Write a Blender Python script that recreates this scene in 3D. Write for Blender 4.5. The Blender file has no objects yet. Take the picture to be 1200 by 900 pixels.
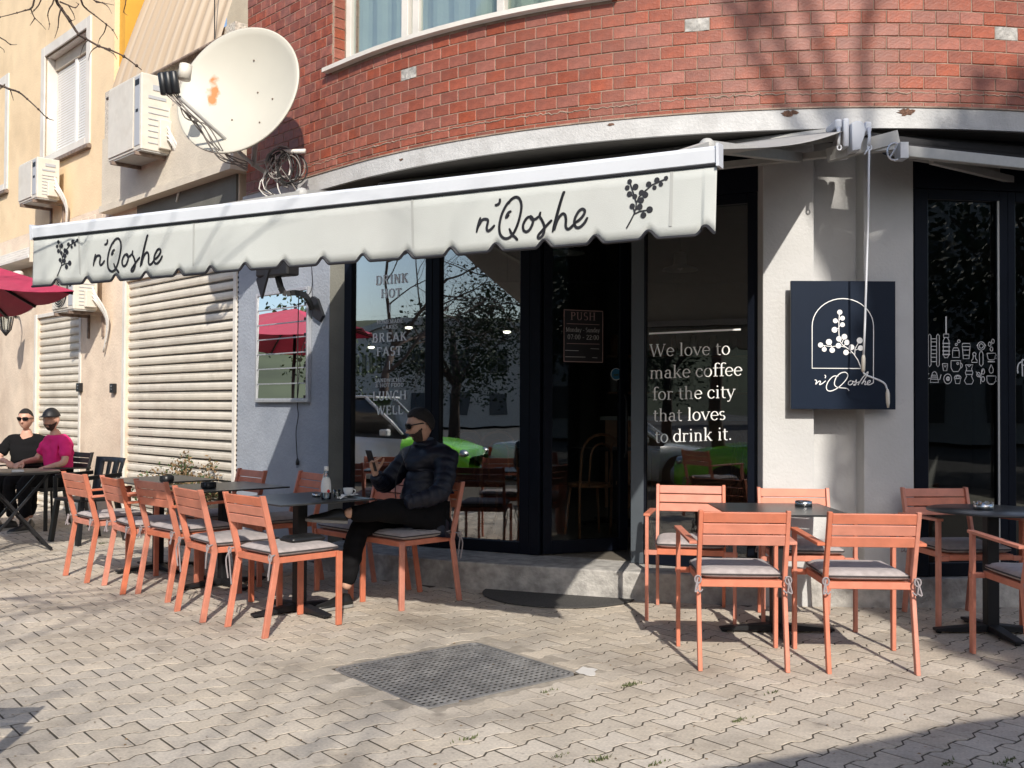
import bpy, bmesh, math, random
from mathutils import Vector, Matrix, noise
random.seed(7)
R = math.radians
sc = bpy.context.scene
col = sc.collection

# ---------------------------------------------------------------- camera
F, CX, CY, H = 1150.0, 600.0, 457.9, 1.34
cam_data = bpy.data.cameras.new('camera')
cam_data.sensor_width = 36.0
cam_data.lens = F / 1200 * 36
cam_data.shift_y = 7.9 / 1200
cam_data.clip_end = 3000
cam = bpy.data.objects.new('camera', cam_data)
col.objects.link(cam)
CM = Matrix.Rotation(R(91.0), 3, 'X') @ Matrix.Rotation(0.005, 3, 'Z')
cam.matrix_world = Matrix.Translation((0, 0, H)) @ CM.to_4x4()
sc.camera = cam
CO = Vector((0, 0, H))

def ray(px, py):
    return CM @ Vector(((px - CX) / F, -(py - CY) / F, -1))
def at_y(px, py, y):
    d = ray(px, py); return CO + d * (y / d.y)
def at_z(px, py, z):
    d = ray(px, py); return CO + d * ((z - H) / d.z)
def hit(px, py, p0, n):
    d = ray(px, py); n = Vector(n); return CO + d * ((Vector(p0) - CO).dot(n) / d.dot(n))
def proj(p):
    q = CM.transposed() @ (Vector(p) - CO)
    return (CX + F * q.x / -q.z, CY - F * q.y / -q.z, -q.z)

# ---------------------------------------------------------------- light
SUN_EL, SUN_AZ = 35.5, 171.8
world = bpy.data.worlds.new('World'); sc.world = world; world.use_nodes = True
wn = world.node_tree; wn.nodes.clear()
sky = wn.nodes.new('ShaderNodeTexSky'); sky.sky_type = 'NISHITA'; sky.sun_disc = False
sky.sun_elevation = R(SUN_EL); sky.sun_rotation = R(SUN_AZ); sky.dust_density = 1.5; sky.ozone_density = 1.0
bg = wn.nodes.new('ShaderNodeBackground'); bg.inputs[1].default_value = 0.15
wo = wn.nodes.new('ShaderNodeOutputWorld')
wn.links.new(sky.outputs[0], bg.inputs[0]); wn.links.new(bg.outputs[0], wo.inputs[0])
sl = bpy.data.lights.new('sun', 'SUN'); sl.energy = 4.1; sl.angle = R(0.55); sl.color = (1.0, 0.93, 0.83)
sun = bpy.data.objects.new('sun', sl); col.objects.link(sun)
sd = Vector((0.143 * math.cos(R(SUN_EL)), -0.99 * math.cos(R(SUN_EL)), math.sin(R(SUN_EL))))
sun.rotation_euler = sd.to_track_quat('Z', 'Y').to_euler(); sun.location = sd * 30
sc.view_settings.view_transform = 'Standard'; sc.view_settings.look = 'None'
sc.view_settings.exposure = 0.30; sc.view_settings.gamma = 1.0
sc.view_settings.use_curve_mapping = False
sc.cycles.max_bounces = 8; sc.cycles.transparent_max_bounces = 16
sc.cycles.use_denoising = True
sc.cycles.caustics_reflective = False; sc.cycles.caustics_refractive = False

# ---------------------------------------------------------------- materials
M = {}
def mat(name, c, rough=0.7, metal=0.0, var=0.0, vscale=8.0, bump=0.0, bscale=60.0, spec=None, rand=0.0, dirt=None,
        dscale=1.2, damt=0.4, attr=False, coat=0.0, aniso_z=1.0, sheen=0.0, spots=0.0):
    m = bpy.data.materials.new(name); m.use_nodes = True
    nt = m.node_tree; b = nt.nodes['Principled BSDF']; N = nt.nodes.new; L = nt.links.new
    b.inputs['Roughness'].default_value = rough; b.inputs['Metallic'].default_value = metal
    if spec is not None: b.inputs['Specular IOR Level'].default_value = spec
    if coat: b.inputs['Coat Weight'].default_value = coat; b.inputs['Coat Roughness'].default_value = 0.1
    if sheen: b.inputs['Sheen Weight'].default_value = sheen
    tc = N('ShaderNodeTexCoord'); mp = N('ShaderNodeMapping'); mp.inputs['Scale'].default_value = (1, 1, aniso_z)
    L(tc.outputs['Object'], mp.inputs[0])
    rgb = N('ShaderNodeRGB'); rgb.outputs[0].default_value = (*c, 1); cur = rgb.outputs[0]
    def mixval(cur, fac, lo, hi):
        mr = N('ShaderNodeMapRange'); L(fac, mr.inputs[0]); mr.inputs[3].default_value = lo; mr.inputs[4].default_value = hi
        hs = N('ShaderNodeHueSaturation'); L(cur, hs.inputs['Color']); L(mr.outputs[0], hs.inputs['Value']); return hs.outputs[0]
    if var:
        n = N('ShaderNodeTexNoise'); n.inputs['Scale'].default_value = vscale; n.inputs['Detail'].default_value = 8
        L(mp.outputs[0], n.inputs['Vector']); cr = N('ShaderNodeMapRange'); L(n.outputs[0], cr.inputs[0])
        cr.inputs[1].default_value = 0.3; cr.inputs[2].default_value = 0.7
        cur = mixval(cur, cr.outputs[0], 1 - var, 1 + var)
    if rand:
        oi = N('ShaderNodeObjectInfo'); src = oi.outputs['Random']
        if attr:
            at = N('ShaderNodeAttribute'); at.attribute_name = 'rnd'; src = at.outputs['Fac']
        cur = mixval(cur, src, 1 - rand, 1 + rand)
        hs = N('ShaderNodeHueSaturation'); L(cur, hs.inputs['Color'])
        w = N('ShaderNodeMath'); w.operation = 'MULTIPLY'; L(src, w.inputs[0]); w.inputs[1].default_value = 7.31
        fr = N('ShaderNodeMath'); fr.operation = 'FRACT'; L(w.outputs[0], fr.inputs[0])
        mr = N('ShaderNodeMapRange'); L(fr.outputs[0], mr.inputs[0]); mr.inputs[3].default_value = 0.9; mr.inputs[4].default_value = 1.1
        L(mr.outputs[0], hs.inputs['Saturation']); cur = hs.outputs[0]
    if dirt:
        n = N('ShaderNodeTexNoise'); n.inputs['Scale'].default_value = dscale; n.inputs['Detail'].default_value = 10; n.inputs['Roughness'].default_value = 0.65
        L(tc.outputs['Object'], n.inputs['Vector'])
        if rand:   # world-continuous stains over separate pieces
            g = N('ShaderNodeNewGeometry'); L(g.outputs['Position'], n.inputs['Vector'])
        mr = N('ShaderNodeMapRange'); L(n.outputs[0], mr.inputs[0]); mr.inputs[1].default_value = 0.48; mr.inputs[2].default_value = 0.68; mr.inputs[4].default_value = damt
        mx = N('ShaderNodeMix'); mx.data_type = 'RGBA'; L(mr.outputs[0], mx.inputs[0]); L(cur, mx.inputs[6]); mx.inputs[7].default_value = (*dirt, 1); cur = mx.outputs[2]
    if spots:
        g2 = N('ShaderNodeNewGeometry'); v = N('ShaderNodeTexVoronoi'); v.inputs['Scale'].default_value = 4.0; L(g2.outputs['Position'], v.inputs['Vector'])
        mr = N('ShaderNodeMapRange'); L(v.outputs['Distance'], mr.inputs[0]); mr.inputs[1].default_value = 0.16; mr.inputs[2].default_value = 0.06; mr.inputs[4].default_value = spots
        wn_ = N('ShaderNodeTexWhiteNoise'); L(v.outputs['Color'], wn_.inputs['Vector']); gt = N('ShaderNodeMath'); gt.operation = 'GREATER_THAN'; gt.inputs[1].default_value = 0.72; L(wn_.outputs['Value'], gt.inputs[0])
        ml = N('ShaderNodeMath'); ml.operation = 'MULTIPLY'; L(mr.outputs[0], ml.inputs[0]); L(gt.outputs[0], ml.inputs[1])
        n3 = N('ShaderNodeTexNoise'); n3.inputs['Scale'].default_value = 28; n3.inputs['Detail'].default_value = 4; L(g2.outputs['Position'], n3.inputs['Vector'])
        m3 = N('ShaderNodeMapRange'); L(n3.outputs[0], m3.inputs[0]); m3.inputs[1].default_value = 0.60; m3.inputs[2].default_value = 0.72; m3.inputs[4].default_value = spots * 0.9
        ad = N('ShaderNodeMath'); ad.operation = 'MAXIMUM'; L(ml.outputs[0], ad.inputs[0]); L(m3.outputs[0], ad.inputs[1])
        mx = N('ShaderNodeMix'); mx.data_type = 'RGBA'; L(ad.outputs[0], mx.inputs[0]); L(cur, mx.inputs[6]); mx.inputs[7].default_value = (0.13, 0.11, 0.095, 1); cur = mx.outputs[2]
    L(cur, b.inputs['Base Color'])
    if bump:
        n = N('ShaderNodeTexNoise'); n.inputs['Scale'].default_value = bscale; n.inputs['Detail'].default_value = 6; L(mp.outputs[0], n.inputs['Vector'])
        bp = N('ShaderNodeBump'); bp.inputs['Strength'].default_value = bump; bp.inputs['Distance'].default_value = 0.01
        L(n.outputs[0], bp.inputs['Height']); L(bp.outputs[0], b.inputs['Normal'])
    M[name] = m
    return m
PAV = (0.525, 0.465, 0.385)
mat('paver', PAV, 0.9, var=0.16, vscale=70, bump=0.35, bscale=220, rand=0.09, dirt=(0.20, 0.17, 0.14), dscale=1.1, damt=0.7, spots=0.5)
mat('paver_mass', PAV, 0.9, var=0.16, vscale=70, bump=0.35, bscale=220, rand=0.09, dirt=(0.20, 0.17, 0.14), dscale=1.1, damt=0.7, attr=True, spots=0.5)
mat('joint', (0.075, 0.062, 0.047), 0.95, var=0.3, vscale=20, bump=0.5, bscale=200)
mat('asphalt', (0.055, 0.055, 0.055), 0.9, var=0.25, vscale=3, bump=0.3, bscale=150)
mat('brick', (0.26, 0.074, 0.043), 0.5, var=0.3, vscale=18, bump=0.3, bscale=90, rand=0.18, dirt=(0.22, 0.10, 0.075), dscale=2.2, damt=0.5)
mat('brick_mass', (0.26, 0.074, 0.043), 0.5, var=0.3, vscale=18, bump=0.3, bscale=90, rand=0.18, dirt=(0.22, 0.10, 0.075), dscale=2.2, damt=0.5, attr=True)
mat('concrete_warm', (0.36, 0.32, 0.265), 0.9, var=0.2, vscale=25, bump=0.5, bscale=120, dirt=(0.22, 0.19, 0.16), dscale=3, damt=0.6)
mat('mortar', (0.31, 0.225, 0.175), 0.95, var=0.25, vscale=12, bump=0.6, bscale=80)
mat('concrete', (0.40, 0.385, 0.36), 0.92, var=0.3, vscale=14, bump=0.8, bscale=45, dirt=(0.16, 0.15, 0.14), dscale=2.5, damt=0.7)
mat('rust_patch', (0.14, 0.075, 0.05), 0.95, var=0.5, vscale=60, bump=1.0, bscale=90)
mat('fascia', (0.50, 0.50, 0.495), 0.85, var=0.10, vscale=9, bump=0.5, bscale=50, dirt=(0.36, 0.35, 0.34), dscale=2.2, damt=0.5)
mat('pilaster', (0.54, 0.54, 0.535), 0.7, var=0.06, vscale=6, bump=0.3, bscale=55, dirt=(0.30, 0.30, 0.29), dscale=1.5, damt=0.4)
mat('bluegrey', (0.32, 0.35, 0.40), 0.8, var=0.06, vscale=5, bump=0.6, bscale=40, dirt=(0.23, 0.265, 0.32), dscale=1.8, damt=0.5)
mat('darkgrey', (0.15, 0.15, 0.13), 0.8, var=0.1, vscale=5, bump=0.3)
mat('peach', (0.74, 0.61, 0.48), 0.9, var=0.08, vscale=4, bump=0.6, bscale=35, dirt=(0.50, 0.38, 0.29), dscale=1.4, damt=0.6)
mat('yellow', (0.80, 0.62, 0.40), 0.9, var=0.06, vscale=3, bump=0.35, bscale=40, dirt=(0.55, 0.41, 0.25), dscale=0.9, damt=0.5)
mat('yellow_bright', (0.66, 0.35, 0.05), 0.9, var=0.05)
mat('cream', (0.62, 0.56, 0.46), 0.9, var=0.07, vscale=4, bump=0.4, bscale=50, dirt=(0.45, 0.40, 0.33), dscale=1.5, damt=0.5)
mat('stucco', (0.55, 0.50, 0.43), 0.95, var=0.35, vscale=45, bump=1.0, bscale=50)
mat('white_trim', (0.68, 0.65, 0.60), 0.7, var=0.06, vscale=6, bump=0.2, dirt=(0.5, 0.46, 0.4), dscale=2, damt=0.4)
mat('slat_metal', (0.66, 0.61, 0.52), 0.45, var=0.08, vscale=5, dirt=(0.45, 0.39, 0.32), dscale=3, damt=0.5, bump=0.1, rand=0.04)
mat('white_slat', (0.78, 0.77, 0.74), 0.6, var=0.04)
mat('ac_white', (0.66, 0.625, 0.55), 0.45, var=0.05, vscale=8, dirt=(0.5, 0.44, 0.35), dscale=5, damt=0.35)
mat('ac_grey', (0.42, 0.44, 0.47), 0.5)
mat('dark_metal', (0.016, 0.016, 0.018), 0.5, metal=0.1, spec=0.3)
mat('rust_metal', (0.20, 0.15, 0.12), 0.7, var=0.4, vscale=20)
mat('frame_navy', (0.004, 0.006, 0.012), 0.45, var=0.1, spec=0.15)
mat('frame_grey', (0.085, 0.10, 0.115), 0.35, var=0.05)
mat('alu', (0.60, 0.62, 0.65), 0.38, metal=0.6, var=0.06, vscale=30)
mat('alu_grey', (0.40, 0.40, 0.385), 0.55, metal=0.0, var=0.06, vscale=30)
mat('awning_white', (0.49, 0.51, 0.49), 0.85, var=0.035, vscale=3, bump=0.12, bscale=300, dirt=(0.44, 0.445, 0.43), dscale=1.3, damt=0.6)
mat('rail_white', (0.66, 0.69, 0.74), 0.4, var=0.02)
mat('awning_seam', (0.40, 0.41, 0.395), 0.9)
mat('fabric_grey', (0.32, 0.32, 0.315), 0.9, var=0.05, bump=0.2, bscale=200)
mat('fabric_dark', (0.022, 0.022, 0.024), 0.9, var=0.1, bump=0.2, bscale=200)
mat('black', (0.012, 0.012, 0.014), 0.5)
mat('ink', (0.015, 0.015, 0.02), 0.6)
mat('black_plastic', (0.012, 0.013, 0.015), 0.4)
mat('crimson', (0.40, 0.014, 0.065), 0.85, var=0.06, bump=0.15, bscale=250, sheen=0.1)
mat('orange', (0.58, 0.205, 0.130), 0.5, rand=0.06, var=0.12, vscale=14, bump=0.05, bscale=120, dirt=(0.44, 0.17, 0.11), dscale=7, damt=0.4)
mat('orange_side', (0.78, 0.26, 0.145), 0.42, var=0.05, vscale=14)
mat('cushion', (0.38, 0.34, 0.335), 0.95, var=0.14, vscale=30, bump=0.35, bscale=250, sheen=0.15)
mat('piping', (0.055, 0.05, 0.052), 0.9)
mat('tie', (0.29, 0.26, 0.27), 0.9)
mat('table_black', (0.030, 0.032, 0.034), 0.32, var=0.15, vscale=20)
mat('chrome', (0.62, 0.62, 0.62), 0.22, metal=1.0)
mat('porcelain', (0.8, 0.8, 0.79), 0.2)
mat('paper', (0.8, 0.8, 0.78), 0.8)
mat('red', (0.6, 0.02, 0.02), 0.5)
mat('vinyl', (0.9, 0.9, 0.88), 0.7)
mat('vinyl_grey', (0.55, 0.55, 0.54), 0.7)
mat('vinyl_pink', (0.42, 0.28, 0.27), 0.7)
mat('sticker_blue', (0.03, 0.16, 0.32), 0.5)
mat('sign_navy', (0.007, 0.014, 0.030), 0.38, var=0.05, spec=0.22)
mat('sign_white', (0.85, 0.85, 0.85), 0.5)
mat('cable', (0.22, 0.20, 0.185), 0.6)
mat('cable_white', (0.68, 0.66, 0.62), 0.5)
mat('cable_black', (0.02, 0.02, 0.02), 0.5)
mat('dish', (0.52, 0.50, 0.43), 0.5, var=0.03, vscale=3)
mat('bark', (0.085, 0.06, 0.05), 0.9, var=0.3, vscale=15, bump=0.6, bscale=60)
mat('dryleaf', (0.20, 0.13, 0.065), 0.8, rand=0.0, var=0.4, vscale=30)
mat('leaf', (0.055, 0.09, 0.03), 0.6, var=0.4, vscale=2)
mat('leaf_dark', (0.03, 0.055, 0.025), 0.7, var=0.4, vscale=2)
mat('moss', (0.10, 0.115, 0.045), 0.9, var=0.4, vscale=40)
mat('skin', (0.56, 0.33, 0.235), 0.5, var=0.06, vscale=25)
mat('skin2', (0.60, 0.34, 0.25), 0.5, var=0.06, vscale=25)
mat('hair', (0.012, 0.009, 0.008), 0.55, var=0.4, vscale=120, bump=0.8, bscale=300)
mat('beard', (0.055, 0.036, 0.028), 0.9, var=0.4, vscale=120, bump=0.8, bscale=300)
mat('puffer', (0.006, 0.008, 0.018), 0.5, spec=0.35, var=0.2, vscale=15, bump=0.2, bscale=60)
mat('trousers', (0.006, 0.006, 0.007), 0.9, spec=0.15, bump=0.2, bscale=80)
mat('trousers_grey', (0.05, 0.052, 0.055), 0.9, bump=0.2, bscale=80)
mat('shoe', (0.012, 0.012, 0.012), 0.4)
mat('sole', (0.30, 0.29, 0.27), 0.7)
mat('tee_black', (0.006, 0.006, 0.007), 0.9, spec=0.2, bump=0.2, bscale=60)
mat('tee_pink', (0.78, 0.02, 0.20), 0.85, bump=0.2, bscale=60)
mat('lens', (0.006, 0.006, 0.007), 0.08)
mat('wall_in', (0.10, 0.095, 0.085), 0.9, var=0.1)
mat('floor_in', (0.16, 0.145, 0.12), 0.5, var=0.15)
mat('wood_in', (0.36, 0.17, 0.085), 0.4, var=0.2, vscale=6)
mat('car_white', (0.72, 0.73, 0.74), 0.25, coat=0.8)
mat('car_silver', (0.42, 0.43, 0.44), 0.3, metal=0.4, coat=0.8)
mat('car_green', (0.22, 0.72, 0.02), 0.3, coat=0.8)
mat('car_dark', (0.02, 0.022, 0.025), 0.3, coat=0.8)
mat('tyre', (0.015, 0.015, 0.015), 0.85)
mat('car_red', (0.4, 0.02, 0.02), 0.3)
mat('hill', (0.06, 0.075, 0.04), 0.95, var=0.4, vscale=0.03)
mat('block', (0.45, 0.42, 0.38), 0.9, var=0.06)
mat('block_win', (0.05, 0.06, 0.07), 0.2)
mat('pot', (0.05, 0.05, 0.052), 0.6)
mat('mat_rubber', (0.06, 0.058, 0.056), 0.85, var=0.4, vscale=120, bump=0.6, bscale=200)
mat('iron', (0.26, 0.255, 0.25), 0.5, metal=0.2, var=0.3, vscale=8, rand=0.0, bump=0.2)
mat('plaster_patch', (0.60, 0.58, 0.55), 0.9, var=0.1)
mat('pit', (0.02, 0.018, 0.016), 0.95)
mat('amber', (0.45, 0.14, 0.05), 0.5)

def set_glass(name, trans, gloss_rough=0.0, boost=1.0, refl=1.0):
    m = bpy.data.materials.new(name); m.use_nodes = True; nt = m.node_tree; nt.nodes.clear(); N = nt.nodes.new; L = nt.links.new
    o = N('ShaderNodeOutputMaterial'); mx = N('ShaderNodeMixShader'); t = N('ShaderNodeBsdfTransparent'); g = N('ShaderNodeBsdfGlossy')
    t.inputs[0].default_value = (*trans, 1); g.inputs['Roughness'].default_value = gloss_rough; g.inputs[0].default_value = (refl, refl, refl, 1)
    fr = N('ShaderNodeFresnel'); fr.inputs[0].default_value = 1.5
    mu = N('ShaderNodeMath'); mu.operation = 'MULTIPLY'; mu.use_clamp = True; mu.inputs[1].default_value = boost
    tx = N('ShaderNodeTexCoord'); nz = N('ShaderNodeTexNoise'); nz.inputs['Scale'].default_value = 1.6; nz.inputs['Detail'].default_value = 2; bp = N('ShaderNodeBump'); bp.inputs['Strength'].default_value = 0.2; bp.inputs['Distance'].default_value = 0.004
    L(tx.outputs['Object'], nz.inputs['Vector']); L(nz.outputs[0], bp.inputs['Height']); L(bp.outputs[0], g.inputs['Normal'])
    L(fr.outputs[0], mu.inputs[0]); L(mu.outputs[0], mx.inputs[0]); L(t.outputs[0], mx.inputs[1]); L(g.outputs[0], mx.inputs[2]); L(mx.outputs[0], o.inputs[0])
    M[name] = m
set_glass('glass', (0.72, 0.76, 0.76), boost=5.0)
set_glass('glass_right', (0.6, 0.63, 0.64), boost=0.9)
set_glass('glass_slogan', (0.7, 0.73, 0.73), boost=2.6)
set_glass('glass_door', (0.85, 0.88, 0.88), boost=0.9)
set_glass('glass_mirror', (0.15, 0.17, 0.17), boost=14.0)
set_glass('glass_clear', (0.85, 0.9, 0.9), boost=2.0)
set_glass('glass_curtained', (0.80, 0.88, 0.87), boost=0.35)

def emit(name, c, s):
    m = bpy.data.materials.new(name); m.use_nodes = True; b = m.node_tree.nodes['Principled BSDF']
    b.inputs['Emission Color'].default_value = (*c, 1); b.inputs['Emission Strength'].default_value = s; M[name] = m
emit('lamp_glow', (1.0, 0.9, 0.72), 6.0)

# dish paint with one rust bloom of its own
def rust(m, centre, rad):
    nt = m.node_tree; b = nt.nodes['Principled BSDF']; N = nt.nodes.new; L = nt.links.new
    src = b.inputs['Base Color'].links[0].from_socket
    tc = N('ShaderNodeTexCoord'); mp = N('ShaderNodeMapping'); mp.inputs['Location'].default_value = (-centre[0] / rad[0], -centre[1] / rad[1], 0); mp.inputs['Scale'].default_value = (1 / rad[0], 1 / rad[1], 0.0)
    L(tc.outputs['Object'], mp.inputs[0]); gr = N('ShaderNodeVectorMath'); gr.operation = 'LENGTH'; L(mp.outputs[0], gr.inputs[0])
    n = N('ShaderNodeTexNoise'); n.inputs['Scale'].default_value = 14; n.inputs['Detail'].default_value = 8; L(tc.outputs['Object'], n.inputs['Vector'])
    a = N('ShaderNodeMath'); a.operation = 'MULTIPLY_ADD'; L(n.outputs[0], a.inputs[0]); a.inputs[1].default_value = 2.2; L(gr.outputs['Value'], a.inputs[2])
    mr = N('ShaderNodeMapRange'); L(a.outputs[0], mr.inputs[0]); mr.inputs[1].default_value = 2.15; mr.inputs[2].default_value = 1.6
    mx = N('ShaderNodeMix'); mx.data_type = 'RGBA'; L(mr.outputs[0], mx.inputs[0]); L(src, mx.inputs[6]); mx.inputs[7].default_value = (0.50, 0.17, 0.04, 1)
    L(mx.outputs[2], b.inputs['Base Color'])

# ---------------------------------------------------------------- mesh builder
class MB:
    def __init__(s): s.v = []; s.f = []; s.m = []; s.sm = []; s.cm = 0; s.cs = False; s.rnd = []; s.cr = 0.0
    def add(s, vs, fs):
        o = len(s.v); s.v += [tuple(x) for x in vs]
        for f in fs: s.f.append(tuple(i + o for i in f)); s.m.append(s.cm); s.sm.append(s.cs); s.rnd.append(s.cr)
        return s
    def obox(s, c, a, b, d):
        c, a, b, d = Vector(c), Vector(a), Vector(b), Vector(d)
        vs = [c + a * i + b * j + d * k for k in (-1, 1) for j in (-1, 1) for i in (-1, 1)]
        return s.add(vs, [(0, 2, 3, 1), (4, 5, 7, 6), (0, 1, 5, 4), (2, 6, 7, 3), (0, 4, 6, 2), (1, 3, 7, 5)])
    def box(s, x, y, z, sx, sy, sz, rz=0.0):
        c_, s_ = math.cos(rz), math.sin(rz)
        return s.obox((x, y, z), (c_ * sx / 2, s_ * sx / 2, 0), (-s_ * sy / 2, c_ * sy / 2, 0), (0, 0, sz / 2))
    def bar(s, p, q, w, h, up=(0, 0, 1)):
        p, q = Vector(p), Vector(q); d = q - p; up = Vector(up)
        a = d.cross(up)
        if a.length < 1e-6: a = Vector((1, 0, 0))
        a.normalize(); b = a.cross(d).normalized()
        return s.obox((p + q) / 2, a * w / 2, d / 2, b * h / 2)
    def path(s, pts, w, h, up):
        for i in range(len(pts) - 1): s.bar(pts[i], pts[i + 1], w, h, up)
        return s
    def prism(s, poly, depth):          # poly of 3D points, extruded by vector depth
        n = len(poly); d = Vector(depth); vs = [Vector(p) for p in poly] + [Vector(p) + d for p in poly]
        fs = [tuple(range(n))[::-1], tuple(range(n, 2 * n))] + [(i, (i + 1) % n, n + (i + 1) % n, n + i) for i in range(n)]
        return s.add(vs, fs)
    def tube(s, pts, r, n=6, cap=True):
        pts = [Vector(p) for p in pts]; k = len(pts); rr = r if isinstance(r, (list, tuple)) else [r] * k
        vs = []; ref = None; old = s.cs; s.cs = n > 5
        for i, p in enumerate(pts):
            d = (pts[min(i + 1, k - 1)] - pts[max(i - 1, 0)])
            if d.length < 1e-9: d = Vector((0, 0, 1))
            d.normalize()
            if ref is None: ref = d.orthogonal().normalized()
            ref = (ref - d * ref.dot(d))
            if ref.length < 1e-6: ref = d.orthogonal()
            ref.normalize(); b = d.cross(ref)
            for j in range(n):
                a = 2 * math.pi * j / n; vs.append(p + (ref * math.cos(a) + b * math.sin(a)) * rr[i])
        fs = [(i * n + j, i * n + (j + 1) % n, (i + 1) * n + (j + 1) % n, (i + 1) * n + j) for i in range(k - 1) for j in range(n)]
        if cap: fs += [tuple(range(n))[::-1], tuple(range((k - 1) * n, k * n))]
        s.add(vs, fs); s.cs = old; return s
    def cyl(s, c, r, h, n=20, r2=None):
        c = Vector(c); return s.tube([c, c + Vector((0, 0, h))], [r, r if r2 is None else r2], n)
    def lathe(s, prof, c=(0, 0, 0), n=24, ax=None):
        c = Vector(c); k = len(prof); old = s.cs; s.cs = True
        if ax is None: X, Y, Z = Vector((1, 0, 0)), Vector((0, 1, 0)), Vector((0, 0, 1))
        else:
            Z = Vector(ax).normalized(); X = Z.orthogonal().normalized(); Y = Z.cross(X)
        vs = [c + (X * math.cos(2 * math.pi * j / n) + Y * math.sin(2 * math.pi * j / n)) * r + Z * z for r, z in prof for j in range(n)]
        fs = [(i * n + j, i * n + (j + 1) % n, (i + 1) * n + (j + 1) % n, (i + 1) * n + j) for i in range(k - 1) for j in range(n)]
        s.add(vs, fs); s.cs = old; return s
    def ball(s, c, r, n=12, m=8):
        r = (r, r, r) if not isinstance(r, (tuple, list)) else r
        c = Vector(c); old = s.cs; s.cs = True
        vs = [c + Vector((r[0] * math.sin(math.pi * i / m) * math.cos(2 * math.pi * j / n), r[1] * math.sin(math.pi * i / m) * math.sin(2 * math.pi * j / n), r[2] * math.cos(math.pi * i / m))) for i in range(m + 1) for j in range(n)]
        fs = [(i * n + j, (i + 1) * n + j, (i + 1) * n + (j + 1) % n, i * n + (j + 1) % n) for i in range(m) for j in range(n)]
        s.add(vs, fs); s.cs = old; return s
    def disc(s, c, r, u, v, n=12):
        c, u, v = Vector(c), Vector(u), Vector(v)
        return s.add([c + (u * math.cos(2 * math.pi * i / n) + v * math.sin(2 * math.pi * i / n)) * r for i in range(n)], [tuple(range(n))])
    def ribbon(s, pts, w, nrm):
        pts = [Vector(p) for p in pts]; nrm = Vector(nrm); k = len(pts); ww = w if isinstance(w, (list, tuple)) else [w] * k
        vs = []
        for i, p in enumerate(pts):
            d = pts[min(i + 1, k - 1)] - pts[max(i - 1, 0)]
            a = nrm.cross(d)
            if a.length < 1e-9: a = Vector((1, 0, 0))
            a.normalize(); vs += [p - a * ww[i] / 2, p + a * ww[i] / 2]
        return s.add(vs, [(2 * i, 2 * i + 2, 2 * i + 3, 2 * i + 1) for i in range(k - 1)])
    def mesh(s, name, mats):
        me = bpy.data.meshes.new(name); me.from_pydata(s.v, [], s.f)
        for m_ in (mats if isinstance(mats, (list, tuple)) else [mats]): me.materials.append(M[m_])
        me.polygons.foreach_set('material_index', s.m); me.polygons.foreach_set('use_smooth', s.sm)
        if any(s.rnd):
            at = me.attributes.new('rnd', 'FLOAT', 'FACE'); at.data.foreach_set('value', s.rnd)
        me.update(); return me
    def build(s, name, mats, parent=None, bevel=0, seg=1, kind=None, label=None, loc=None, sub=0, solid=0):
        o = bpy.data.objects.new(name, s.mesh(name, mats)); col.objects.link(o)
        if parent is not None: o.parent = parent
        if loc is not None: o.location = loc
        if solid:
            md = o.modifiers.new('solid', 'SOLIDIFY'); md.thickness = solid; md.offset = 0
        if bevel:
            md = o.modifiers.new('bevel', 'BEVEL'); md.width = bevel; md.segments = seg; md.limit_method = 'ANGLE'
        if sub:
            md = o.modifiers.new('sub', 'SUBSURF'); md.levels = sub; md.render_levels = sub
        if kind: o['kind'] = kind
        if label: o['label'] = label
        return o
def tag(o, label, cat, group=None):
    o['label'] = label; o['category'] = cat
    if group: o['group'] = group
    return o
def thing(name, label, cat, loc=(0, 0, 0), rz=0.0, group=None):
    o = bpy.data.objects.new(name, None); o.empty_display_size = 0.1; col.objects.link(o)
    o.location = loc; o.rotation_euler = (0, 0, rz); return tag(o, label, cat, group)
def local(root, p):                     # a world point in the frame of a (rotated about z) root
    p = Vector(p) - root.location; a = -root.rotation_euler.z
    return Vector((p.x * math.cos(a) - p.y * math.sin(a), p.x * math.sin(a) + p.y * math.cos(a), p.z))
def children(o): return kids.get(o.name, [])
kids = {}
def snapshot():
    kids.clear()
    for o in bpy.data.objects:
        if o.parent: kids.setdefault(o.parent.name, []).append(o)
def copy_tree(o, parent=None):
    c = o.copy(); col.objects.link(c)
    if parent is not None: c.parent = parent
    for ch in children(o): copy_tree(ch, c)
    return c
def smooth_pts(pts, k=4):               # Catmull-Rom
    P = [Vector(p) for p in pts]; out = []
    for i in range(len(P) - 1):
        p0, p1, p2, p3 = P[max(i - 1, 0)], P[i], P[i + 1], P[min(i + 2, len(P) - 1)]
        for j in range(k):
            t = j / k
            out.append(0.5 * ((2 * p1) + (p2 - p0) * t + (2 * p0 - 5 * p1 + 4 * p2 - p3) * t * t + (3 * p1 - p0 - 3 * p2 + p3) * t ** 3))
    out.append(P[-1]); return out

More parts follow.
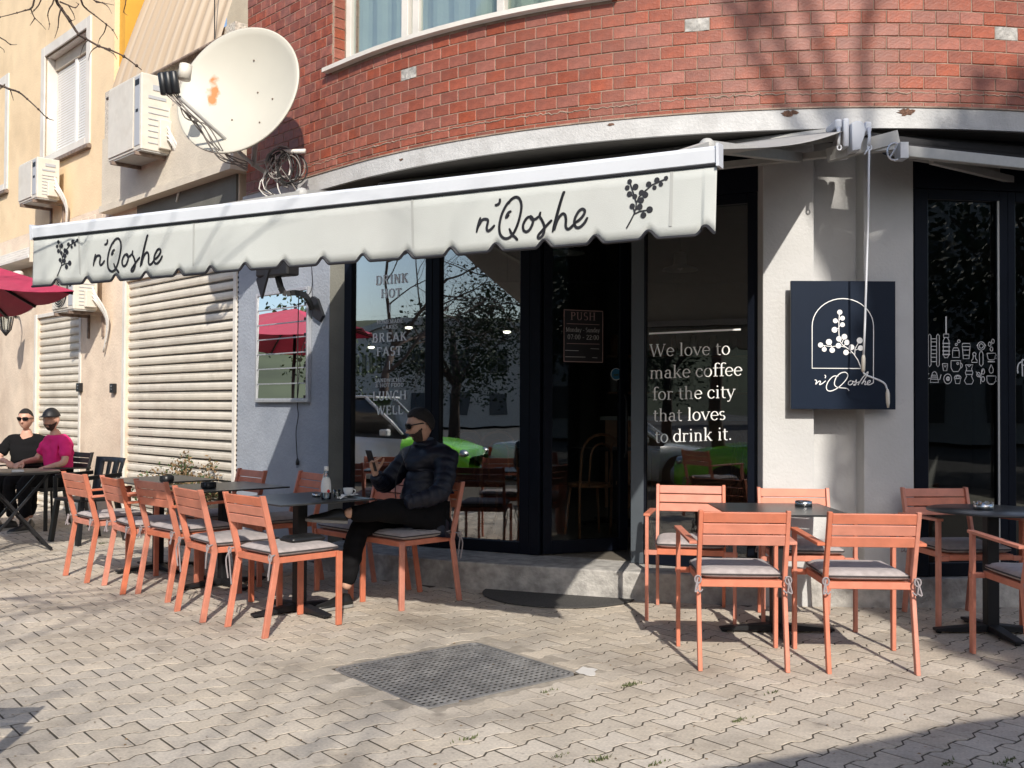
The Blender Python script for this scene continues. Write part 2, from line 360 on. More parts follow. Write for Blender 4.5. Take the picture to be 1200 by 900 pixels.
# plan of the corner: wall line W (45 degrees), glass line G, curved fascia
UW = Vector((-0.703, 0.711, 0)).normalized(); NW = Vector((-0.711, -0.703, 0)).normalized(); W0 = Vector((-1.442, 8.296, 0))
def onW(px, py, off=0.0): return hit(px, py, W0 + NW * off, NW)
def Wt(px, off=0.0):                      # distance along W at pixel column px
    p = onW(px, 470, off); return (p - W0).dot(UW)
def Wp(t, z, off=0.0):
    p = W0 + UW * t + NW * off; return Vector((p.x, p.y, z))
G0 = Vector((-1.43, 8.43, 0)); G1 = Vector((1.73, 6.87, 0)); UG = (G1 - G0).normalized(); NG = Vector((UG.y, -UG.x, 0))
def onG(px, py, off=0.0): return hit(px, py, G0 + NG * off, NG)
def Gt(px): return (onG(px, 470) - G0).dot(UG)
def Gp(t, z, off=0.0):
    p = G0 + UG * t + NG * off; return Vector((p.x, p.y, z))
CC = Vector((2.55, 12.0, 0)); RF = 5.5
A_L = math.atan2(-0.703, -0.711)          # polar angle where the arc meets the straight wall
S_STR = 1.75
def wallpt(s, z, off=0.0):                # s: metres along the upper wall from its left end
    if s < S_STR:
        base = CC + Vector((math.cos(A_L), math.sin(A_L), 0)) * (RF + off)
        p = base + UW * (S_STR - s); n = NW
    else:
        a = A_L + (s - S_STR) / RF; n = Vector((math.cos(a), math.sin(a), 0)); p = CC + n * (RF + off)
    return Vector((p.x, p.y, z)), n
def s_at(px, z=3.5, off=0.0):
    lo, hi = -1.0, 10.0
    for _ in range(40):
        m_ = (lo + hi) / 2
        if proj(wallpt(m_, z, off)[0])[0] < px: lo = m_
        else: hi = m_
    return lo
def z_at(px, py, off=0.0):                # height of the curved wall at a pixel
    p = wallpt(s_at(px, 3.5, off), 3.5, off)[0]; d = ray(px, py); k = math.hypot(p.x, p.y) / math.hypot(d.x, d.y)
    return H + d.z * k

# ================================================================ ground
gb = MB(); gb.add([(-500, -500, -0.16), (500, -500, -0.16), (500, 500, -0.16), (-500, 500, -0.16)], [(0, 1, 2, 3)])
gb.build('ground', 'asphalt', kind='structure')
pb = MB(); _u = Vector((0.775, 0.632, 0)).normalized(); _v = Vector((-_u.y, _u.x, 0)); _c = Vector((-0.288, 5.01, 0))
_hole = [_c + _u * a * .462 + _v * b * .427 for a, b in ((-1, -1), (1, -1), (1, 1), (-1, 1))]; _out = [Vector((-17, -2.5, 0)), Vector((13, -2.5, 0)), Vector((13, 15, 0)), Vector((-17, 15, 0))]
for i in range(4):
    q = [_out[i], _out[(i + 1) % 4], _hole[(i + 1) % 4], _hole[i]]; pb.prism([Vector((p.x, p.y, -0.1331)) for p in q], (0, 0, 0.13))
pavement = pb.build('pavement', 'joint', kind='structure')
L_, W_ = 0.213, 0.1375
ang = R(40); PU = Vector((math.cos(ang), math.sin(ang), 0)); PV = Vector((-PU.y, PU.x, 0))
P_ORG = Vector((-0.270, 3.951, 0))
def bound(s, k):                           # wavy joint between two rows, k = row parity
    ph = (s / L_ - 0.5 * k) % 1.0           # 0 at a joint of the row below
    a = 0.013
    if ph < 0.17: return a
    if ph < 0.33: return a * (1 - 2 * (ph - 0.17) / 0.16)
    if ph < 0.67: return -a
    if ph < 0.83: return -a + 2 * a * (ph - 0.67) / 0.16
    return a
def paver_poly(g=0.0095):
    ts = [0.0, 0.17, 0.33, 0.67, 0.83, 1.0]; lo = []; hi = []
    for t in ts:
        s = t * L_; x = s + (g / 2 if t == 0 else (-g / 2 if t == 1.0 else 0)) - L_ / 2
        lo.append((x, -W_ / 2 + bound(s, 0) * -1 + g / 2)); hi.append((x, W_ / 2 + bound(s, 0) - g / 2))
    return lo + hi[::-1]
POLY = paver_poly()
def add_paver(mb, c, u, v, dz, tilt=(0, 0)):
    n = len(POLY); vs = []
    for z_, sc_ in ((-0.02, 1.0), (-0.0010, 1.0), (0.0, 0.955)):
        for x, y in POLY:
            x_, y_ = x * (sc_ if sc_ == 1 else 0.978), y * (sc_ if sc_ == 1 else 0.975)
            p = c + u * x_ + v * y_; p.z = z_ + dz + x * tilt[0] + y * tilt[1]; vs.append(p)
    fs = [(i, (i + 1) % n, n + (i + 1) % n, n + i) for i in range(n)] + [(n + i, n + (i + 1) % n, 2 * n + (i + 1) % n, 2 * n + i) for i in range(n)] + [tuple(range(2 * n, 3 * n))]
    mb.add(vs, fs)
GR_C = Vector((-0.288, 5.01, 0)); GR_A = (0.80, 0.64)   # manhole grate centre
GR_U = Vector((0.775, 0.632, 0)).normalized(); GR_V = Vector((-GR_U.y, GR_U.x, 0)); GR_W, GR_H = 0.93, 0.86
step_line = smooth_pts([(-1.56, 8.10, 0), (-1.08, 7.70, 0), (-0.43, 7.33, 0), (0.30, 7.05, 0), (0.95, 6.84, 0), (1.5, 6.75, 0), (2.04, 6.70, 0), (3.2, 6.69, 0), (4.4, 6.9, 0), (5.6, 7.3, 0)], 4)
def behind_front(p):
    if p.x < -1.56: return (p - W0).dot(NW) < -0.02
    for i in range(len(step_line) - 1):
        a, b = step_line[i], step_line[i + 1]
        if a.x <= p.x <= b.x:
            return p.y > a.y + (b.y - a.y) * (p.x - a.x) / (b.x - a.x) + 0.06
    return p.y > 7.4
cells = []
for i in range(-60, 75):
    for j in range(-60, 110):
        rowshift = 0.5 * (j % 2)
        c = P_ORG + PU * ((i + rowshift) * L_) + PV * (j * W_)
        if not (1.2 < c.y < 13.8 and -13 < c.x < 7.5): continue
        if abs(c.x) > 0.60 * c.y + 1.4 or behind_front(c): continue
        q = c - GR_C
        if abs(q.dot(GR_U)) < GR_W / 2 + 0.085 and abs(q.dot(GR_V)) < GR_H / 2 + 0.085: continue
        cells.append((c, j % 2))
vis = []
for k, (c, par) in enumerate(cells):
    x, y, d = proj(c)
    if -15 < x < 1215 and y < 912: vis.append((d, k))
vis.sort(); near = set(k for d, k in vis[:300])
pm = []
for q in range(4):
    mb = MB(); add_paver(mb, Vector((0, 0, 0)), Vector((1, 0, 0)), Vector((0, 1, 0)), 0, (random.uniform(-.005, .005), random.uniform(-.008, .008))); pm.append(mb.mesh('paver', 'paver'))
mass = MB()
for k, (c, par) in enumerate(cells):
    dz = random.uniform(-0.0009, 0.0016)
    if k in near:
        o = bpy.data.objects.new('paver', pm[random.randrange(4)]); col.objects.link(o); o.parent = pavement
        o.location = (c.x, c.y, dz - 0.001); o.rotation_euler = (0, 0, ang + random.uniform(-.008, .008))
    else:
        mass.cr = random.random() * 0.999 + 0.0005
        add_paver(mass, c.copy(), PU, PV, dz - 0.001, (random.uniform(-.005, .005), random.uniform(-.008, .008)))
mass.build('paver', 'paver_mass', pavement, kind='stuff')
# moss and weeds in the joints
mo = MB()
for px, py, n_ in ((835, 134, 0), (705, 890, 14), (770, 895, 8), (865, 845, 9), (735, 803, 8), (1180, 893, 8), (1110, 895, 7), (550, 866, 8), (740, 803, 10), (120, 637, 14), (905, 812, 5), (655, 887, 5), (640, 811, 4)):
    if n_ == 0: continue
    c = at_z(px, py, 0)
    for q in range(n_ * 4):
        a = random.random() * 6.28; r_ = random.gauss(0, 0.022); p = c + PU * random.gauss(0, .03) + PV * random.gauss(0, .008)
        h_ = random.uniform(.004, .016); w_ = .004
        d = Vector((math.cos(a), math.sin(a), 0))
        mo.add([p - d * w_, p + d * w_, p + d.cross(Vector((0, 0, 1))) * h_ * .8 + Vector((0, 0, h_))], [(0, 1, 2)])
tag(mo.build('moss', 'moss', kind='stuff'), 'tiny green moss and weeds growing in the paver joints', 'moss')

# small litter: dry leaves and specks scattered on the paving
dl = MB()
for q in range(420):
    p = at_z(random.uniform(0, 1200), random.uniform(640, 900), 0); p.z = 0.003
    if behind_front(p): continue
    a = random.random() * 6.28; d = Vector((math.cos(a), math.sin(a), 0)); e = Vector((-d.y, d.x, random.uniform(-.2, .5)))
    s_ = random.uniform(.003, .010); dl.add([p - d * s_, p + e * s_ * .6, p + d * s_, p - e * s_ * .5], [(0, 1, 2, 3)])
tag(dl.build('leaf_litter', 'dryleaf', kind='stuff'), 'small dry brown leaf crumbs scattered over the pale paving', 'leaves')

# concrete apron round the manhole, with slabs
ap = MB()
cu, cv = GR_W / 2 + 0.20, GR_H / 2 + 0.20
def gp(a, b, z): p = GR_C + GR_U * a + GR_V * b; return Vector((p.x, p.y, z))
ring_o = [(-cu, -cv), (cu, -cv), (cu, cv), (-cu, cv)]; iw, ih = GR_W / 2 + .004, GR_H / 2 + .004; ring_i = [(-iw, -ih), (iw, -ih), (iw, ih), (-iw, ih)]
for i in range(4):
    a, b = ring_o[i], ring_o[(i + 1) % 4]; c_, d_ = ring_i[(i + 1) % 4], ring_i[i]
    ap.prism([gp(*a, -0.02), gp(*b, -0.02), gp(*c_, -0.02), gp(*d_, -0.02)], (0, 0, 0.0176))
ap.build('concrete_surround', 'concrete_warm' if 'concrete_warm' in M else 'paver', pavement)
grate = thing('manhole_grate', 'square dark iron mesh grate set in the paving with rounded corners', 'grate', (GR_C.x, GR_C.y, 0), math.atan2(GR_U.y, GR_U.x))
fr = MB(); w2, h2, rc = GR_W / 2, GR_H / 2, 0.06
def rrect(w, h, r, z, n=5):
    out = []
    for cx_, cy_, a0 in ((w - r, h - r, 0), (-w + r, h - r, 90), (-w + r, -h + r, 180), (w - r, -h + r, 270)):
        for k in range(n + 1):
            a = R(a0 + 90 * k / n); out.append(Vector((cx_ + r * math.cos(a), cy_ + r * math.sin(a), z)))
    return out
o1, o2 = rrect(w2, h2, rc, 0.002), rrect(w2 - .018, h2 - .018, rc - .01, 0.002); n = len(o1)
vs = o1 + o2 + [p - Vector((0, 0, .052)) for p in o1] + [p - Vector((0, 0, .052)) for p in o2]
fr.add(vs, [(i, (i + 1) % n, n + (i + 1) % n, n + i) for i in range(n)] + [(2 * n + i, 2 * n + (i + 1) % n, (i + 1) % n, i) for i in range(n)] + [(n + i, n + (i + 1) % n, 3 * n + (i + 1) % n, 3 * n + i) for i in range(n)])
fr.build('frame', 'iron', grate)
base = MB(); base.add([p - Vector((0, 0, 0.050)) for p in rrect(w2 - .002, h2 - .002, rc, 0.0)], [tuple(range(n))]); base.build('plate', 'pit', grate)
gm = MB(); pitch = 0.037; nx = int((2 * w2 - .04) / pitch)
for i in range(nx + 1):
    x = -w2 + .02 + i * (2 * w2 - .04) / nx; gm.box(x, 0, 0.0, 0.0115, 2 * h2 - .03 - (0.06 if i in (0, nx) else 0), 0.004)
ny = int((2 * h2 - .04) / pitch)
for i in range(ny + 1):
    y = -h2 + .02 + i * (2 * h2 - .04) / ny; gm.box(0, y, -0.0004, 2 * w2 - .03 - (0.06 if i in (0, ny) else 0), 0.0125, 0.004)
gm.build('mesh_bars', 'iron', grate, kind='stuff')
pp = MB(); c = at_z(688, 787, 0.0035)
pp.add([c + Vector((math.cos(a) * rr_, math.sin(a) * rr_ * 1.6, 0)) for a, rr_ in [(i * 6.283 / 14, 0.055 * random.uniform(.6, 1.25)) for i in range(14)]], [tuple(range(14))])
tag(pp.build('plaster_spot', 'plaster_patch', solid=0.002), 'small white plaster spill at the right corner of the grate', 'plaster spill')

# ================================================================ corner building
bld = thing('corner_building', 'corner cafe building with curved red brick upper wall and dark glazed shopfront', 'building', (0, 0, 0))
# --- curved upper wall
zt = 7.2; Z_BR = 3.40
wall = MB(); N_ = 60; s_end = S_STR + RF * R(85)
SIL0, SIL1 = s_at(385, 4.2), s_at(715, 4.2); ZW0, ZW1 = 4.25, 5.75
def wall_strip(mb, s0, s1, z0, z1, off, n, thick=None):
    for i in range(n):
        a, b = s0 + (s1 - s0) * i / n, s0 + (s1 - s0) * (i + 1) / n
        p, q = wallpt(a, z0, off)[0], wallpt(b, z0, off)[0]
        u = Vector((0, 0, z1 - z0))
        if thick:
            p2, q2 = wallpt(a, z0, off - thick)[0], wallpt(b, z0, off - thick)[0]
            mb.add([p, q, q2, p2, p + u, q + u, q2 + u, p2 + u], [(0, 1, 5, 4), (3, 7, 6, 2), (0, 3, 2, 1), (4, 5, 6, 7)] + ([(0, 4, 7, 3)] if i == 0 else []) + ([(1, 2, 6, 5)] if i == n - 1 else []))
        else: mb.add([p, q, q + u, p + u], [(0, 1, 2, 3)])
wall.cs = False
for (a, b, z0, z1) in ((0, SIL0, 3.30, zt), (SIL0, SIL1, 3.30, ZW0), (SIL0, SIL1, ZW1, zt), (SIL1, s_end, 3.30, zt)):
    wall_strip(wall, a, b, z0, z1, -0.037, max(3, int((b - a) / 0.2)), 0.25)
bw = wall.build('brick_wall', 'mortar', bld)
BL, BH = 0.168, 0.0885
patches = [(480, 82), (817, 37), (1174, 32)]
pc = []
for px, py in patches: pc.append((s_at(px, 4.0, -.045), z_at(px, py, -.045)))
bricks = []
nrow = int((zt - Z_BR) / BH)
for r_ in range(-1, nrow):
    z0 = Z_BR + r_ * BH; k0 = (r_ % 2) * 0.5
    for k in range(-1, 62):
        s0 = (k + k0) * BL; s1 = s0 + BL
        if s1 <= 0.02 or s0 > s_end - .2: continue
        s0c = max(s0, 0)
        if z0 > 5.6: continue
        # cut by the window opening
        if z0 + BH > ZW0 - .02 and z0 < ZW1:
            if s0c < SIL0 < s1: s1 = SIL0 + .004
            elif s0c < SIL1 < s1: s0c = SIL1
            if s0c >= SIL0 - 1e-6 and s1 <= SIL1 + 1e-6: continue
        if s1 - s0c < 0.03: continue
        sm = (s0c + s1) / 2; zm = z0 + BH / 2
        hh = BH if r_ >= 0 else 0.05
        bricks.append((s0c, s1, z0 if r_ >= 0 else Z_BR - .05, hh))
snap = []
for s_, z_ in pc:
    b_ = min(bricks, key=lambda q: ((q[0] + q[1]) / 2 - s_) ** 2 + (q[2] + q[3] / 2 - z_) ** 2); bricks.remove(b_); snap.append(((b_[0] + b_[1]) / 2, b_[2] + b_[3] / 2))
pc = snap
def brick_geo(mb, w, h, d0=0.002):
    g = 0.0075; a, b = w / 2 - g / 2, h / 2 - g / 2; e = 0.0035
    vs = [(x, y, z) for (x, z, y) in [(-a, -b, 0), (a, -b, 0), (a, b, 0), (-a, b, 0), (-a, -b, -.002), (a, -b, -.002), (a, b, -.002), (-a, b, -.002), (-a + e, -b + e, -.0045), (a - e, -b + e, -.0045), (a - e, b - e, -.0045), (-a + e, b - e, -.0045)]]
    fs = [(0, 1, 5, 4), (1, 2, 6, 5), (2, 3, 7, 6), (3, 0, 4, 7), (4, 5, 9, 8), (5, 6, 10, 9), (6, 7, 11, 10), (7, 4, 8, 11), (8, 9, 10, 11)]
    mb.add(vs, fs)
bmesh_cache = {}
vis = []
for k, (a, b, z0, hh) in enumerate(bricks):
    p, n_ = wallpt((a + b) / 2, z0 + hh / 2, -.045); x, y, d = proj(p)
    if -10 < x < 1210 and -12 < y: vis.append((d, k))
vis.sort(); near = set(k for d, k in vis[:300])
bmass = MB()
for k, (a, b, z0, hh) in enumerate(bricks):
    p, n_ = wallpt((a + b) / 2, z0 + hh / 2, -.037); rz = math.atan2(-n_.x, n_.y) + math.pi + random.uniform(-.012, .012)
    p = p + n_ * random.uniform(-.002, .0015)
    # brick local: x along wall, -y outward
    if k in near:
        key = (round(b - a, 3), round(hh, 3))
        if key not in bmesh_cache:
            mb = MB(); brick_geo(mb, b - a, hh); bmesh_cache[key] = mb.mesh('brick', 'brick')
        o = bpy.data.objects.new('brick', bmesh_cache[key]); col.objects.link(o); o.parent = bw; o.location = p; o.rotation_euler = (0, random.uniform(-.006, .006), rz)
    else:
        t_ = MB(); brick_geo(t_, b - a, hh); Mx = Matrix.Rotation(rz, 3, 'Z'); bmass.cr = random.random() * .999 + .0005
        bmass.add([Mx @ Vector(v) + p for v in t_.v], t_.f)
bmass.build('brick', 'brick_mass', bw, kind='stuff')
for (s_, z_) in pc:                         # broken-out bricks showing rough mortar
    p, n_ = wallpt(s_, z_, -.037); t_ = Vector((-n_.y, n_.x, 0)); mb = MB(); nn = 9; vs = []
    for i in range(nn + 1):
        for j in range(5): vs.append(p + t_ * (i / nn - .5) * BL * .97 + Vector((0, 0, (j / 4 - .5) * BH * .97)) + n_ * (0.0006 + abs(noise.noise(Vector((i * .7, j * .9, s_)))) * .010))
    mb.add(vs, [(i * 5 + j, (i + 1) * 5 + j, (i + 1) * 5 + j + 1, i * 5 + j + 1) for i in range(nn) for j in range(4)])
    mb.build('broken_patch', 'concrete', bw)
# left brick reveal of the window
rv = MB()
# --- fascia band
fa = MB(); wall_strip(fa, 0, s_end, 3.215, 3.35, 0.0, 70, 0.34); fas = fa.build('fascia', 'fascia', bld)
ld = MB(); wall_strip(ld, 0.1, s_end, 3.352, 3.362, 0.008, 90, 0.05); ld.build('drip_ledge', 'mortar', bld)
rng_ = random.Random(8); mb = MB(); pts = []; rad = []
for i in range(420):
    s_ = .15 + i * (s_end - .6) / 420; z_ = Z_BR + .062 + .012 * noise.noise(Vector((s_ * 1.1, 0, 3))) ; p, n_ = wallpt(s_, z_ + rng_.gauss(0, .004), -.033); pts.append(p); rad.append(.004 + .007 * abs(noise.noise(Vector((s_ * 9, 1, 0)))))
mb.tube(pts, rad, 5); mb.build('cracked_mortar_line', 'mortar', bld)
for px_, py_, w_, h_ in ((925, 129, .13, .05), (1062, 131, .12, .055), (470, 187, .05, .02), (716, 146, .06, .02)):
    s_ = s_at(px_, 3.3); z_ = min(3.325, z_at(px_, py_)); p, n_ = wallpt(s_, z_, .0015); t_ = Vector((-n_.y, n_.x, 0)); mb = MB()
    mb.add([p + t_ * w_ * .5 * math.cos(a) * rng_.uniform(.4, 1.2) + Vector((0, 0, h_ * .5 * math.sin(a) * rng_.uniform(.4, 1.2))) for a in [k * 6.2832 / 18 for k in range(18)]], [tuple(range(18))]); mb.build('spalled_patch', 'rust_patch', bld, solid=.002)
# soffit and ground-floor wall above the glass
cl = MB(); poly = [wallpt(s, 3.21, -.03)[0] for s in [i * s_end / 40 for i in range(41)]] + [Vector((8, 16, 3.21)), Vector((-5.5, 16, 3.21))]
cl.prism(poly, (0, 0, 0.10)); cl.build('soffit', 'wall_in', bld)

# --- upper window
uw = thing  # (window is a part of the building)
wf = MB(); p0 = wallpt(SIL0, ZW0, -.20)[0]; p1 = wallpt(SIL1, ZW0, -.20)[0]; d = (p1 - p0); Lw = d.length; d.normalize(); nn_ = Vector((d.y, -d.x, 0))
def wfbar(t0, t1, z0, z1, off=0, th=.06): 
    c = p0 + d * (t0 + t1) / 2 + nn_ * off; wf.obox((c.x, c.y, (z0 + z1) / 2), d * (t1 - t0) / 2, nn_ * th / 2, (0, 0, (z1 - z0) / 2))
wfbar(0, .06, ZW0, ZW1); wfbar(.0605, Lw - .0605, ZW0 + .002, ZW0 + .06); wfbar(Lw - .06, Lw, ZW0, ZW1); wfbar(.0605, Lw - .0605, ZW1 - .06, ZW1)
for px_ in (478, 489, 590): t_ = (hit(px_, 30, p0, nn_) - p0).dot(d); wfbar(t_ - .036, t_ + .036, ZW0 + .061, ZW1 - .061, .01 if px_ != 489 else -.012, .07)
uwin = wf.build('upper_window', 'white_trim', bld, bevel=.004)
pn = MB(); c = p0 + d * Lw / 2 - nn_ * .01; pn.obox((c.x, c.y, (ZW0 + ZW1) / 2), d * (Lw / 2 - .05), nn_ * .004, (0, 0, (ZW1 - ZW0) / 2 - .05)); pn.build('pane', 'glass_curtained', uwin)
cu_ = MB(); c = p0 + d * Lw / 2 - nn_ * .10
for i in range(60):
    a = -Lw / 2 + i * Lw / 60; b = a + Lw / 60
    cu_.add([c + d * a + nn_ * .02 * math.sin(i * 1.3) + Vector((0, 0, 0)), c + d * b + nn_ * .02 * math.sin((i + 1) * 1.3), c + d * b + nn_ * .02 * math.sin((i + 1) * 1.3) + Vector((0, 0, 1.6)), c + d * a + nn_ * .02 * math.sin(i * 1.3) + Vector((0, 0, 1.6))], [(0, 1, 2, 3)])
cu_.build('net_curtain', 'cream', uwin)
sill = MB(); wall_strip(sill, SIL0 - .06, SIL1 + .05, ZW0 - .035, ZW0, 0.03, 12, 0.30); sill.build('window_sill', 'white_trim', bld)
rv.prism([wallpt(SIL0 + .001, ZW0, -.047)[0], wallpt(SIL0 + .001, ZW0, -.26)[0], wallpt(SIL0 - .02, ZW0, -.26)[0], wallpt(SIL0 - .02, ZW0, -.047)[0]], (0, 0, ZW1 - ZW0)); rv.build('window_reveal', 'mortar', bld)
# bricks of the reveal
pr, pq = wallpt(SIL0 + .003, 0, -.05)[0], wallpt(SIL0 + .003, 0, -.165)[0]; tdir = (pq - pr).normalized()
for r_ in range(int((ZW1 - ZW0) / BH)):
    key = (0.115, round(BH, 3))
    if key not in bmesh_cache: mb = MB(); brick_geo(mb, .115, BH); bmesh_cache[key] = mb.mesh('brick', 'brick')
    o = bpy.data.objects.new('brick', bmesh_cache[key]); col.objects.link(o); o.parent = bld
    c = (pr + pq) / 2; o.location = (c.x, c.y, ZW0 + .005 + (r_ + .5) * BH); nrm = Vector((tdir.y, -tdir.x, 0)); 
    if nrm.dot(UW) > 0: nrm = -nrm
    o.rotation_euler = (0, 0, math.atan2(nrm.y, nrm.x) + math.pi / 2)

sw = MB(); a = wallpt(.0, 3.22, -.05)[0]; b = a - NW * 2.6; sw.prism([a + UW * -.12, b + UW * -.12, b + UW * -.005, a + UW * -.005], (0, 0, zt - 3.22)); sw.build('side_wall', 'mortar', bld)
# --- concrete step
st = MB(); back = [Vector((6.5, 9, 0)), Vector((-1.43, 8.47, 0))]
poly = [Vector((p.x, p.y, -0.02)) for p in step_line] + [Vector((7, 8.5, -0.02)), Vector((5, 9.5, -.02)), Vector((-1.44, 8.55, -.02))]
st.prism(poly, (0, 0, 0.22)); st.build('step', 'concrete', bld, bevel=.012, seg=2)
# --- menu wall (blue grey), return, pilaster
gw = MB(); tl = Wt(277.5)
tc_ = Wt(385); gw.prism([Wp(tc_, -.02), Wp(tl, -.02), Wp(tl, -.02, -.25), Wp(tc_ + .02, -.02, -.25)], (0, 0, 3.24)); gw.build('blue_grey_wall', 'bluegrey', bld)
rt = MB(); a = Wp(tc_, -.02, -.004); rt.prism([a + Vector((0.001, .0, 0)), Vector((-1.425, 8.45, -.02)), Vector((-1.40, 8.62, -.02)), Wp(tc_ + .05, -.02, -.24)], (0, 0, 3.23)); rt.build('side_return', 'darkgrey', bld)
eb = MB()
for i in range(60):
    z = .1 + i * .048; eb.box(*Wp(tl - .012, z, .004), .012, .006, .02, math.atan2(UW.y, UW.x))
eb.build('corner_bead', 'dark_metal', bld, kind='stuff')
YP = 6.70
def xy(px, y): return (px - 600) / F * y
pil = MB(); x0, x1, x2, x3 = xy(894, YP), xy(954, YP), xy(1012.5, YP), xy(1071, YP)
pil.prism([Vector(p) for p in ((x0, YP, -.02), (x1, YP, -.02), (x1, YP + .15, -.02), (x2, YP + .15, -.02), (x2, YP, -.02), (x3, YP, -.02), (x3, YP + .42, -.02), (x0, YP + .42, -.02))], (0, 0, 3.23))
pil.build('pilaster', 'pilaster', bld, bevel=.006, seg=2)
# --- room shell
ZF = 0.20
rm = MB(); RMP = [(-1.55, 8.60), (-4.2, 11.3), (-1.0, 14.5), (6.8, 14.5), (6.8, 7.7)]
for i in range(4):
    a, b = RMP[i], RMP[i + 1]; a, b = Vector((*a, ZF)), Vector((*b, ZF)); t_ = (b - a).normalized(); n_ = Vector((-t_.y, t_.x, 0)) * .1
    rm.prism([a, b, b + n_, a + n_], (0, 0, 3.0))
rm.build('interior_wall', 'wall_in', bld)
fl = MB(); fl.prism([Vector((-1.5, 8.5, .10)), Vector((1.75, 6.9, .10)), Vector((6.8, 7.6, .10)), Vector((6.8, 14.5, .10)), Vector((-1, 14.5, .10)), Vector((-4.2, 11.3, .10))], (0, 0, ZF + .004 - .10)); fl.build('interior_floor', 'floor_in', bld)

# --- shopfront on G
def gbar(mb, t0, t1, z0, z1, off=0.0, th=.07):
    c = G0 + UG * (t0 + t1) / 2 + NG * off; mb.obox((c.x, c.y, (z0 + z1) / 2), UG * (t1 - t0) / 2, NG * th / 2, (0, 0, (z1 - z0) / 2))
ZT = 2.86; Lg = (G1 - G0).length
t405, t415, t500, t517, t611, t635 = [Gt(x) for x in (405, 414, 500, 517, 611, 635)]
t741, t757, t877, t893 = [Gt(x) for x in (741, 757, 877, 893)]
tb = MB(); gbar(tb, 0, Lg, ZT + .002, 3.22, -.02, .12); tb.build('lintel', 'frame_navy', bld)
def window(name, a0, a1, b0, b1, glass, zb=ZF + .004):
    f = MB(); gbar(f, a0, a1, zb, ZT); gbar(f, b0, b1, zb, ZT); gbar(f, a1 + .001, b0 - .001, zb, zb + .09); gbar(f, a1 + .001, b0 - .001, ZT - .07, ZT)
    o = f.build(name, 'frame_navy', bld, bevel=.004)
    g = MB(); gbar(g, a1 - .005, b0 + .005, zb + .085, ZT - .065, -.005, .008); g.build('pane', glass, o)
    return o
win1 = window('shop_window', t405, t415, t500, (t500 + t517) / 2 - .001, 'glass')
win2 = window('shop_window', (t500 + t517) / 2, t517, t611, (t611 + t635) / 2 - .001, 'glass')
win3 = window('shop_window', t741, t757, t877, Lg, 'glass_slogan')
jm = MB(); gbar(jm, (t611 + t635) / 2, t635, ZF + .004, ZT, 0, .075); gbar(jm, t635 + .001, t741 - .001, ZT - .07, ZT); jm.build('door_frame', 'frame_navy', bld, bevel=.004)
mp_ = MB(); gbar(mp_, t741 + .004, t757 - .004, ZF + .004, ZT - .1, .037, .006); mp_.build('post_cover', 'frame_grey', bld, bevel=.002)
# door, standing open inwards
hg = Gp(t635 + .004, 0); DU = Vector((math.cos(R(21)), math.sin(R(21)), 0)); DN = Vector((DU.y, -DU.x, 0)); DW = 0.735; zb = ZF + .012
def dbar(mb, t0, t1, z0, z1, off=0.0, th=.05):
    c = hg + DU * (t0 + t1) / 2 + DN * off; mb.obox((c.x, c.y, (z0 + z1) / 2), DU * (t1 - t0) / 2, DN * th / 2, (0, 0, (z1 - z0) / 2))
dm = MB(); dbar(dm, 0, .075, zb, ZT - .08); dbar(dm, DW - .075, DW, zb, ZT - .08); dbar(dm, .0755, DW - .0755, zb, zb + .10); dbar(dm, .0755, DW - .0755, ZT - .17, ZT - .08)
door = dm.build('door', 'frame_navy', bld, bevel=.003)
g = MB(); dbar(g, .07, DW - .07, zb + .095, ZT - .165, 0, .008); g.build('pane', 'glass_door', door)
hd = MB(); q = hg + DU * (DW - .04) + DN * .045; hd.tube([q + Vector((0, 0, .95)), q + DN * .03 + Vector((0, 0, 1.0)), q + DN * .03 + Vector((0, 0, 1.4)), q + Vector((0, 0, 1.45))], .010, 8); hd.build('handle', 'dark_metal', door)
def onD(px, py, off=0.0): return hit(px, py, hg + DN * off, DN)
# right glazing, turning away
RG0 = Vector((x3 + .002, YP + .03, 0)); ra = R(8); URr = Vector((math.cos(ra), math.sin(ra), 0)); NR = Vector((URr.y, -URr.x, 0))
def onR(px, py, off=0.0): return hit(px, py, RG0 + NR * off, NR)
def Rt(px): return (onR(px, 470) - RG0).dot(URr)
def rbar(mb, t0, t1, z0, z1, off=0.0, th=.07):
    c = RG0 + URr * (t0 + t1) / 2 + NR * off; mb.obox((c.x, c.y, (z0 + z1) / 2), URr * (t1 - t0) / 2, NR * th / 2, (0, 0, (z1 - z0) / 2))
ts = [0, Rt(1085), Rt(1168), Rt(1178), Rt(1187), 1.45, 1.53, 1.61, 2.3, 2.4]
tb = MB(); rbar(tb, 0, 3.2, ZT + .002, 3.22, -.02, .12); tb.build('lintel', 'frame_navy', bld)
for a0, a1, b0, b1 in ((0, ts[1], ts[2], ts[3] - .001), (ts[3], ts[4], ts[5], ts[6] - .001), (ts[6], ts[7], ts[8], ts[9])):
    f = MB(); zb2 = ZF + .004; rbar(f, a0, a1, zb2, ZT); rbar(f, b0, b1, zb2, ZT); rbar(f, a1 + .001, b0 - .001, zb2, zb2 + .09); rbar(f, a1 + .001, b0 - .001, ZT - .07, ZT)
    o = f.build('shop_window', 'frame_navy', bld, bevel=.004)
    if a0 == 0: win4 = o
    elif a0 == ts[3]: win5 = o
    g = MB(); rbar(g, a1 - .005, b0 + .005, zb2 + .085, ZT - .065, -.005, .008); g.build('pane', 'glass_right', o)
    if a0 == 0:
        g = MB(); rbar(g, b0 - .016, b0 - .003, zb2 + .09, ZT - .07, .037, .006); g.build('alu_strip', 'alu_grey', o)
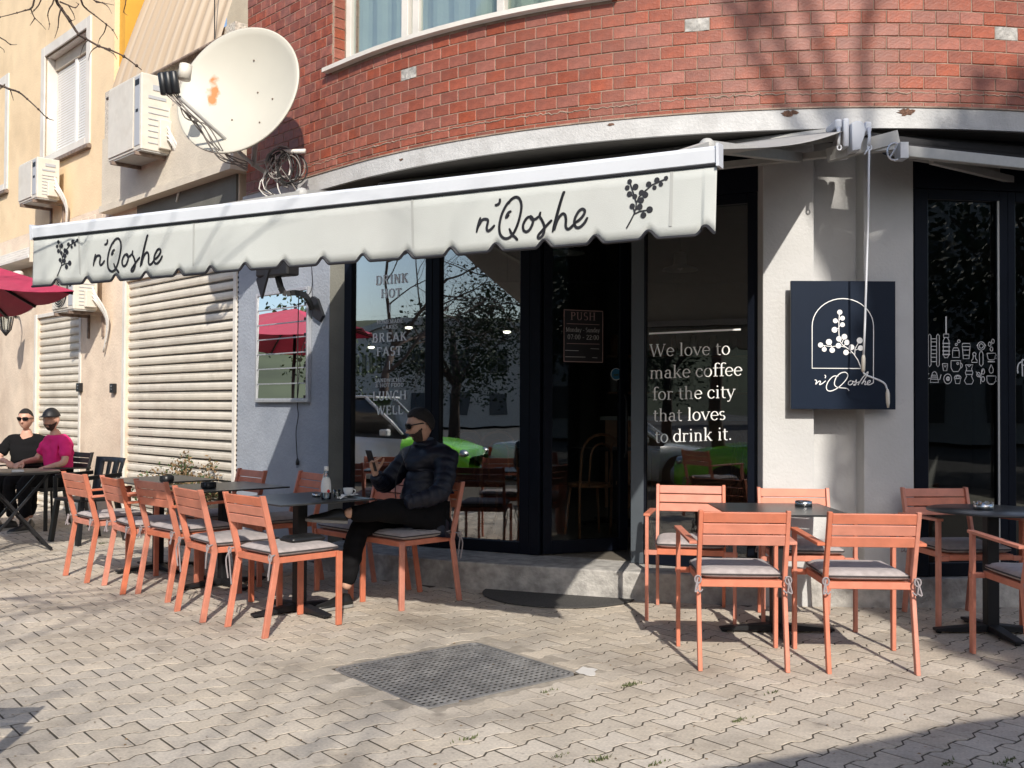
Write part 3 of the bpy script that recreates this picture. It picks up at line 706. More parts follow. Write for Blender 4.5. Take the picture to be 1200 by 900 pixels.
rb = MB(); rbar(rb, 2.41, 6, 0, 3.22, -.02, .3); rb.build('end_wall', 'pilaster', bld)

# ================================================================ left building
lb = thing('apartment_building', 'peach and yellow rendered apartment building with roller shutters on its ground floor', 'building', (0, 0, 0))
T = lambda px: Wt(px)
t_l = 14.0
tS1a, tS1b, tS2a, tS2b = T(273), T(147), T(92.5), T(43)
g = MB()
def wslab(mb, t0, t1, z0, z1, off0, off1):
    mb.prism([Wp(t0, z0, off1), Wp(t1, z0, off1), Wp(t1, z0, off0), Wp(t0, z0, off0)], (0, 0, z1 - z0))
ZG = 3.75
wslab(g, tl + .002, tS1a, -.02, ZG, -.25, -.006)
wslab(g, tS1b, tS2a, -.02, ZG, -.25, 0); wslab(g, tS2b, t_l, -.02, ZG, -.25, 0)
ZS = 2.78
wslab(g, tS1a + .001, tS1b - .001, ZS, ZG - .001, -.25, -.002); wslab(g, tS2a + .001, tS2b - .001, ZS - .25, ZG - .001, -.25, -.002)
gfw = g.build('ground_floor_wall', 'peach', lb)
tY = T(129)
g = MB(); tw0, tw1 = T(97.5), T(48.5); zw0, zw1 = onW(97, 163).z, onW(97, 37).z
wslab(g, tY, tw0, ZG + .001, 9, -.25, 0.0); wslab(g, tw1, t_l, ZG + .001, 9, -.25, 0.0); wslab(g, tw0 + .0005, tw1 - .0005, ZG + .001, zw0, -.25, -.001); wslab(g, tw0 + .0005, tw1 - .0005, zw1, 9, -.25, -.001)
g.build('upper_wall', 'yellow', lb)
g = MB(); wslab(g, tY - .16, tY - .002, 4.7, 9, -.3, -.06); g.build('loggia_pier', 'yellow_bright', lb)
g = MB(); ZPB = onW(160, 228, .13).z; ZBAR = onW(190, 82, .17).z; wslab(g, -.12 + tl, tY - .003, ZPB, ZBAR - .42, -.05, .13); g.build('balcony_parapet', 'cream', lb)
g = MB(); wslab(g, -.10 + tl, tY - .02, ZBAR - .418, ZBAR + .14, -.05, .11); g.build('parapet_stucco', 'stucco', lb)
g = MB(); wslab(g, tl - .12, tY, ZPB - .08, ZPB - .002, -.2, .16); g.build('parapet_ledge', 'cream', lb)
g = MB(); wslab(g, tl + .02, T(160), 3.06, ZPB - .081, -.2, .02); g.build('shade_slab', 'darkgrey', lb)  # dark slab on the wall, soffit shade under the parapet put in as colour
g = MB()
g = MB(); wslab(g, tl - 2.5, tY + 1, 4.4, 10, -2.2, -2.0); g.build('loggia_back_wall', 'cream', lb)
# ribbed band of long bricks under the window
for i in range(6):
    z0 = ZPB - .55 + i * .092
    for k in range(9):
        ta = T(131) + .002 + k * .215 + (i % 2) * .1
        if ta + .205 > T(74): continue
        g = MB(); wslab(g, ta, ta + .205, z0, z0 + .084, .001, .014); g.build('brick', 'peach', gfw, bevel=.004)
# balcony blind cloth
tb0, tb1 = T(273), T(141)
bl = thing('balcony_blind', 'beige vertically striped cloth blind hanging over the balcony rail', 'blind')
mb = MB(); n = 80; vs = []
nt_z = 12
for j in range(nt_z + 1):
    for i in range(n + 1):
        f_ = j / nt_z; t_ = tb0 + (tb1 - tb0) * i / n; off = .17 - f_ * 1.0 + .018 * math.sin(i * 0.9) * (0.4 + f_); z = ZBAR + .01 + 2.9 * f_ ** .93
        vs.append(Wp(t_, z, off))
mb.cs = True; mb.add(vs, [(j * (n + 1) + i, j * (n + 1) + i + 1, (j + 1) * (n + 1) + i + 1, (j + 1) * (n + 1) + i) for j in range(nt_z) for i in range(n)])
m_ = mat('blind', (0.66, 0.54, 0.39), 0.9, var=0.04); nt = m_.node_tree; b = nt.nodes['Principled BSDF']
tc = nt.nodes.new('ShaderNodeTexCoord'); dp = nt.nodes.new('ShaderNodeVectorMath'); dp.operation = 'DOT_PRODUCT'; dp.inputs[1].default_value = UW * 26
nt.links.new(tc.outputs['Object'], dp.inputs[0]); sn = nt.nodes.new('ShaderNodeMath'); sn.operation = 'SINE'; nt.links.new(dp.outputs['Value'], sn.inputs[0])
mx = nt.nodes.new('ShaderNodeMix'); mx.data_type = 'RGBA'; mr = nt.nodes.new('ShaderNodeMapRange'); mr.inputs[1].default_value = -.5; mr.inputs[2].default_value = .5; nt.links.new(sn.outputs[0], mr.inputs[0]); nt.links.new(mr.outputs[0], mx.inputs[0])
mx.inputs[6].default_value = (.47, .36, .25, 1); mx.inputs[7].default_value = (.58, .47, .35, 1); nt.links.new(mx.outputs[2], b.inputs['Base Color'])
mb.build('cloth', 'blind', bl)
mb = MB(); mb.tube([Wp(tb0 - .06, ZBAR, .175), Wp(tb1 + .05, ZBAR, .175)], .017, 8); mb.build('bottom_bar', 'rust_metal', bl)
mb = MB(); mb.tube([Wp(tb0 + .10, ZBAR, .18), Wp(tb0 + .10, 6.6, .20)], .006, 5); mb.build('support_arm', 'dark_metal', bl)
# roller shutters
def shutter(t0, t1, ztop, name='roller_shutter'):
    f = MB(); wslab(f, t1 + .001, t1 + .07, 0, ztop + .05, -.05, .022); wslab(f, t0 - .06, t0 - .001, 0, ztop + .05, -.05, .012); wslab(f, t0, t1, ztop + .001, ztop + .05, -.05, .01)
    sh = f.build(name, 'white_trim' if t0 < 3 else 'white_trim', lb, bevel=.003)
    n_ = int(ztop / .1)
    prof = [(0.0, -.040), (.012, -.052), (.022, -.052), (.030, -.028), (.055, -.022), (.080, -.024), (.098, -.034)]
    mb = MB()
    for i in range(len(prof) - 1):
        (z0, o0), (z1, o1) = prof[i], prof[i + 1]; w = t1 - t0
        mb.add([(0, -o0 * -1, z0)] * 0 or [(0, o0, z0), (w, o0, z0), (w, o1, z1), (0, o1, z1)], [(0, 1, 2, 3)])
    me = mb.mesh('slat', 'slat_metal')
    for k in range(n_ + 1):
        o = bpy.data.objects.new('slat', me); col.objects.link(o); o.parent = sh
        base = Wp(t0, ztop - .1 * (k + 1) + random.uniform(-.0015, .0015), random.uniform(-.0015, .0015))
        # local x -> UW, local y -> NW
        o.matrix_local = Matrix(((UW.x, NW.x, 0, base.x), (UW.y, NW.y, 0, base.y), (0, 0, 1, base.z), (0, 0, 0, 1)))
        if base.z < .02: break
    g_ = MB(); wslab(g_, t0, t1, 0, ztop, -.12, -.10); g_.build('backing', 'dark_metal', sh)
    return sh
shutter(tS1a, tS1b, ZS); shutter(tS2a, tS2b, ZS - .25)
# upper window with its own shutter leaves
def trim_window(t0, t1, z0, z1):
    f = MB(); b_ = .13; o0, o1 = -.02, .02
    wslab(f, t0 - b_, t0, z0 - .10, z1 + b_, o0, o1); wslab(f, t1, t1 + b_, z0 - .10, z1 + b_, o0, o1); wslab(f, t0 + .001, t1 - .001, z1, z1 + b_ - .001, o0, o1)
    # reveals
    wslab(f, t0 - .0, t0 + .015, z0, z1, -.24, -.021); wslab(f, t1 - .015, t1, z0, z1, -.24, -.021); wslab(f, t0, t1, z1 - .015, z1 - .0, -.24, -.021)
    w_ = f.build('window', 'white_trim', lb, bevel=.003)
    g_ = MB(); wslab(g_, t0 + .02, t1 - .02, z1 - .17, z1 - .02, -.20, -.12); g_.build('shutter_box', 'cream', w_)
    g_ = MB(); tm = (t0 + t1) / 2; wslab(g_, tm - .035, tm + .035, z0, z1 - .17, -.19, -.13); g_.build('centre_post', 'white_slat', w_)
    g_ = MB(); z = z0 + .01
    while z < z1 - .2:
        for a, b in ((t0 + .02, tm - .036), (tm + .036, t1 - .02)):
            g_.add([Wp(a, z, -.150), Wp(b, z, -.150), Wp(b, z + .033, -.156), Wp(a, z + .033, -.156), Wp(a, z + .036, -.175), Wp(b, z + .036, -.175)], [(0, 1, 2, 3), (3, 2, 5, 4)])
        z += .036
    g_.build('slat', 'white_slat', w_, kind='stuff')
    g_ = MB(); wslab(g_, t0, t1, z0, z1, -.24, -.20); g_.build('shutter_backing', 'cream', w_)
    g_ = MB(); wslab(g_, t0 - b_ - .03, t1 + b_, z0 - .16, z0 - .115, -.02, .06); g_.build('sill', 'rust_metal', w_)
    g_ = MB(); wslab(g_, t0 + .03, t1 - .02, z0 - .11, z0 + .0, -.2, .015); g_.build('sill_slab', 'white_trim', w_)
trim_window(tw0, tw1, zw0, zw1); trim_window(T(3) + .02, T(3) + 1.3, zw0 - .1, zw1)
# intercom boxes
for px, py, txt in ((95.5, 454, 'small black key switch box at the right edge of the narrow shutter'), (135, 455, 'small black key switch box beside the wide roller shutter')):
    c = onW(px, py, .0); t_ = (c - W0).dot(UW); g = MB(); wslab(g, t_ - .05, t_ + .05, c.z - .055, c.z + .055, .001, .05)
    b_ = thing('switch_box', txt, 'switch box', (0, 0, 0), 0, 'key switch boxes by the shutters'); g.build('housing', 'black_plastic', b_, bevel=.005)
    g = MB(); g.tube([Wp(t_ - .01, c.z + .02, .0505), Wp(t_ - .01, c.z + .02, .056)], .012, 10); g.tube([Wp(t_ - .01, c.z - .015, .0505), Wp(t_ - .01, c.z - .015, .056)], .010, 10); g.build('lock', 'chrome', b_)
# ================================================================ air conditioners
def ac_unit(px, py_bot, w, h, d, label, gap=.10, louvre=True, grille=False, pipes=True):
    """px = image column of the front corner nearest the camera; hung on wall W."""
    off = gap + d
    p = onW(px, py_bot, off); t0 = (p - W0).dot(UW); zb = p.z
    root = thing('air_conditioner', label, 'air conditioner', (0, 0, 0), 0, 'outdoor air conditioner units')
    g = MB(); wslab(g, t0, t0 + w, zb, zb + h, gap, off); o = g.build('casing', 'ac_white', root, bevel=.012, seg=3)
    g = MB(); wslab(g, t0 + .02, t0 + w * .62, zb + .02, zb + h - .02, off + .001, off + .008)
    if not grille: wslab(g, t0 + w * .30, t0 + w - .02, zb + .03, zb + h - .03, off + .001, off + .012)
    g = MB(); wslab(g, t0 + .17, t0 + w - .015, zb + .03, zb + h - .03, off + .001, off + .012); g.build('front_panel', 'ac_white', root, bevel=.004)
    g = MB(); wslab(g, t0 + .03, t0 + .15, zb + .05, zb + h - .03, off + .001, off + .006); g.build('name_strip', 'ac_grey', root)
    g = MB(); wslab(g, t0 + .04, t0 + .14, zb + h - .12, zb + h - .06, off + .0065, off + .0085); wslab(g, t0 + .06, t0 + .12, zb + h * .5, zb + h * .5 + .03, off + .0065, off + .0085); g.build('badge', 'black', root)
    if grille:
        g = MB(); c = Wp(t0 + w * .58, zb + h * .5, off + .013)
        g.disc(c, h * .43, UW, (0, 0, 1), 28); g.build('fan_opening', 'black', root)
        g = MB()
        for k in range(8): g.tube([c + (UW * math.cos(a) + Vector((0, 0, 1)) * math.sin(a)) * h * .055 * (k + 1) + NW * .02 for a in [i * 6.2832 / 24 for i in range(25)]], .003, 4)
        g.build('fan_grille', 'ac_white', root)
    if louvre:
        g = MB()
        for i in range(7):
            z = zb + h * .10 + i * h * .078; q = Wp(t0 - .003, z, 0)
            g.obox(q + NW * (gap + d * .46), NW * d * .32, UW * .004, (0, 0, .004))
        g.build('side_louvre', 'ac_grey', root)
        g = MB(); g.obox(Wp(t0 - .004, zb + h * .83, gap + d * .42), NW * d * .22, UW * .004, (0, 0, h * .035)); g.obox(Wp(t0 - .004, zb + h * .70, gap + d * .5), NW * d * .28, UW * .003, (0, 0, h * .02)); g.build('grip', 'ac_grey', root)
    g = MB(); wslab(g, t0 - .055, t0 - .001, zb + .03, zb + h * .42, gap + .03, gap + .16); g.build('valve_cover', 'ac_white', root, bevel=.008, seg=2)
    g = MB()
    for tt in (t0 + .10, t0 + w - .12):
        g.obox(Wp(tt, zb - .03, off / 2 + .01), NW * (off / 2 + .01), UW * .018, (0, 0, .018)); g.obox(Wp(tt, zb - .16, .012), NW * .012, UW * .018, (0, 0, .14))
    g.build('bracket', 'rust_metal', root)
    g = MB(); wslab(g, t0 + .01, t0 + w - .01, zb - .012, zb - .001, gap + .02, off - .01); g.build('base_tray', 'alu_grey', root)
    if pipes:
        g = MB()
        for k in range(4):
            a = Wp(t0 - .05, zb + .12 + .05 * k, gap + .08); g.tube(smooth_pts([a, a - UW * .07 - Vector((0, 0, .02 + .02 * k)), Wp(t0 - .10 - .02 * k, zb - .10, .06), Wp(t0 - .06 + .03 * k, zb - .34 - .05 * k, .03)], 4), .009 + .004 * (k % 2), 6)
        g.build('pipe', 'cable_white', root)
    return root
ac_unit(165, 174, .82, .80, .34, 'large cream air conditioner on the balcony parapet left of the dish', grille=False)
ac_unit(43, 231, .66, .52, .28, 'small cream air conditioner below the shuttered upper window')
ac_unit(86, 362, .66, .54, .28, 'white air conditioner half hidden by the awning beside the parasol', gap=.12, grille=True)

# ================================================================ satellite dish
DC = at_y(290, 116.5, 8.35); DNv = Vector((-.30, -.92, .226)).normalized(); DR = .57
dish = thing('satellite_dish', 'large cream satellite dish with a rusty orange stain beside the brick wall', 'satellite dish', (0, 0, 0))
Zd = DNv; Xd = Vector((0, 0, 1)).cross(Zd).normalized(); Yd = Zd.cross(Xd)
MD = Matrix((( Xd.x, Yd.x, Zd.x, DC.x), (Xd.y, Yd.y, Zd.y, DC.y), (Xd.z, Yd.z, Zd.z, DC.z), (0, 0, 0, 1)))
mb = MB(); prof = [(1e-4, 0)] + [(DR * k / 14, .16 * (k / 14) ** 2 * DR / .55) for k in range(1, 15)] + [(DR + .014, .165), (DR + .016, .150), (DR + .002, .148)] + [(DR * k / 10, .16 * (k / 10) ** 2 - .012) for k in range(9, 0, -1)]
mb.lathe(prof, n=64); rust(M['dish'], (-.31, .06), (.055, .15)); r_ = mb.build('reflector', 'dish', dish); r_.matrix_local = MD
for a, b in ((.1, .05), (.28, -.05), (.2, -.27), (-.1, -.2), (.05, .33)):
    mb = MB(); mb.ball((a, b, .16 * (a * a + b * b) / .3 + .004), .008, 8, 5); o = mb.build('rivet', 'rust_metal', dish); o.matrix_local = MD
ln = at_y(200, 98, 7.75); lo = MD @ Vector((0.10, -DR, .15))
wp = wallpt(.75, 0, -.03)[0]; anchor = Vector((wp.x, wp.y, 3.62))
mb = MB(); root_arm = at_y(297, 193, 8.5); mb.tube([root_arm, ln + Vector((.06, .02, -.10))], .016, 8); mb.build('feed_arm', 'alu_grey', dish)
mb = MB()
for k in range(3): q = ln + Xd * (.035 * (k - 1)) * 1.6; mb.tube([q + Vector((0, 0, -.085)), q + Vector((-.02, -.02, .085))], .031, 12)
mb.build('receiver_head', 'black_plastic', dish, bevel=.006)
mb = MB(); mb.tube([ln + Vector((.09, .05, .05)), ln + Vector((.10, .06, .17))], .05, 12); mb.build('rear_receiver', 'ac_white', dish)
mb = MB(); mb.tube([DC - DNv * .03, DC - DNv * .18], .06, 10); mb.tube([DC - DNv * .17, root_arm, anchor], .028, 8); mb.tube([root_arm, anchor + Vector((.0, 0, -.28))], .02, 8); mb.build('mast', 'alu_grey', dish)
mb = MB()
for k in range(6):
    j = lambda a: Vector((random.uniform(-a, a), random.uniform(-a, a), random.uniform(-a, a)))
    mb.tube(smooth_pts([ln + Vector((.02 * (k - 2), 0, -.08)), ln + Vector((.12, .06, -.22)) + j(.03), at_y(228 + 3 * k, 148, 7.95) + j(.02), at_y(258 + k, 178 + 3 * (k % 3), 8.1) + j(.03), at_y(290, 190 + 2 * k, 8.3)], 5), .0055, 5)
mb.build('feed_cable', 'cable', dish)
coil = thing('cable_coil', 'tangled coils of grey and black cable hung where brick meets fascia', 'cables')
for kk, (m_, n_) in enumerate((('cable_black', 8), ('cable', 6), ('cable_white', 1))):
    mb = MB(); c0 = at_y(331, 195, 8.35)
    for k in range(n_):
        c = c0 + Vector((random.uniform(-.08, .10), random.uniform(-.08, .02), random.uniform(-.05, .05))); a = random.uniform(.06, .13); b = random.uniform(.09, .18); ph = random.random() * 6
        ax = Vector((1, random.uniform(-.5, .5), 0)).normalized()
        mb.tube([c + ax * a * math.cos(ph + t) + Vector((0, 0, 1)) * b * math.sin(ph + t) + Vector((0, random.uniform(-.004, .004), 0)) for t in [i * .33 for i in range(int(random.uniform(10, 19)))]], .0065 if kk != 1 else .0055, 5)
    for k in range(3): mb.tube(smooth_pts([c0 + Vector((random.uniform(-.1, .1), 0, .1)), c0 + Vector((random.uniform(-.2, .2), -.03, -.2)), c0 + Vector((random.uniform(-.3, .35), .0, random.uniform(-.42, -.3)))], 5), .005, 5)
    mb.build('cable_loop', m_, coil)
mb = MB(); mb.tube([at_y(330, 178, 8.35), at_y(358, 177, 8.3)], .02, 8); mb.build('conduit_stub', 'cable_white', coil)

# ================================================================ awnings
aw = thing('awning', 'long off white scalloped cafe awning with black script lettering and sprig emblems', 'awning')
AR = at_y(840, 171, 3.55); ALf = at_y(39, 265, 5.22)
UA = (ALf - AR); UA.z = 0; AL_len = UA.length; UA.normalize(); NA = Vector((UA.y, -UA.x, 0))
if NA.y > 0: NA = -NA
ztp = (AR.z + ALf.z) / 2
A0 = Vector((AR.x, AR.y, 0))
def Ap(u, z, off=0.0): p = A0 + UA * u + NA * off; return Vector((p.x, p.y, z))
RH = .064; VH = .250     # front rail and valance heights
mb = MB(); mb.prism([Ap(0, ztp - RH, -.035), Ap(0, ztp - RH, .006), Ap(0, ztp - .012, .012), Ap(0, ztp, .004), Ap(0, ztp + .004, -.035)], UA * AL_len); mb.build('front_rail', 'rail_white', aw, bevel=.003)
mb = MB(); mb.prism([Ap(-.012, ztp - RH - .012, -.045), Ap(-.012, ztp - RH - .012, .014), Ap(-.012, ztp + .006, .02), Ap(-.012, ztp + .012, -.045)], UA * .011); mb.prism([Ap(AL_len + .001, ztp - RH - .01, -.04), Ap(AL_len + .001, ztp - RH - .01, .012), Ap(AL_len + .001, ztp + .006, .018), Ap(AL_len + .001, ztp + .01, -.04)], UA * .010); mb.build('end_cap', 'rail_white', aw)
mb = MB(); mb.prism([Ap(.002, ztp - RH - .008, -.01), Ap(.002, ztp - RH - .008, .004), Ap(.002, ztp - RH - .001, .004), Ap(.002, ztp - RH - .001, -.01)], UA * (AL_len - .004)); mb.build('valance_groove', 'dark_metal', aw)
zv1 = ztp - RH - .008; zv0 = zv1 - VH; NP = 17
def scallop(u):
    k = (u / AL_len * NP + .33) % 1.0; d_ = abs(k - .5) / .19
    return .031 * (math.cos(min(d_, 1) * math.pi) * .5 + .5)
mb = MB(); n = 560; mb.cs = True; vs = []
def voff(u, f_): return -.004 + .010 * f_ * math.sin(u * 3.1 + 1) + .005 * math.sin(u * 9.0) * f_ + (.012 * f_ if u < .05 else 0)
for i in range(n + 1):
    u = AL_len * i / n; zb_ = zv0 + scallop(u)
    for j in range(7):
        f_ = j / 6; vs.append(Ap(u, zv1 + (zb_ - zv1) * f_, voff(u, f_)))
mb.add(vs, [(i * 7 + j, (i + 1) * 7 + j, (i + 1) * 7 + j + 1, i * 7 + j + 1) for i in range(n) for j in range(6)]); mb.build('valance', 'awning_white', aw, solid=.0015)
mb = MB(); mb.tube([Ap(AL_len * i / n, zv0 + scallop(AL_len * i / n) - .001, voff(AL_len * i / n, 1) + .003) for i in range(n + 1)], .0065, 5); mb.build('edge_piping', 'ink', aw)
for u_ in (.17, 1.31, 2.55, 3.35):
    mb = MB(); mb.ribbon([Ap(u_, zv1 - .002, voff(u_, 0) + .0022), Ap(u_, zv1 - VH * .5, voff(u_, .5) + .0022), Ap(u_, zv0 + .04, voff(u_, .95) + .0022)], .012, NA); mb.build('seam', 'awning_seam', aw)
# roller and sloping cloth
RP = wallpt(s_at(978, 3.1), 3.17, .05)[0]; PROJ = (RP - AR).dot(-NA); zr = 3.19
mb = MB(); n, m_ = 40, 12; vs = []
for i in range(n + 1):
    u = AL_len * i / n
    for j in range(m_ + 1):
        f_ = j / m_; vs.append(Ap(u, ztp - .004 + (zr - ztp) * f_ - .10 * math.sin(math.pi * f_) * (.35 + (.65 if u < .5 else .2) * 0 + .3 * math.sin(u * 2) ** 2), -.034 - (PROJ - .03) * f_))
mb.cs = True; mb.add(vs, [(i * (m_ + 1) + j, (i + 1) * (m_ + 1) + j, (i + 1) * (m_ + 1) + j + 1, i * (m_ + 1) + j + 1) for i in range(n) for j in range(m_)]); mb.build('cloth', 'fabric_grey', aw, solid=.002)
mb = MB(); mb.tube([Ap(0.02, zr - .03, -PROJ), Ap(AL_len, zr - .03, -PROJ)], .045, 12); mb.tube([Ap(-.35, zr - .16, -PROJ + .02), Ap(AL_len, zr - .16, -PROJ + .02)], .03, 4); mb.build('roller', 'alu_grey', aw)
for u0, u1 in ((.30, 1.35), (AL_len - .3, AL_len - 1.35)):
    mb = MB(); a, b, c = Ap(u0, zr - .17, -PROJ + .05), Ap(u0 + (u1 - u0) * .18, zr - .45, -PROJ * .5), Ap(u0 + (u1 - u0) * .02, ztp - .05, -.04)
    mb.bar(a, b, .045, .06); mb.bar(b, c, .035, .05); mb.build('folding_arm', 'alu_grey', aw)
    mb = MB(); mb.ball(b, .045, 10, 6); mb.build('elbow', 'alu_grey', aw)
mb = MB(); q = Ap(.12, zr - .18, -PROJ + .06); mb.bar(q, Ap(-.32, zr - .10, -PROJ + .02), .05, .085); mb.build('mount_bracket', 'alu_grey', aw)

# --- script lettering and sprigs on the valance, traced in valance coordinates (u, z)
def va(zx, zy):                         # traced at 3.75x from the photograph's right hand logo
    p = hit(530 + zx / 3.75, 200 + zy / 3.75, A0, NA); q = p - A0; return (q.dot(UA), p.z)
QL = [[(104, 271), (112, 238), (123, 204)], [(112, 248), (128, 218), (146, 212), (156, 220), (150, 250), (155, 264), (170, 256), (186, 238)],
      [(186, 152), (200, 148), (208, 138), (209, 122)],
      [(260, 177), (245, 186), (236, 206), (250, 192)], [(257, 128), (238, 150), (218, 190), (207, 235), (208, 272), (220, 292), (238, 298), (258, 288), (276, 262), (292, 220), (303, 170), (302, 140), (292, 120), (276, 116), (257, 128), (246, 146)],
      [(250, 253), (262, 280), (276, 292), (288, 306)],
      [(342, 200), (326, 210), (312, 236), (313, 260), (326, 268), (342, 256), (354, 228), (352, 208), (342, 200), (350, 214), (366, 212), (380, 200)],
      [(388, 180), (384, 200), (394, 218), (404, 244), (402, 272), (390, 292), (378, 296), (378, 284), (396, 262), (420, 234), (438, 216)],
      [(440, 270), (450, 228), (468, 160), (486, 104), (491, 94), (482, 118), (462, 190), (446, 262), (462, 216), (482, 190), (495, 194), (499, 216), (498, 244), (506, 256), (520, 250), (536, 232)],
      [(536, 230), (560, 214), (578, 192), (582, 176), (572, 168), (556, 178), (540, 206), (536, 232), (544, 248), (560, 248), (580, 230), (595, 204)]]
BER = [(780, 48, 9), (770, 75, 9), (806, 71, 11), (780, 103, 10), (804, 114, 9), (833, 97, 10), (864, 60, 10), (900, 42, 10), (940, 33, 8), (890, 75, 8), (918, 60, 8), (850, 107, 11), (832, 131, 11), (793, 157, 10), (826, 160, 11), (870, 173, 12), (843, 197, 11)]
STM = [[(768, 255), (786, 222), (801, 192), (809, 165), (811, 142), (822, 116), (846, 92), (880, 62), (940, 36)], [(811, 145), (803, 118), (792, 84), (780, 50)], [(801, 192), (826, 180), (868, 174)], [(804, 187), (797, 160)], [(812, 138), (832, 130)], [(808, 172), (826, 160)], [(800, 112), (782, 103)]]
def put_logo(mb, du, keep_text=True, sprig_du=0.0, scale_pivot=None):
    nz = NA
    def P(u, z): return Ap(u + du, z, voff(u + du, min(1, (zv1 - z) / VH)) + .0035)
    if keep_text:
        for s_ in QL:
            pts = smooth_pts([Vector((*va(*q), 0)) for q in s_], 5); k = len(pts)
            mb.ribbon([P(q.x, q.y) for q in pts], [.0115 * (0.55 + .45 * min(1, i / 3, (k - 1 - i) / 3 + .2)) for i in range(k)], nz)
            mb.ribbon([P(q.x, q.y) for q in pts], .0080, nz)
    else:
        for s_ in STM: mb.ribbon([P(*va(*q)) for q in s_], .0058, nz)
        for x, y, r_ in BER:
            c = P(*va(x, y)); mb.disc(c + NA * .0006, r_ * 1.25 / F, UA, (0, 0, 1), 14)
lt = MB(); put_logo(lt, 0.0); lt.build('lettering', 'ink', aw)
uL = hit(107, 300, A0, NA) - A0; uR = va(104, 271)[0]; shift = hit(150, 300, A0, NA); 
du2 = (hit(107.5, 305, A0, NA) - A0).dot(UA) - va(104, 271)[0]
lt = MB(); put_logo(lt, du2)
lt.build('lettering', 'ink', aw)
lt = MB(); put_logo(lt, 0.0, False); lt.build('sprig_emblem', 'ink', aw)
lt = MB(); dus = (hit(66, 325, A0, NA) - A0).dot(UA) - va(768, 255)[0]; put_logo(lt, dus, False); lt.build('sprig_emblem', 'ink', aw)

# --- second awning, drawn in, over the right hand windows
a2 = thing('awning', 'retracted grey awning with folded arms above the right hand windows', 'awning')
B0 = at_y(1062, 178, 6.18); B1 = at_y(1200, 188, 6.18 + .30) ; B1 = B0 + (B1 - B0) * 3; B1.z = B0.z
mb = MB(); mb.bar(B0, B1, .05, .07); mb.build('front_rail', 'alu_grey', a2, bevel=.004)
Q0 = wallpt(s_at(1020, 3.1), 3.19, -.02)[0]; Q1 = wallpt(s_at(1020, 3.1) + 2.9, 3.19, -.02)[0]
mb = MB(); n = 24; vs = []
for i in range(n + 1):
    a = Q0.lerp(Q1, i / n); a = Vector((a.x, a.y, 3.19)); b = (B0 + Vector((-.35, -.0, 0))).lerp(B1, i / n) if False else B0.lerp(B1, i / n)
    b = Vector((b.x, b.y + .03, B0.z + .02))
    for j in range(6):
        f_ = j / 5; p = a.lerp(b, f_); p.z -= .10 * math.sin(math.pi * f_); vs.append(p)
mb.cs = True; mb.add(vs, [(i * 6 + j, (i + 1) * 6 + j, (i + 1) * 6 + j + 1, i * 6 + j + 1) for i in range(n) for j in range(5)]); mb.build('cloth', 'fabric_dark', a2, solid=.002)
mb = MB(); R0 = wallpt(s_at(1010, 3.1), 3.05, -.04)[0]; R1 = wallpt(s_at(1010, 3.1) + 3.0, 3.05, -.04)[0]; mb.tube([Q0 + Vector((0, 0, -.06)), Q1 + Vector((0, 0, -.06))], .05, 10); mb.build('roller', 'fabric_dark', a2)
mb = MB(); e = (B0 + B1) / 2 + Vector((-.3, .22, .03)); mb.bar(R0.lerp(R1, .12) + Vector((0, -.05, .0)), e, .04, .05); mb.bar(e + Vector((0, 0, -.055)), B0.lerp(B1, .08) + Vector((0, .06, -.02)), .035, .045); mb.build('folding_arm', 'alu_grey', a2)
mb = MB(); q = B0 + Vector((-.03, .0, .0)); mb.box(q.x, q.y, q.z, .05, .10, .10); q2 = B0 + Vector((-.075, 0, 0))
mb.tube([q2 + Vector((.05 * math.cos(a) * .9, 0, .055 * math.sin(a))) for a in [i * 6.2832 / 16 for i in range(17)]], .006, 5); mb.tube([q2 + Vector((-.03, 0, -.04)), q2 + Vector((.02, 0, .045))], .005, 5); mb.build('rail_end_casting', 'alu', a2)

# --- white gear brackets between the awnings and the hanging crank
gb_ = thing('awning_gearbox', 'white awning gear brackets mounted on the fascia between both awnings', 'bracket')
YB = 6.28
def bx(px0, px1, py0, py1, y, dpt, mb):
    a, b = at_y(px0, py0, y), at_y(px1, py1, y); mb.box((a.x + b.x) / 2, y + dpt / 2, (a.z + b.z) / 2, abs(b.x - a.x), dpt, abs(a.z - b.z))
for nm, q in (('bracket', (979, 987, 139, 150)), ('bracket', (988.5, 995.5, 138, 172)), ('bracket', (1014, 1022, 142, 154))):
    mb = MB(); bx(*q, YB, .22, mb); mb.build(nm, 'rail_white', gb_, bevel=.012, seg=3)
mb = MB(); pr_ = [at_y(x, y, YB - .02) for x, y in ((998, 144), (1003, 141.5), (1009, 141.5), (1013, 145), (1015, 152), (1013, 160), (1010, 168), (1009, 175), (999, 176.5), (998.5, 160))]
mb.prism(pr_, (0, .26, 0)); mb.build('gear_cover', 'rail_white', gb_, bevel=.006, seg=2)
for px in (982.5, 1018):
    mb = MB(); mb.tube([at_y(px, 150, YB), at_y(px + (1.0 if px > 1000 else .5), 160, YB - .02), at_y(px, 170, YB - .03)], [.014, .010, .012], 8)
    c = at_y(px + 1, 173, YB - .03); mb.tube([c + Vector((.013 * math.cos(a), 0, .016 * math.sin(a))) for a in [i * .5 for i in range(14)]], .005, 5); mb.build('drive_eye', 'rail_white', gb_)
mb = MB(); mb.tube([at_y(1019, 172, YB - .03), at_y(1013, 181, YB - .04)], .006, 6); mb.build('hook', 'rail_white', gb_)
ck = thing('crank_rod', 'long thin white awning crank rod hanging in front of the navy sign', 'crank handle')
YK = 6.40
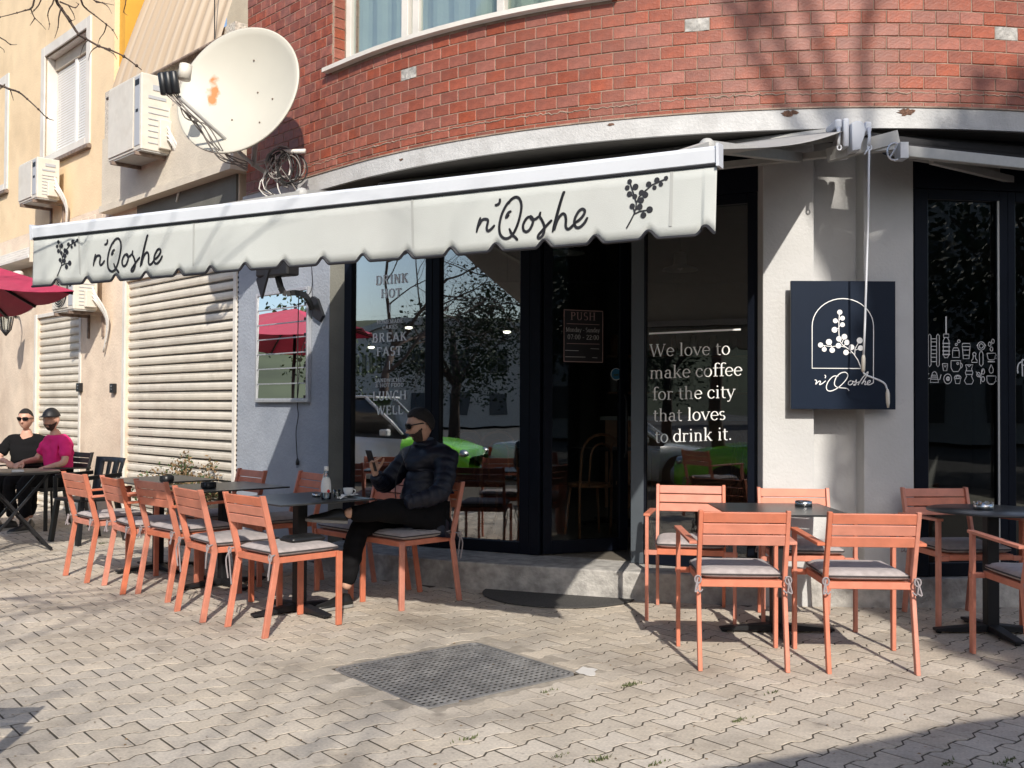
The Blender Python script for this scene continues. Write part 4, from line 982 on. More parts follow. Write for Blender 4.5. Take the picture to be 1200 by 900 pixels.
mb = MB(); mb.tube([at_y(1018.5, 176, YB - .03), at_y(1017.5, 250, YK - .05), at_y(1013.5, 380, YK), at_y(1012, 418, YK)], .0075, 8); mb.tube(smooth_pts([at_y(1011.5, 434, YK), at_y(1014, 439, YK), at_y(1030, 445.5, YK), at_y(1037, 450, YK), at_y(1040, 458, YK)], 4), .006, 8); mb.build('rod', 'rail_white', ck)
mb = MB(); mb.tube([at_y(1012, 416, YK), at_y(1011.8, 420, YK), at_y(1011.5, 434, YK), at_y(1011.5, 436, YK)], [.008, .013, .013, .007], 10); mb.build('grip', 'ac_white', ck); mb = MB(); mb.tube([at_y(1040, 456, YK), at_y(1040.2, 461, YK), at_y(1040.6, 472, YK), at_y(1040.8, 478, YK)], [.007, .013, .012, .006], 10); mb.build('grip', 'ac_white', ck)

# ================================================================ navy sign
YS = YP - .095; SC = at_y(988.5, 404.5, YS)
sa, sb = at_y(927, 404, YS).x, at_y(1049.5, 404, YS).x; zt_, zb_ = at_y(988, 329.3, YS).z, at_y(988, 479.6, YS).z
sg = thing('wall_sign', 'square dark navy wall sign with white berry sprig, arch outline and script name', 'sign')
mb = MB(); mb.box((sa + sb) / 2, YS + .012, (zt_ + zb_) / 2, sb - sa, .024, zt_ - zb_); mb.build('panel', 'sign_navy', sg, bevel=.002)
mb = MB()
for a, b in ((.15, .15), (.85, .15), (.15, .85), (.85, .85)): mb.tube([(sa + (sb - sa) * a, YS + .024, zb_ + (zt_ - zb_) * b), (sa + (sb - sa) * a, YP + (.15 if 0.3 < a < .7 else 0), zb_ + (zt_ - zb_) * b)], .012, 8)
mb.build('standoff', 'alu_grey', sg)
def sp(zx, zy): p = at_y(920 + zx / 5.293, 320 + zy / 5.293, YS - .0035); return p
NS = Vector((0, -1, 0)); mb = MB()
arc = [(548, 680), (548, 600), (549, 330)] + [(358 + 190 * math.cos(a), 330 - 172 * math.sin(a)) for a in [i * math.pi / 20 for i in range(1, 20)]] + [(168, 330), (168, 590), (469, 592), (466, 575), (452, 540), (425, 500), (400, 475), (360, 447), (338, 420), (334, 370), (334, 300), (338, 245)]
mb.ribbon([sp(*q) for q in arc], .0058, NS)
for s_ in ([(334, 340), (310, 350)], [(334, 305), (312, 296)], [(336, 330), (356, 320)], [(336, 290), (356, 278)], [(375, 460), (335, 450), (290, 457), (220, 446)], [(290, 457), (275, 430)], [(290, 457), (292, 478)], [(245, 452), (243, 472)], [(350, 440), (368, 395)], [(365, 450), (384, 430)], [(400, 475), (412, 460)], [(432, 510), (434, 470), (463, 418)], [(434, 478), (468, 465)], [(410, 495), (378, 492)]):
    mb.ribbon([sp(*q) for q in s_], .0048, NS)
for x, y, r_ in ((339, 243, 16), (356, 280, 15), (312, 296, 15), (356, 320, 15), (307, 352, 18), (334, 408, 17), (368, 395, 18), (384, 430, 17), (331, 450, 17), (220, 446, 16), (272, 428, 19), (243, 473, 15), (292, 478, 17), (412, 460, 18), (463, 418, 19), (468, 465, 17), (378, 492, 17)):
    mb.disc(sp(x, y) + NS * .0007, r_ / 5.293 / F * YS, (1, 0, 0), (0, 0, 1), 16)
mb.build('sprig_and_arch', 'sign_white', sg)
mb = MB()
for s_ in ([(184, 662), (196, 668), (190, 690), (208, 672), (220, 672), (214, 692), (232, 684), (252, 668)], [(246, 632), (252, 640), (248, 652)], [(330, 640), (300, 640), (270, 670), (256, 705), (264, 728), (290, 730), (330, 710), (372, 670), (390, 635), (376, 616), (346, 620), (318, 646), (306, 684), (318, 706), (352, 712), (384, 716), (397, 730)],
          [(412, 668), (396, 672), (392, 688), (404, 694), (420, 682), (418, 670), (432, 676), (442, 662), (440, 680), (436, 694), (424, 694), (448, 680), (466, 672)], [(452, 694), (480, 650), (514, 612), (508, 634), (474, 688), (492, 670), (500, 674), (494, 692), (512, 686)], [(512, 686), (526, 676), (528, 666), (514, 672), (510, 690), (526, 692), (548, 680)]):
    mb.ribbon([p for p in smooth_pts([sp(*q) for q in s_], 4)], .0062, NS)
mb.build('lettering', 'sign_white', sg)

# ================================================================ louvred window on the blue grey wall
tM0, tM1 = Wt(364.5), Wt(302.5); zM0, zM1 = onW(330, 471.5).z, onW(330, 341).z; zM1 = max(zM1, zM0 + 1.0)
lw = MB(); wslab(lw, tM0, tM0 + .03, zM0, zM1, .001, .04); wslab(lw, tM1 - .03, tM1, zM0, zM1, .001, .04); wslab(lw, tM0 + .0305, tM1 - .0305, zM0, zM0 + .03, .001, .04); wslab(lw, tM0 + .0305, tM1 - .0305, zM1 - .03, zM1, .001, .04)
lwo = lw.build('louvre_window', 'alu', bld, bevel=.003)
npan = 7; ph_ = (zM1 - zM0 - .06) / npan
for i in range(npan):
    g = MB(); z0 = zM0 + .03 + i * ph_
    g.prism([Wp(tM0 + .031, z0 + .002, .030), Wp(tM0 + .031, z0 + ph_ + .004, .026), Wp(tM0 + .031, z0 + ph_ + .004, .021), Wp(tM0 + .031, z0 + .002, .025)], UW * (tM1 - tM0 - .062)); g.build('louvre', 'glass_mirror', lwo)
    g = MB(); g.obox(Wp((tM0 + tM1) / 2, z0 + .003, .031), UW * ((tM1 - tM0) / 2 - .035), NW * .003, (0, 0, .005)); g.build('louvre_edge', 'alu', lwo)
    g = MB(); g.obox(Wp(tM0 + .045, z0 + .02, .035), UW * .015, NW * .006, (0, 0, .012)); g.build('clip', 'black_plastic', lwo)
g = MB(); wslab(g, tM0 + .02, tM1 - .02, zM0 + .02, zM1 - .02, .001, .004); g.build('dark_sheet', 'pit', lwo)  # near-black sheet, the unlit interior behind the louvres put in as colour
# heater / bracket
ht = thing('patio_heater', 'black wall mounted patio heater on a bracket arm above the louvred window', 'heater')
c = onW(325, 316, .42); mb = MB(); mb.obox(c, UW * .17 + NW * .05, NW * .06, (0, 0, .060)); mb.build('head', 'black', ht, bevel=.015, seg=2)
mb = MB(); mb.prism([onW(300, 328, .5), onW(309, 310, .5), onW(316, 312, .5), onW(306, 350, .5)], NW * -.02); mb.build('side_flap', 'black', ht)
w_ = onW(367, 360, .0); mb = MB(); mb.path(smooth_pts([c + Vector((0, 0, -.04)), onW(332, 343, .36), onW(345, 343, .28), onW(358, 347, .14), onW(366, 362, .04)], 3), .03, .045, (0, 0, 1)); mb.build('arm', 'black_plastic', ht)
mb = MB(); mb.prism([onW(362, 350, .03), onW(366, 347, .03), onW(371, 350, .03), onW(378, 370, .03), onW(374, 377, .03), onW(366, 371, .03)], NW * -.028); mb.build('wall_plate', 'black_plastic', ht)
cd = thing('power_cord', 'thin black power cord with a plug hanging down the blue grey wall', 'cord')
mb = MB(); mb.tube(smooth_pts([onW(350, 346, .2), onW(349, 400, .06), onW(348.5, 470, .03), onW(349.5, 487, .03), onW(347, 505, .03), onW(347.5, 525, .03), onW(348.5, 538, .03)], 6), .0045, 6); mb.tube(smooth_pts([onW(364, 300, .1), onW(366, 330, .05), onW(362, 345, .1), onW(350, 346, .2)], 5), .004, 5); mb.build('cable', 'cable_black', cd)
mb = MB(); a, b = onW(348.5, 537, .03), onW(348.5, 545, .03); mb.tube([a, a.lerp(b, .5), b], [.007, .016, .016], 8); mb.tube([b - UW * .009, b - UW * .009 - Vector((0, 0, .025))], .0025, 5); mb.tube([b + UW * .009, b + UW * .009 - Vector((0, 0, .025))], .0025, 5); mb.build('plug', 'black_plastic', cd)

# ================================================================ left: folded awning, lantern
fa_ = thing('awning_cassette', 'white folded awning cassette high on the wall at the left edge', 'awning')
p = onW(37, 300, .3); t0 = (p - W0).dot(UW)
mb = MB()
for k in range(4): wslab(mb, t0, t0 + 3.2, p.z - .03 + k * .055, p.z + .018 + k * .055, .02, .34 - k * .05)
mb.build('slatted_cover', 'white_trim', fa_, bevel=.006)
mb = MB(); wslab(mb, t0 - .03, t0 - .002, p.z - .08, p.z + .22, .02, .33); mb.build('end_plate', 'cream', fa_)
mb = MB(); q = onW(20, 322, .3); mb.tube([q + UW * .5, q, q - UW * .12], [.05, .055, .045], 10); mb.build('folded_cloth', 'white_trim', fa_)
ln_ = thing('wall_lantern', 'black wall lantern partly under the crimson parasol at the left edge', 'lantern')
c = onW(7, 378, .35)
mb = MB(); mb.tube([c + Vector((0, 0, .16)), c + Vector((0, 0, .10)), c + Vector((0, 0, .09))], [.02, .11, .12], 4); mb.tube([c + Vector((0, 0, -.12)), c + Vector((0, 0, -.10)), c + Vector((0, 0, -.18))], [.03, .07, .01], 6)
for k in range(4):
    a = k * math.pi / 2 + .78; mb.tube([c + Vector((.10 * math.cos(a), .10 * math.sin(a), .09)), c + Vector((.065 * math.cos(a), .065 * math.sin(a), -.10))], .007, 4)
mb.build('cage', 'dark_metal', ln_)
mb = MB(); mb.lathe([(.055, -.10), (.085, .085)], c, 10); mb.build('glass', 'glass_clear', ln_)
mb = MB(); mb.tube(smooth_pts([onW(18, 372, .0), onW(17, 360, .12), onW(12, 357, .28), c + Vector((0, 0, .2)), c + Vector((0, 0, .15))], 5), .012, 6); mb.build('arm', 'dark_metal', ln_)

# ================================================================ parasol
def parasol(name, label, corners_c, side, rz, z_eave, z_top, dep=None):
    r_ = thing(name, label, 'parasol', (corners_c[0], corners_c[1], 0), rz, 'crimson parasols')
    h_ = side / 2; k_ = (dep or side) / 2; mb = MB(); vs = [(0, 0, z_top)]; ring = []
    pts = [(-h_, -k_), (0, -k_), (h_, -k_), (h_, 0), (h_, k_), (0, k_), (-h_, k_), (-h_, 0)]
    N2 = 6
    for k, (x, y) in enumerate(pts):
        nxt = pts[(k + 1) % 8]; v = []
        for i in range(1, N2 + 1):
            for j in range(i + 1):
                f_ = i / N2; g_ = j / i; a = Vector((x, y, z_eave)) .lerp(Vector((*nxt, z_eave)), g_)
                p = Vector((0, 0, z_top)).lerp(a, f_); p.z -= .03 * math.sin(math.pi * g_) * f_; v.append(p)
        base = [Vector((0, 0, z_top))] + v; fs = []
        idx = lambda i, j: 0 if i == 0 else 1 + (i * (i + 1)) // 2 - 1 + j
        for i in range(N2):
            for j in range(i + 1):
                fs.append((idx(i, j) if i else 0, idx(i + 1, j), idx(i + 1, j + 1)))
                if j < i: fs.append((idx(i, j), idx(i + 1, j + 1), idx(i, j + 1)))
        mb.add(base, fs)
    mb.build('canopy', 'crimson', r_, solid=.003)
    for x, y in pts:
        mb = MB(); mb.bar((0, 0, z_top - .03), (x * .985, y * .985, z_eave - .015), .018, .022); mb.build('rib', 'dark_metal', r_)
    mb = MB(); mb.tube([(0, 0, .06), (0, 0, z_top + .06)], .024, 12); mb.build('pole', 'dark_metal', r_)
    mb = MB(); mb.box(0, 0, .03, .5, .5, .06); mb.build('base', 'black_plastic', r_, bevel=.01)
    return r_
rzp = math.atan2(.80, -.60)
parasol('parasol', 'crimson square parasol at the left edge, its corner in front of the narrow shutter', (-4.57, 7.90), 2.6, rzp, 2.19, 2.58, 1.35)
parasol('parasol', 'crimson square parasol added unseen beyond the left edge to mirror red in the louvred window', (-8.2, 10.25), 2.8, .35, 2.5, 3.05)  # added out of view for the red reflection in the louvres
parasol('parasol', 'crimson square parasol throwing the broad shadow at the lower right', (2.95, -.35), 3.0, R(24), 2.30, 2.80)
# ================================================================ chairs
def pillow(mb, w, d, h, z, y0=0.0, n=14):
    vs = []; old = mb.cs; mb.cs = True
    for side in (1, -1):
        for i in range(n + 1):
            for j in range(n + 1):
                a, b = -1 + 2 * i / n, -1 + 2 * j / n
                e = (.30 + .70 * (1 - abs(a) ** 7) ** .5 * (1 - abs(b) ** 7) ** .5); sx = 1 - .03 * abs(b) ** 6; sy = 1 - .03 * abs(a) ** 6
                zz = z + h / 2 + side * h / 2 * e + (.004 * noise.noise(Vector((a * 2.3, b * 2.3, 1))) if side > 0 else 0)
                vs.append((a * w / 2 * sx, y0 + b * d / 2 * sy, zz))
    m_ = (n + 1) ** 2; fs = []
    for i in range(n):
        for j in range(n):
            q = (i * (n + 1) + j, (i + 1) * (n + 1) + j, (i + 1) * (n + 1) + j + 1, i * (n + 1) + j + 1); fs.append(q); fs.append(tuple(m_ + k for k in q[::-1]))
    rim = [i * (n + 1) for i in range(n + 1)] + [n * (n + 1) + j for j in range(1, n + 1)] + [i * (n + 1) + n for i in range(n - 1, -1, -1)] + [j for j in range(n - 1, 0, -1)]
    for a, b in zip(rim, rim[1:] + rim[:1]): fs.append((a, b, m_ + b, m_ + a)[::-1])
    mb.add(vs, fs); mb.cs = old
    pts = [(vs[k][0] * 1.008, y0 + (vs[k][1] - y0) * 1.008, z + h / 2 + .0) for k in rim]
    return pts
def make_chair(arms, main='orange', cushion=True, ties=1):
    root = thing('garden_armchair' if arms else 'garden_chair', 'x', 'chair'); hw = .232 if arms else .222; B = .0025; X = (1, 0, 0)
    yb = lambda z: -.215 - (z - .47) * .085 / .35
    for s in (-1, 1):
        x = s * (hw - .011); mb = MB()
        mb.prism([(x - .011, y, z) for y, z in ((-.300, 0), (-.262, 0), (-.190, .43), (-.198, .475), (-.288, .823), (-.322, .823), (-.236, .470), (-.226, .43))], (.022, 0, 0))
        mb.build('rear_leg', main, root, bevel=B)
    for s in (-1, 1):
        mb = MB(); fx = s * (.272 if arms else hw - .011); top = .66 if arms else .452
        mb.box(fx, .235, top / 2, .022, .038, top); mb.build('front_leg', main, root, bevel=B)
        if arms:
            mb = MB(); mb.bar((fx, .258, .669), (s * (hw + .022), yb(.64) - .01, .652), .042, .017); mb.build('armrest', main, root, bevel=B)
            mb = MB(); mb.box(s * (hw + .016), .235, .43, .08, .026, .03); mb.build('leg_bracket', main, root, bevel=B)
    mb = MB()
    for s in (-1, 1): mb.box(s * (hw - .034), .015, .436, .022, .44, .036)
    mb.box(0, .235, .436, 2 * hw - .048, .022, .0355); mb.box(0, -.216, .436, 2 * hw - .045, .022, .0355)
    mb.build('seat_frame', main, root, bevel=B)
    for k in range(7):
        mb = MB(); mb.box(0, -.17 + k * .062, .447, 2 * hw - .092, .050, .010); mb.build('seat_slat', main, root)
    for z in (.668, .728, .787):
        mb = MB(); c = Vector((0, yb(z) - .012, z)); t_ = Vector((0, -.085 / .35, 1)).normalized(); mb.obox(c, (hw - .0225, 0, 0), t_ * .0275, Vector((0, 1, .243)).normalized() * .007); mb.build('back_slat', main, root, bevel=B)
    if cushion:
        mb = MB(); rim = pillow(mb, .425, .44, .056, .4525, .012); c_ = mb.build('cushion', 'cushion', root)
        mb = MB(); mb.tube(rim + rim[:1], .0048, 5, False); mb.build('piping', 'piping', c_)
        for s in (-1, 1):
            mb = MB(); x = s * .205; rr_ = random.Random(ties * 10 + s)
            for k in range(2):
                L_2 = rr_.uniform(.02, .07) if ties != 3 else rr_.uniform(.10, .28)
                mb.tube(smooth_pts([(x, -.20, .47), (x + s * .02, -.235 - .01 * k, .475), (x + s * .028, -.262, .455), (x + s * (.02 + .02 * k), -.265 - .012 * k, .40), (x + s * .022 * k, -.262 - .01 * k, .455 - L_2)], 4), .0045, 5)
            mb.tube([(x + s * .025 + .016 * math.cos(a), -.262, .462 + .02 * math.sin(a)) for a in [i * .6 for i in range(12)]], .0045, 5)
            mb.build('tie', 'tie', c_)
    return root
protoA = make_chair(True); protoN = make_chair(False, ties=3); protoK = make_chair(True, 'black_plastic', False)
snapshot()
used_proto = set()
def place(proto, x, y, hx, hy, label, group, z=0.0):
    if proto.name in used_proto: o = copy_tree(proto)
    else: o = proto; used_proto.add(proto.name)
    o.location = (x, y, z); o.rotation_euler = (0, 0, math.atan2(hy, hx) - math.pi / 2); o['label'] = label; o['group'] = group; return o
OG = 'orange aluminium garden chairs with grey cushions'
place(protoA, 1.205, 5.32, .05, 1, 'orange armchair seen from behind at the left of the square right hand table', OG)
place(protoA, 1.85, 5.275, .05, 1, 'orange armchair seen from behind, second from the left in the right group', OG)
place(protoA, -2.12, 2.93, .06, -1, 'orange armchair added unseen outside the lower left corner to throw a shadow into view', OG)  # added out of view to cast the shadow at the lower left
place(protoA, 1.17, 6.42, -.18, -.98, 'orange armchair standing against the glass and facing the camera left of the pilaster', OG)
place(protoA, 1.83, 6.20, -.10, -.99, 'orange armchair below the navy sign, facing the camera across the square table', OG)
place(protoA, 2.86, 6.28, .10, -.995, 'orange armchair by the right hand window facing the camera behind the round table', OG)
place(protoA, 2.82, 5.20, .0, 1, 'orange armchair cut by the right edge of the photo', OG)
HW = (.71, .70)
place(protoN, -1.375, 6.045, .70, .71, 'nearest armless orange chair of the left row with a black pouch on its cushion', OG)
place(protoN, -1.83, 6.45, .77, .64, 'armless orange chair second nearest in the left row', OG)
place(protoA, -2.31, 7.08, .69, .72, 'orange armchair in the middle of the left row', OG)
place(protoA, -2.68, 7.35, .78, .62, 'orange armchair second from the far end of the left row', OG)
place(protoA, -3.16, 7.80, .72, .69, 'orange armchair at the far left end of the row', OG)
place(protoN, -2.36, 7.90, -.72, -.69, 'orange chair by the left corner of the blue grey wall, facing the tables', OG)
place(protoN, -1.82, 7.63, -.78, -.62, 'orange chair against the blue grey wall behind the water bottle', OG)
place(protoN, -1.10, 7.19, -.71, -.70, 'orange chair against the shop window, mostly hidden behind the man in the puffer jacket', OG)
place(protoN, -.706, 6.80, -.70, -.715, 'orange chair the man in the dark puffer jacket sits on', OG)
BG = 'black chairs near the two seated men'
# black resin chair
rc_ = thing('resin_armchair', 'empty black plastic armchair in front of the wall between the two shutters', 'chair', (-4.20, 9.75, 0), math.atan2(-.80, -.60) - math.pi / 2, BG)
mb = MB(); mb.cs = True; n = 10; vs = []
for i in range(n + 1):
    for j in range(9):
        a = -1 + 2 * i / n; z = .42 + j / 8 * .40; w = .20 + .06 * (j / 8); vs.append((a * w, -.20 - .09 * (j / 8) + .05 * a * a, z))
fs = []
for i in range(n):
    for j in range(8):
        if i in (2, 5, 7) and 1 < j < 7: continue
        fs.append((i * 9 + j, (i + 1) * 9 + j, (i + 1) * 9 + j + 1, i * 9 + j + 1))
mb.add(vs, fs); mb.build('backrest', 'black_plastic', rc_, solid=.012)
mb = MB(); mb.box(0, .0, .42, .46, .44, .03); mb.build('seat', 'black_plastic', rc_, bevel=.012, seg=2)
for s in (-1, 1):
    for y, yt in ((.24, .19), (-.26, -.17)):
        mb = MB(); mb.prism([(s * .25 - .025, y - .02, 0), (s * .25 + .025, y - .02, 0), (s * .25 + .025, y + .02, 0), (s * .25 - .025, y + .02, 0)], (-s * .03, yt - y, .43)); mb.build('leg', 'black_plastic', rc_)
    mb = MB(); mb.path([(s * .25, .20, .42), (s * .27, .19, .64), (s * .26, -.20, .66)], .04, .03, (1, 0, 0)); mb.build('armrest', 'black_plastic', rc_, bevel=.005)
place(protoK, -5.03, 10.83, -.62, -.78, 'black chair under the man in the pink shirt', BG)
place(protoK, -5.50, 11.12, .20, -.97, 'black chair under the man in the black shirt', BG)
place(protoK, -5.45, 9.35, .9, .1, 'black chair cut by the left edge beyond the folding table', BG)

# ================================================================ tables
def make_table():
    r_ = thing('cafe_table', 'x', 'table'); mb = MB(); mb.box(0, 0, .735, .70, .70, .011); mb.build('tabletop', 'table_black', r_, bevel=.002)
    mb = MB(); mb.box(0, 0, .37, .072, .072, .70); mb.build('column', 'dark_metal', r_, bevel=.006, seg=2)
    mb = MB(); mb.box(0, 0, .722, .38, .05, .014); mb.box(0, 0, .7215, .05, .38, .013); mb.build('top_plate', 'dark_metal', r_)
    for k in range(4):
        a = k * math.pi / 2 + math.pi / 4 * 0; u = Vector((math.cos(a), math.sin(a), 0)); v = Vector((-u.y, u.x, 0)); mb = MB()
        pts = [u * .036 + v * .036, u * .34 + v * .030, u * .34 - v * .030, u * .036 - v * .036]
        top = [Vector((p.x, p.y, .055)) if i in (0, 3) else Vector((p.x, p.y, .028)) for i, p in enumerate(pts)]; bot = [Vector((p.x, p.y, .012)) for p in pts]
        mb.add(bot + top, [(3, 2, 1, 0), (4, 5, 6, 7), (0, 1, 5, 4), (1, 2, 6, 5), (2, 3, 7, 6), (3, 0, 4, 7)]); mb.cyl(u * .315, .018, .013, 10); mb.build('foot', 'dark_metal', r_, bevel=.003)
    return r_
tproto = make_table(); snapshot()
TG = 'square black cafe tables on four-toed feet'
place(tproto, 1.60, 5.93, 0.02, 1, 'square black table with the steel ashtray in front of the navy sign', TG)
T3 = place(tproto, -1.39, 6.47, .72, .69, 'black table carrying the water bottle and coffee cup beside the seated man', TG)
T2 = place(tproto, -2.16, 7.40, .72, .69, 'middle black table of the left row with a black ashtray near its centre', TG)
T1 = place(tproto, -2.90, 8.08, .72, .69, 'farthest black table of the left row in front of the roller shutter', TG)
rt_ = thing('round_table', 'round black cafe table on a black foot at the right edge', 'table', (2.89, 5.93, 0))
mb = MB(); mb.cyl((0, 0, .729), .36, .012, 48); mb.build('tabletop', 'table_black', rt_, bevel=.002)
for ch in children(tproto):
    if not ch.name.startswith('tabletop'): c_ = ch.copy(); col.objects.link(c_); c_.parent = rt_
ft = thing('folding_table', 'round black folding table with crossed legs in front of the two seated men', 'table', (-4.62, 9.10, 0), R(35))
mb = MB(); mb.cyl((0, 0, .715), .40, .018, 44); mb.build('tabletop', 'table_black', ft, bevel=.003)
for s in (-1, 1):
    mb = MB(); y = s * .24; mb.bar((-.30, y, .01), (.27, y, .712), .022, .022, (0, 1, 0)); mb.build('leg', 'dark_metal', ft)
    mb = MB(); y = s * .21; mb.bar((.30, y, .01), (-.27, y, .712), .022, .022, (0, 1, 0)); mb.build('leg', 'dark_metal', ft)
mb = MB(); mb.bar((-.30, -.24, .02), (-.30, .24, .02), .02, .02); mb.bar((.30, -.21, .02), (.30, .21, .02), .02, .02); mb.build('stretcher', 'dark_metal', ft)

# ---- things on the tables
def ashtray_black(x, y, label):
    r_ = thing('ashtray', label, 'ashtray', (x, y, .7415)); mb = MB(); mb.lathe([(.0, .002), (.048, .0), (.052, .006), (.050, .044), (.044, .046), (.041, .012), (0, .010)], n=26); mb.build('bowl', 'black_plastic', r_)
    mb = MB()
    for k in range(12): a = k * .5236; mb.tube([(.052 * math.cos(a), .052 * math.sin(a), .004), (.0515 * math.cos(a), .0515 * math.sin(a), .042)], .004, 5)
    mb.build('ribs', 'black_plastic', r_); return r_
ashtray_black(*at_z(198 + 0, 560.5, .7415).xy, 'small black ribbed ashtray on the farthest black table') if False else None
p = at_z(195.5, 564, .7415); ashtray_black(p.x, p.y, 'small black ribbed ashtray on the farthest table, before the roller shutter')
p = at_z(244.5, 572, .7415); ashtray_black(p.x, p.y, 'small black ribbed ashtray on the middle table of the left row')
def ashtray_steel(px, py, z, r, h, label, notch):
    p = at_z(px, py, z); r_ = thing('ashtray', label, 'ashtray', (p.x, p.y, z)); mb = MB(); mb.lathe([(.0, .001), (r, .0), (r, h), (r - .004, h), (r - .006, .006), (0, .006)], n=32); mb.build('bowl', 'chrome', r_)
    if notch:
        mb = MB()
        for k in range(8): a = k * .785; mb.box(r * math.cos(a) * .97, r * math.sin(a) * .97, h + .005, .022, .004, .012, a + 1.57)
        mb.build('cigarette_rests', 'chrome', r_)
ashtray_steel(941.5, 593, .7415, .052, .032, 'low round steel ashtray on the square table below the navy sign', False)
ashtray_steel(1152.5, 597, .7415, .055, .036, 'steel ashtray with a notched rim on the round table', True)
ashtray_steel(371, 582, .7415, .030, .022, 'tiny metal ashtray beside the water bottle', False)
def onT(px, py): return at_z(px, py, .7415)
p = onT(382, 585); bt = thing('water_bottle', 'small clear glass water bottle with a white label on the table beside the man', 'bottle', (p.x, p.y, .7415))
mb = MB(); prof = [(0, .0), (.030, 0), (.033, .006), (.033, .085), (.028, .12), (.014, .165), (.012, .185)]; mb.lathe(prof, n=24); mb.build('glass_body', 'glass_clear', bt)
mb = MB(); mb.lathe([(.0336, .045), (.0336, .086), (.0286, .121), (.020, .145)], n=24); mb.build('label', 'paper', bt)
mb = MB(); mb.lathe([(0, .215), (.0145, .213), (.015, .185), (.0125, .184)], n=16); mb.build('cap', 'porcelain', bt)
mb = MB(); mb.ball((.020, -.0275, .055), (.011, .005, .011), 10, 6); mb.build('red_seal', 'red', bt)
p = onT(408, 582); cp = thing('coffee_cup', 'white espresso cup on its saucer near the table edge', 'cup', (p.x, p.y, .7415))
mb = MB(); mb.lathe([(0, .004), (.03, .002), (.058, .012), (.060, .014), (.03, .007), (0, .007)], n=28); mb.build('saucer', 'porcelain', cp)
mb = MB(); mb.lathe([(0, .010), (.020, .010), (.030, .030), (.034, .058), (.031, .058), (.027, .030), (.0, .016)], n=28); mb.tube([(.033 + .016 * math.sin(a), 0, .036 + .014 * math.cos(a)) for a in [i * .39 for i in range(9)]], .0035, 6); mb.build('cup', 'porcelain', cp)
mb = MB(); mb.box(.045, -.03, .018, .05, .022, .006, .5); mb.build('sugar_sachet', 'paper', cp)
p = onT(395, 583.5); gl = thing('water_glass', 'small clear water glass between bottle and coffee cup', 'glass', (p.x, p.y, .7415))
mb = MB(); mb.lathe([(0, .004), (.022, .003), (.026, .055), (.0245, .055), (.0205, .008), (0, .008)], n=24); mb.build('tumbler', 'glass_clear', gl)
p = onT(401, 585); tg = MB(); q = []
rr_ = random.Random(3)
for k in range(26): q.append(Vector((rr_.gauss(0, .018), rr_.gauss(0, .014), abs(rr_.gauss(.014, .010)))))
for k in range(22): a, b, c = rr_.sample(q, 3); tg.add([a, b, c], [(0, 1, 2)])
tag(tg.build('crumpled_napkin', 'paper', loc=(p.x, p.y, .742)), 'crumpled white paper napkin in front of the coffee cup', 'napkin')
p = at_z(21, 553.5, .735); nb = MB(); nb.box(0, 0, .012, .10, .07, .02, .4); o = nb.build('cigarette_pack', 'paper', loc=(p.x, p.y, .735), bevel=.002); tag(o, 'white cigarette pack lying on the round folding table', 'pack')
# pouch on the nearest left chair
pu = thing('zip_pouch', 'flat black zipped pouch lying on the cushion of the nearest left chair', 'pouch', (-1.30, 6.13, .4975), math.atan2(.71, .70))
mb = MB(); rim = pillow(mb, .24, .15, .045, 0); mb.build('body', 'black_plastic', pu)
mb = MB(); mb.tube(rim + rim[:1], .004, 5, False); mb.build('zip', 'dark_metal', pu)

# ================================================================ planter with a dry bush
pb_ = at_z(229, 633, 0); B0_ = Wp(Wt(254), 0, .30)
pl = thing('potted_shrub', 'sparse dry brown shrub in a dark pot against the roller shutter', 'plant', (B0_.x, B0_.y, 0))
mb = MB(); mb.lathe([(0, 0), (.15, 0), (.19, .36), (.205, .37), (.20, .39), (.17, .385), (.165, .34), (0, .33)], n=28); mb.build('pot', 'pot', pl)
rr_ = random.Random(11); st_ = MB(); lf = MB()
for k in range(48):
    a = rr_.random() * 6.28; ln2 = rr_.uniform(.25, .62); sp_ = rr_.uniform(.15, .9); d = Vector((math.cos(a) * sp_, math.sin(a) * sp_, 1)).normalized(); p0_ = Vector((rr_.gauss(0, .05), rr_.gauss(0, .05), .33)); pts = [p0_]; dd = d.copy()
    for i in range(7):
        dd = (dd + Vector((rr_.gauss(0, .22), rr_.gauss(0, .22), rr_.gauss(-.04, .15)))).normalized(); pts.append(pts[-1] + dd * ln2 / 7)
        for m_ in range(13):
            q = pts[-1] + Vector((rr_.gauss(0, .035), rr_.gauss(0, .035), rr_.gauss(0, .03))); e = Vector((rr_.gauss(0, 1), rr_.gauss(0, 1), rr_.gauss(0, 1))).normalized(); f_ = e.orthogonal().normalized(); s_ = rr_.uniform(.012, .026)
            lf.cm = 0 if rr_.random() < .7 else 1; lf.add([q - e * s_, q + f_ * s_ * .5, q + e * s_, q - f_ * s_ * .5], [(0, 1, 2, 3)])
    st_.tube(pts, [.004 - .0004 * i for i in range(8)], 4)
st_.build('stems', 'bark', pl); lf.build('foliage', ['dryleaf', 'leaf'], pl, kind='stuff')

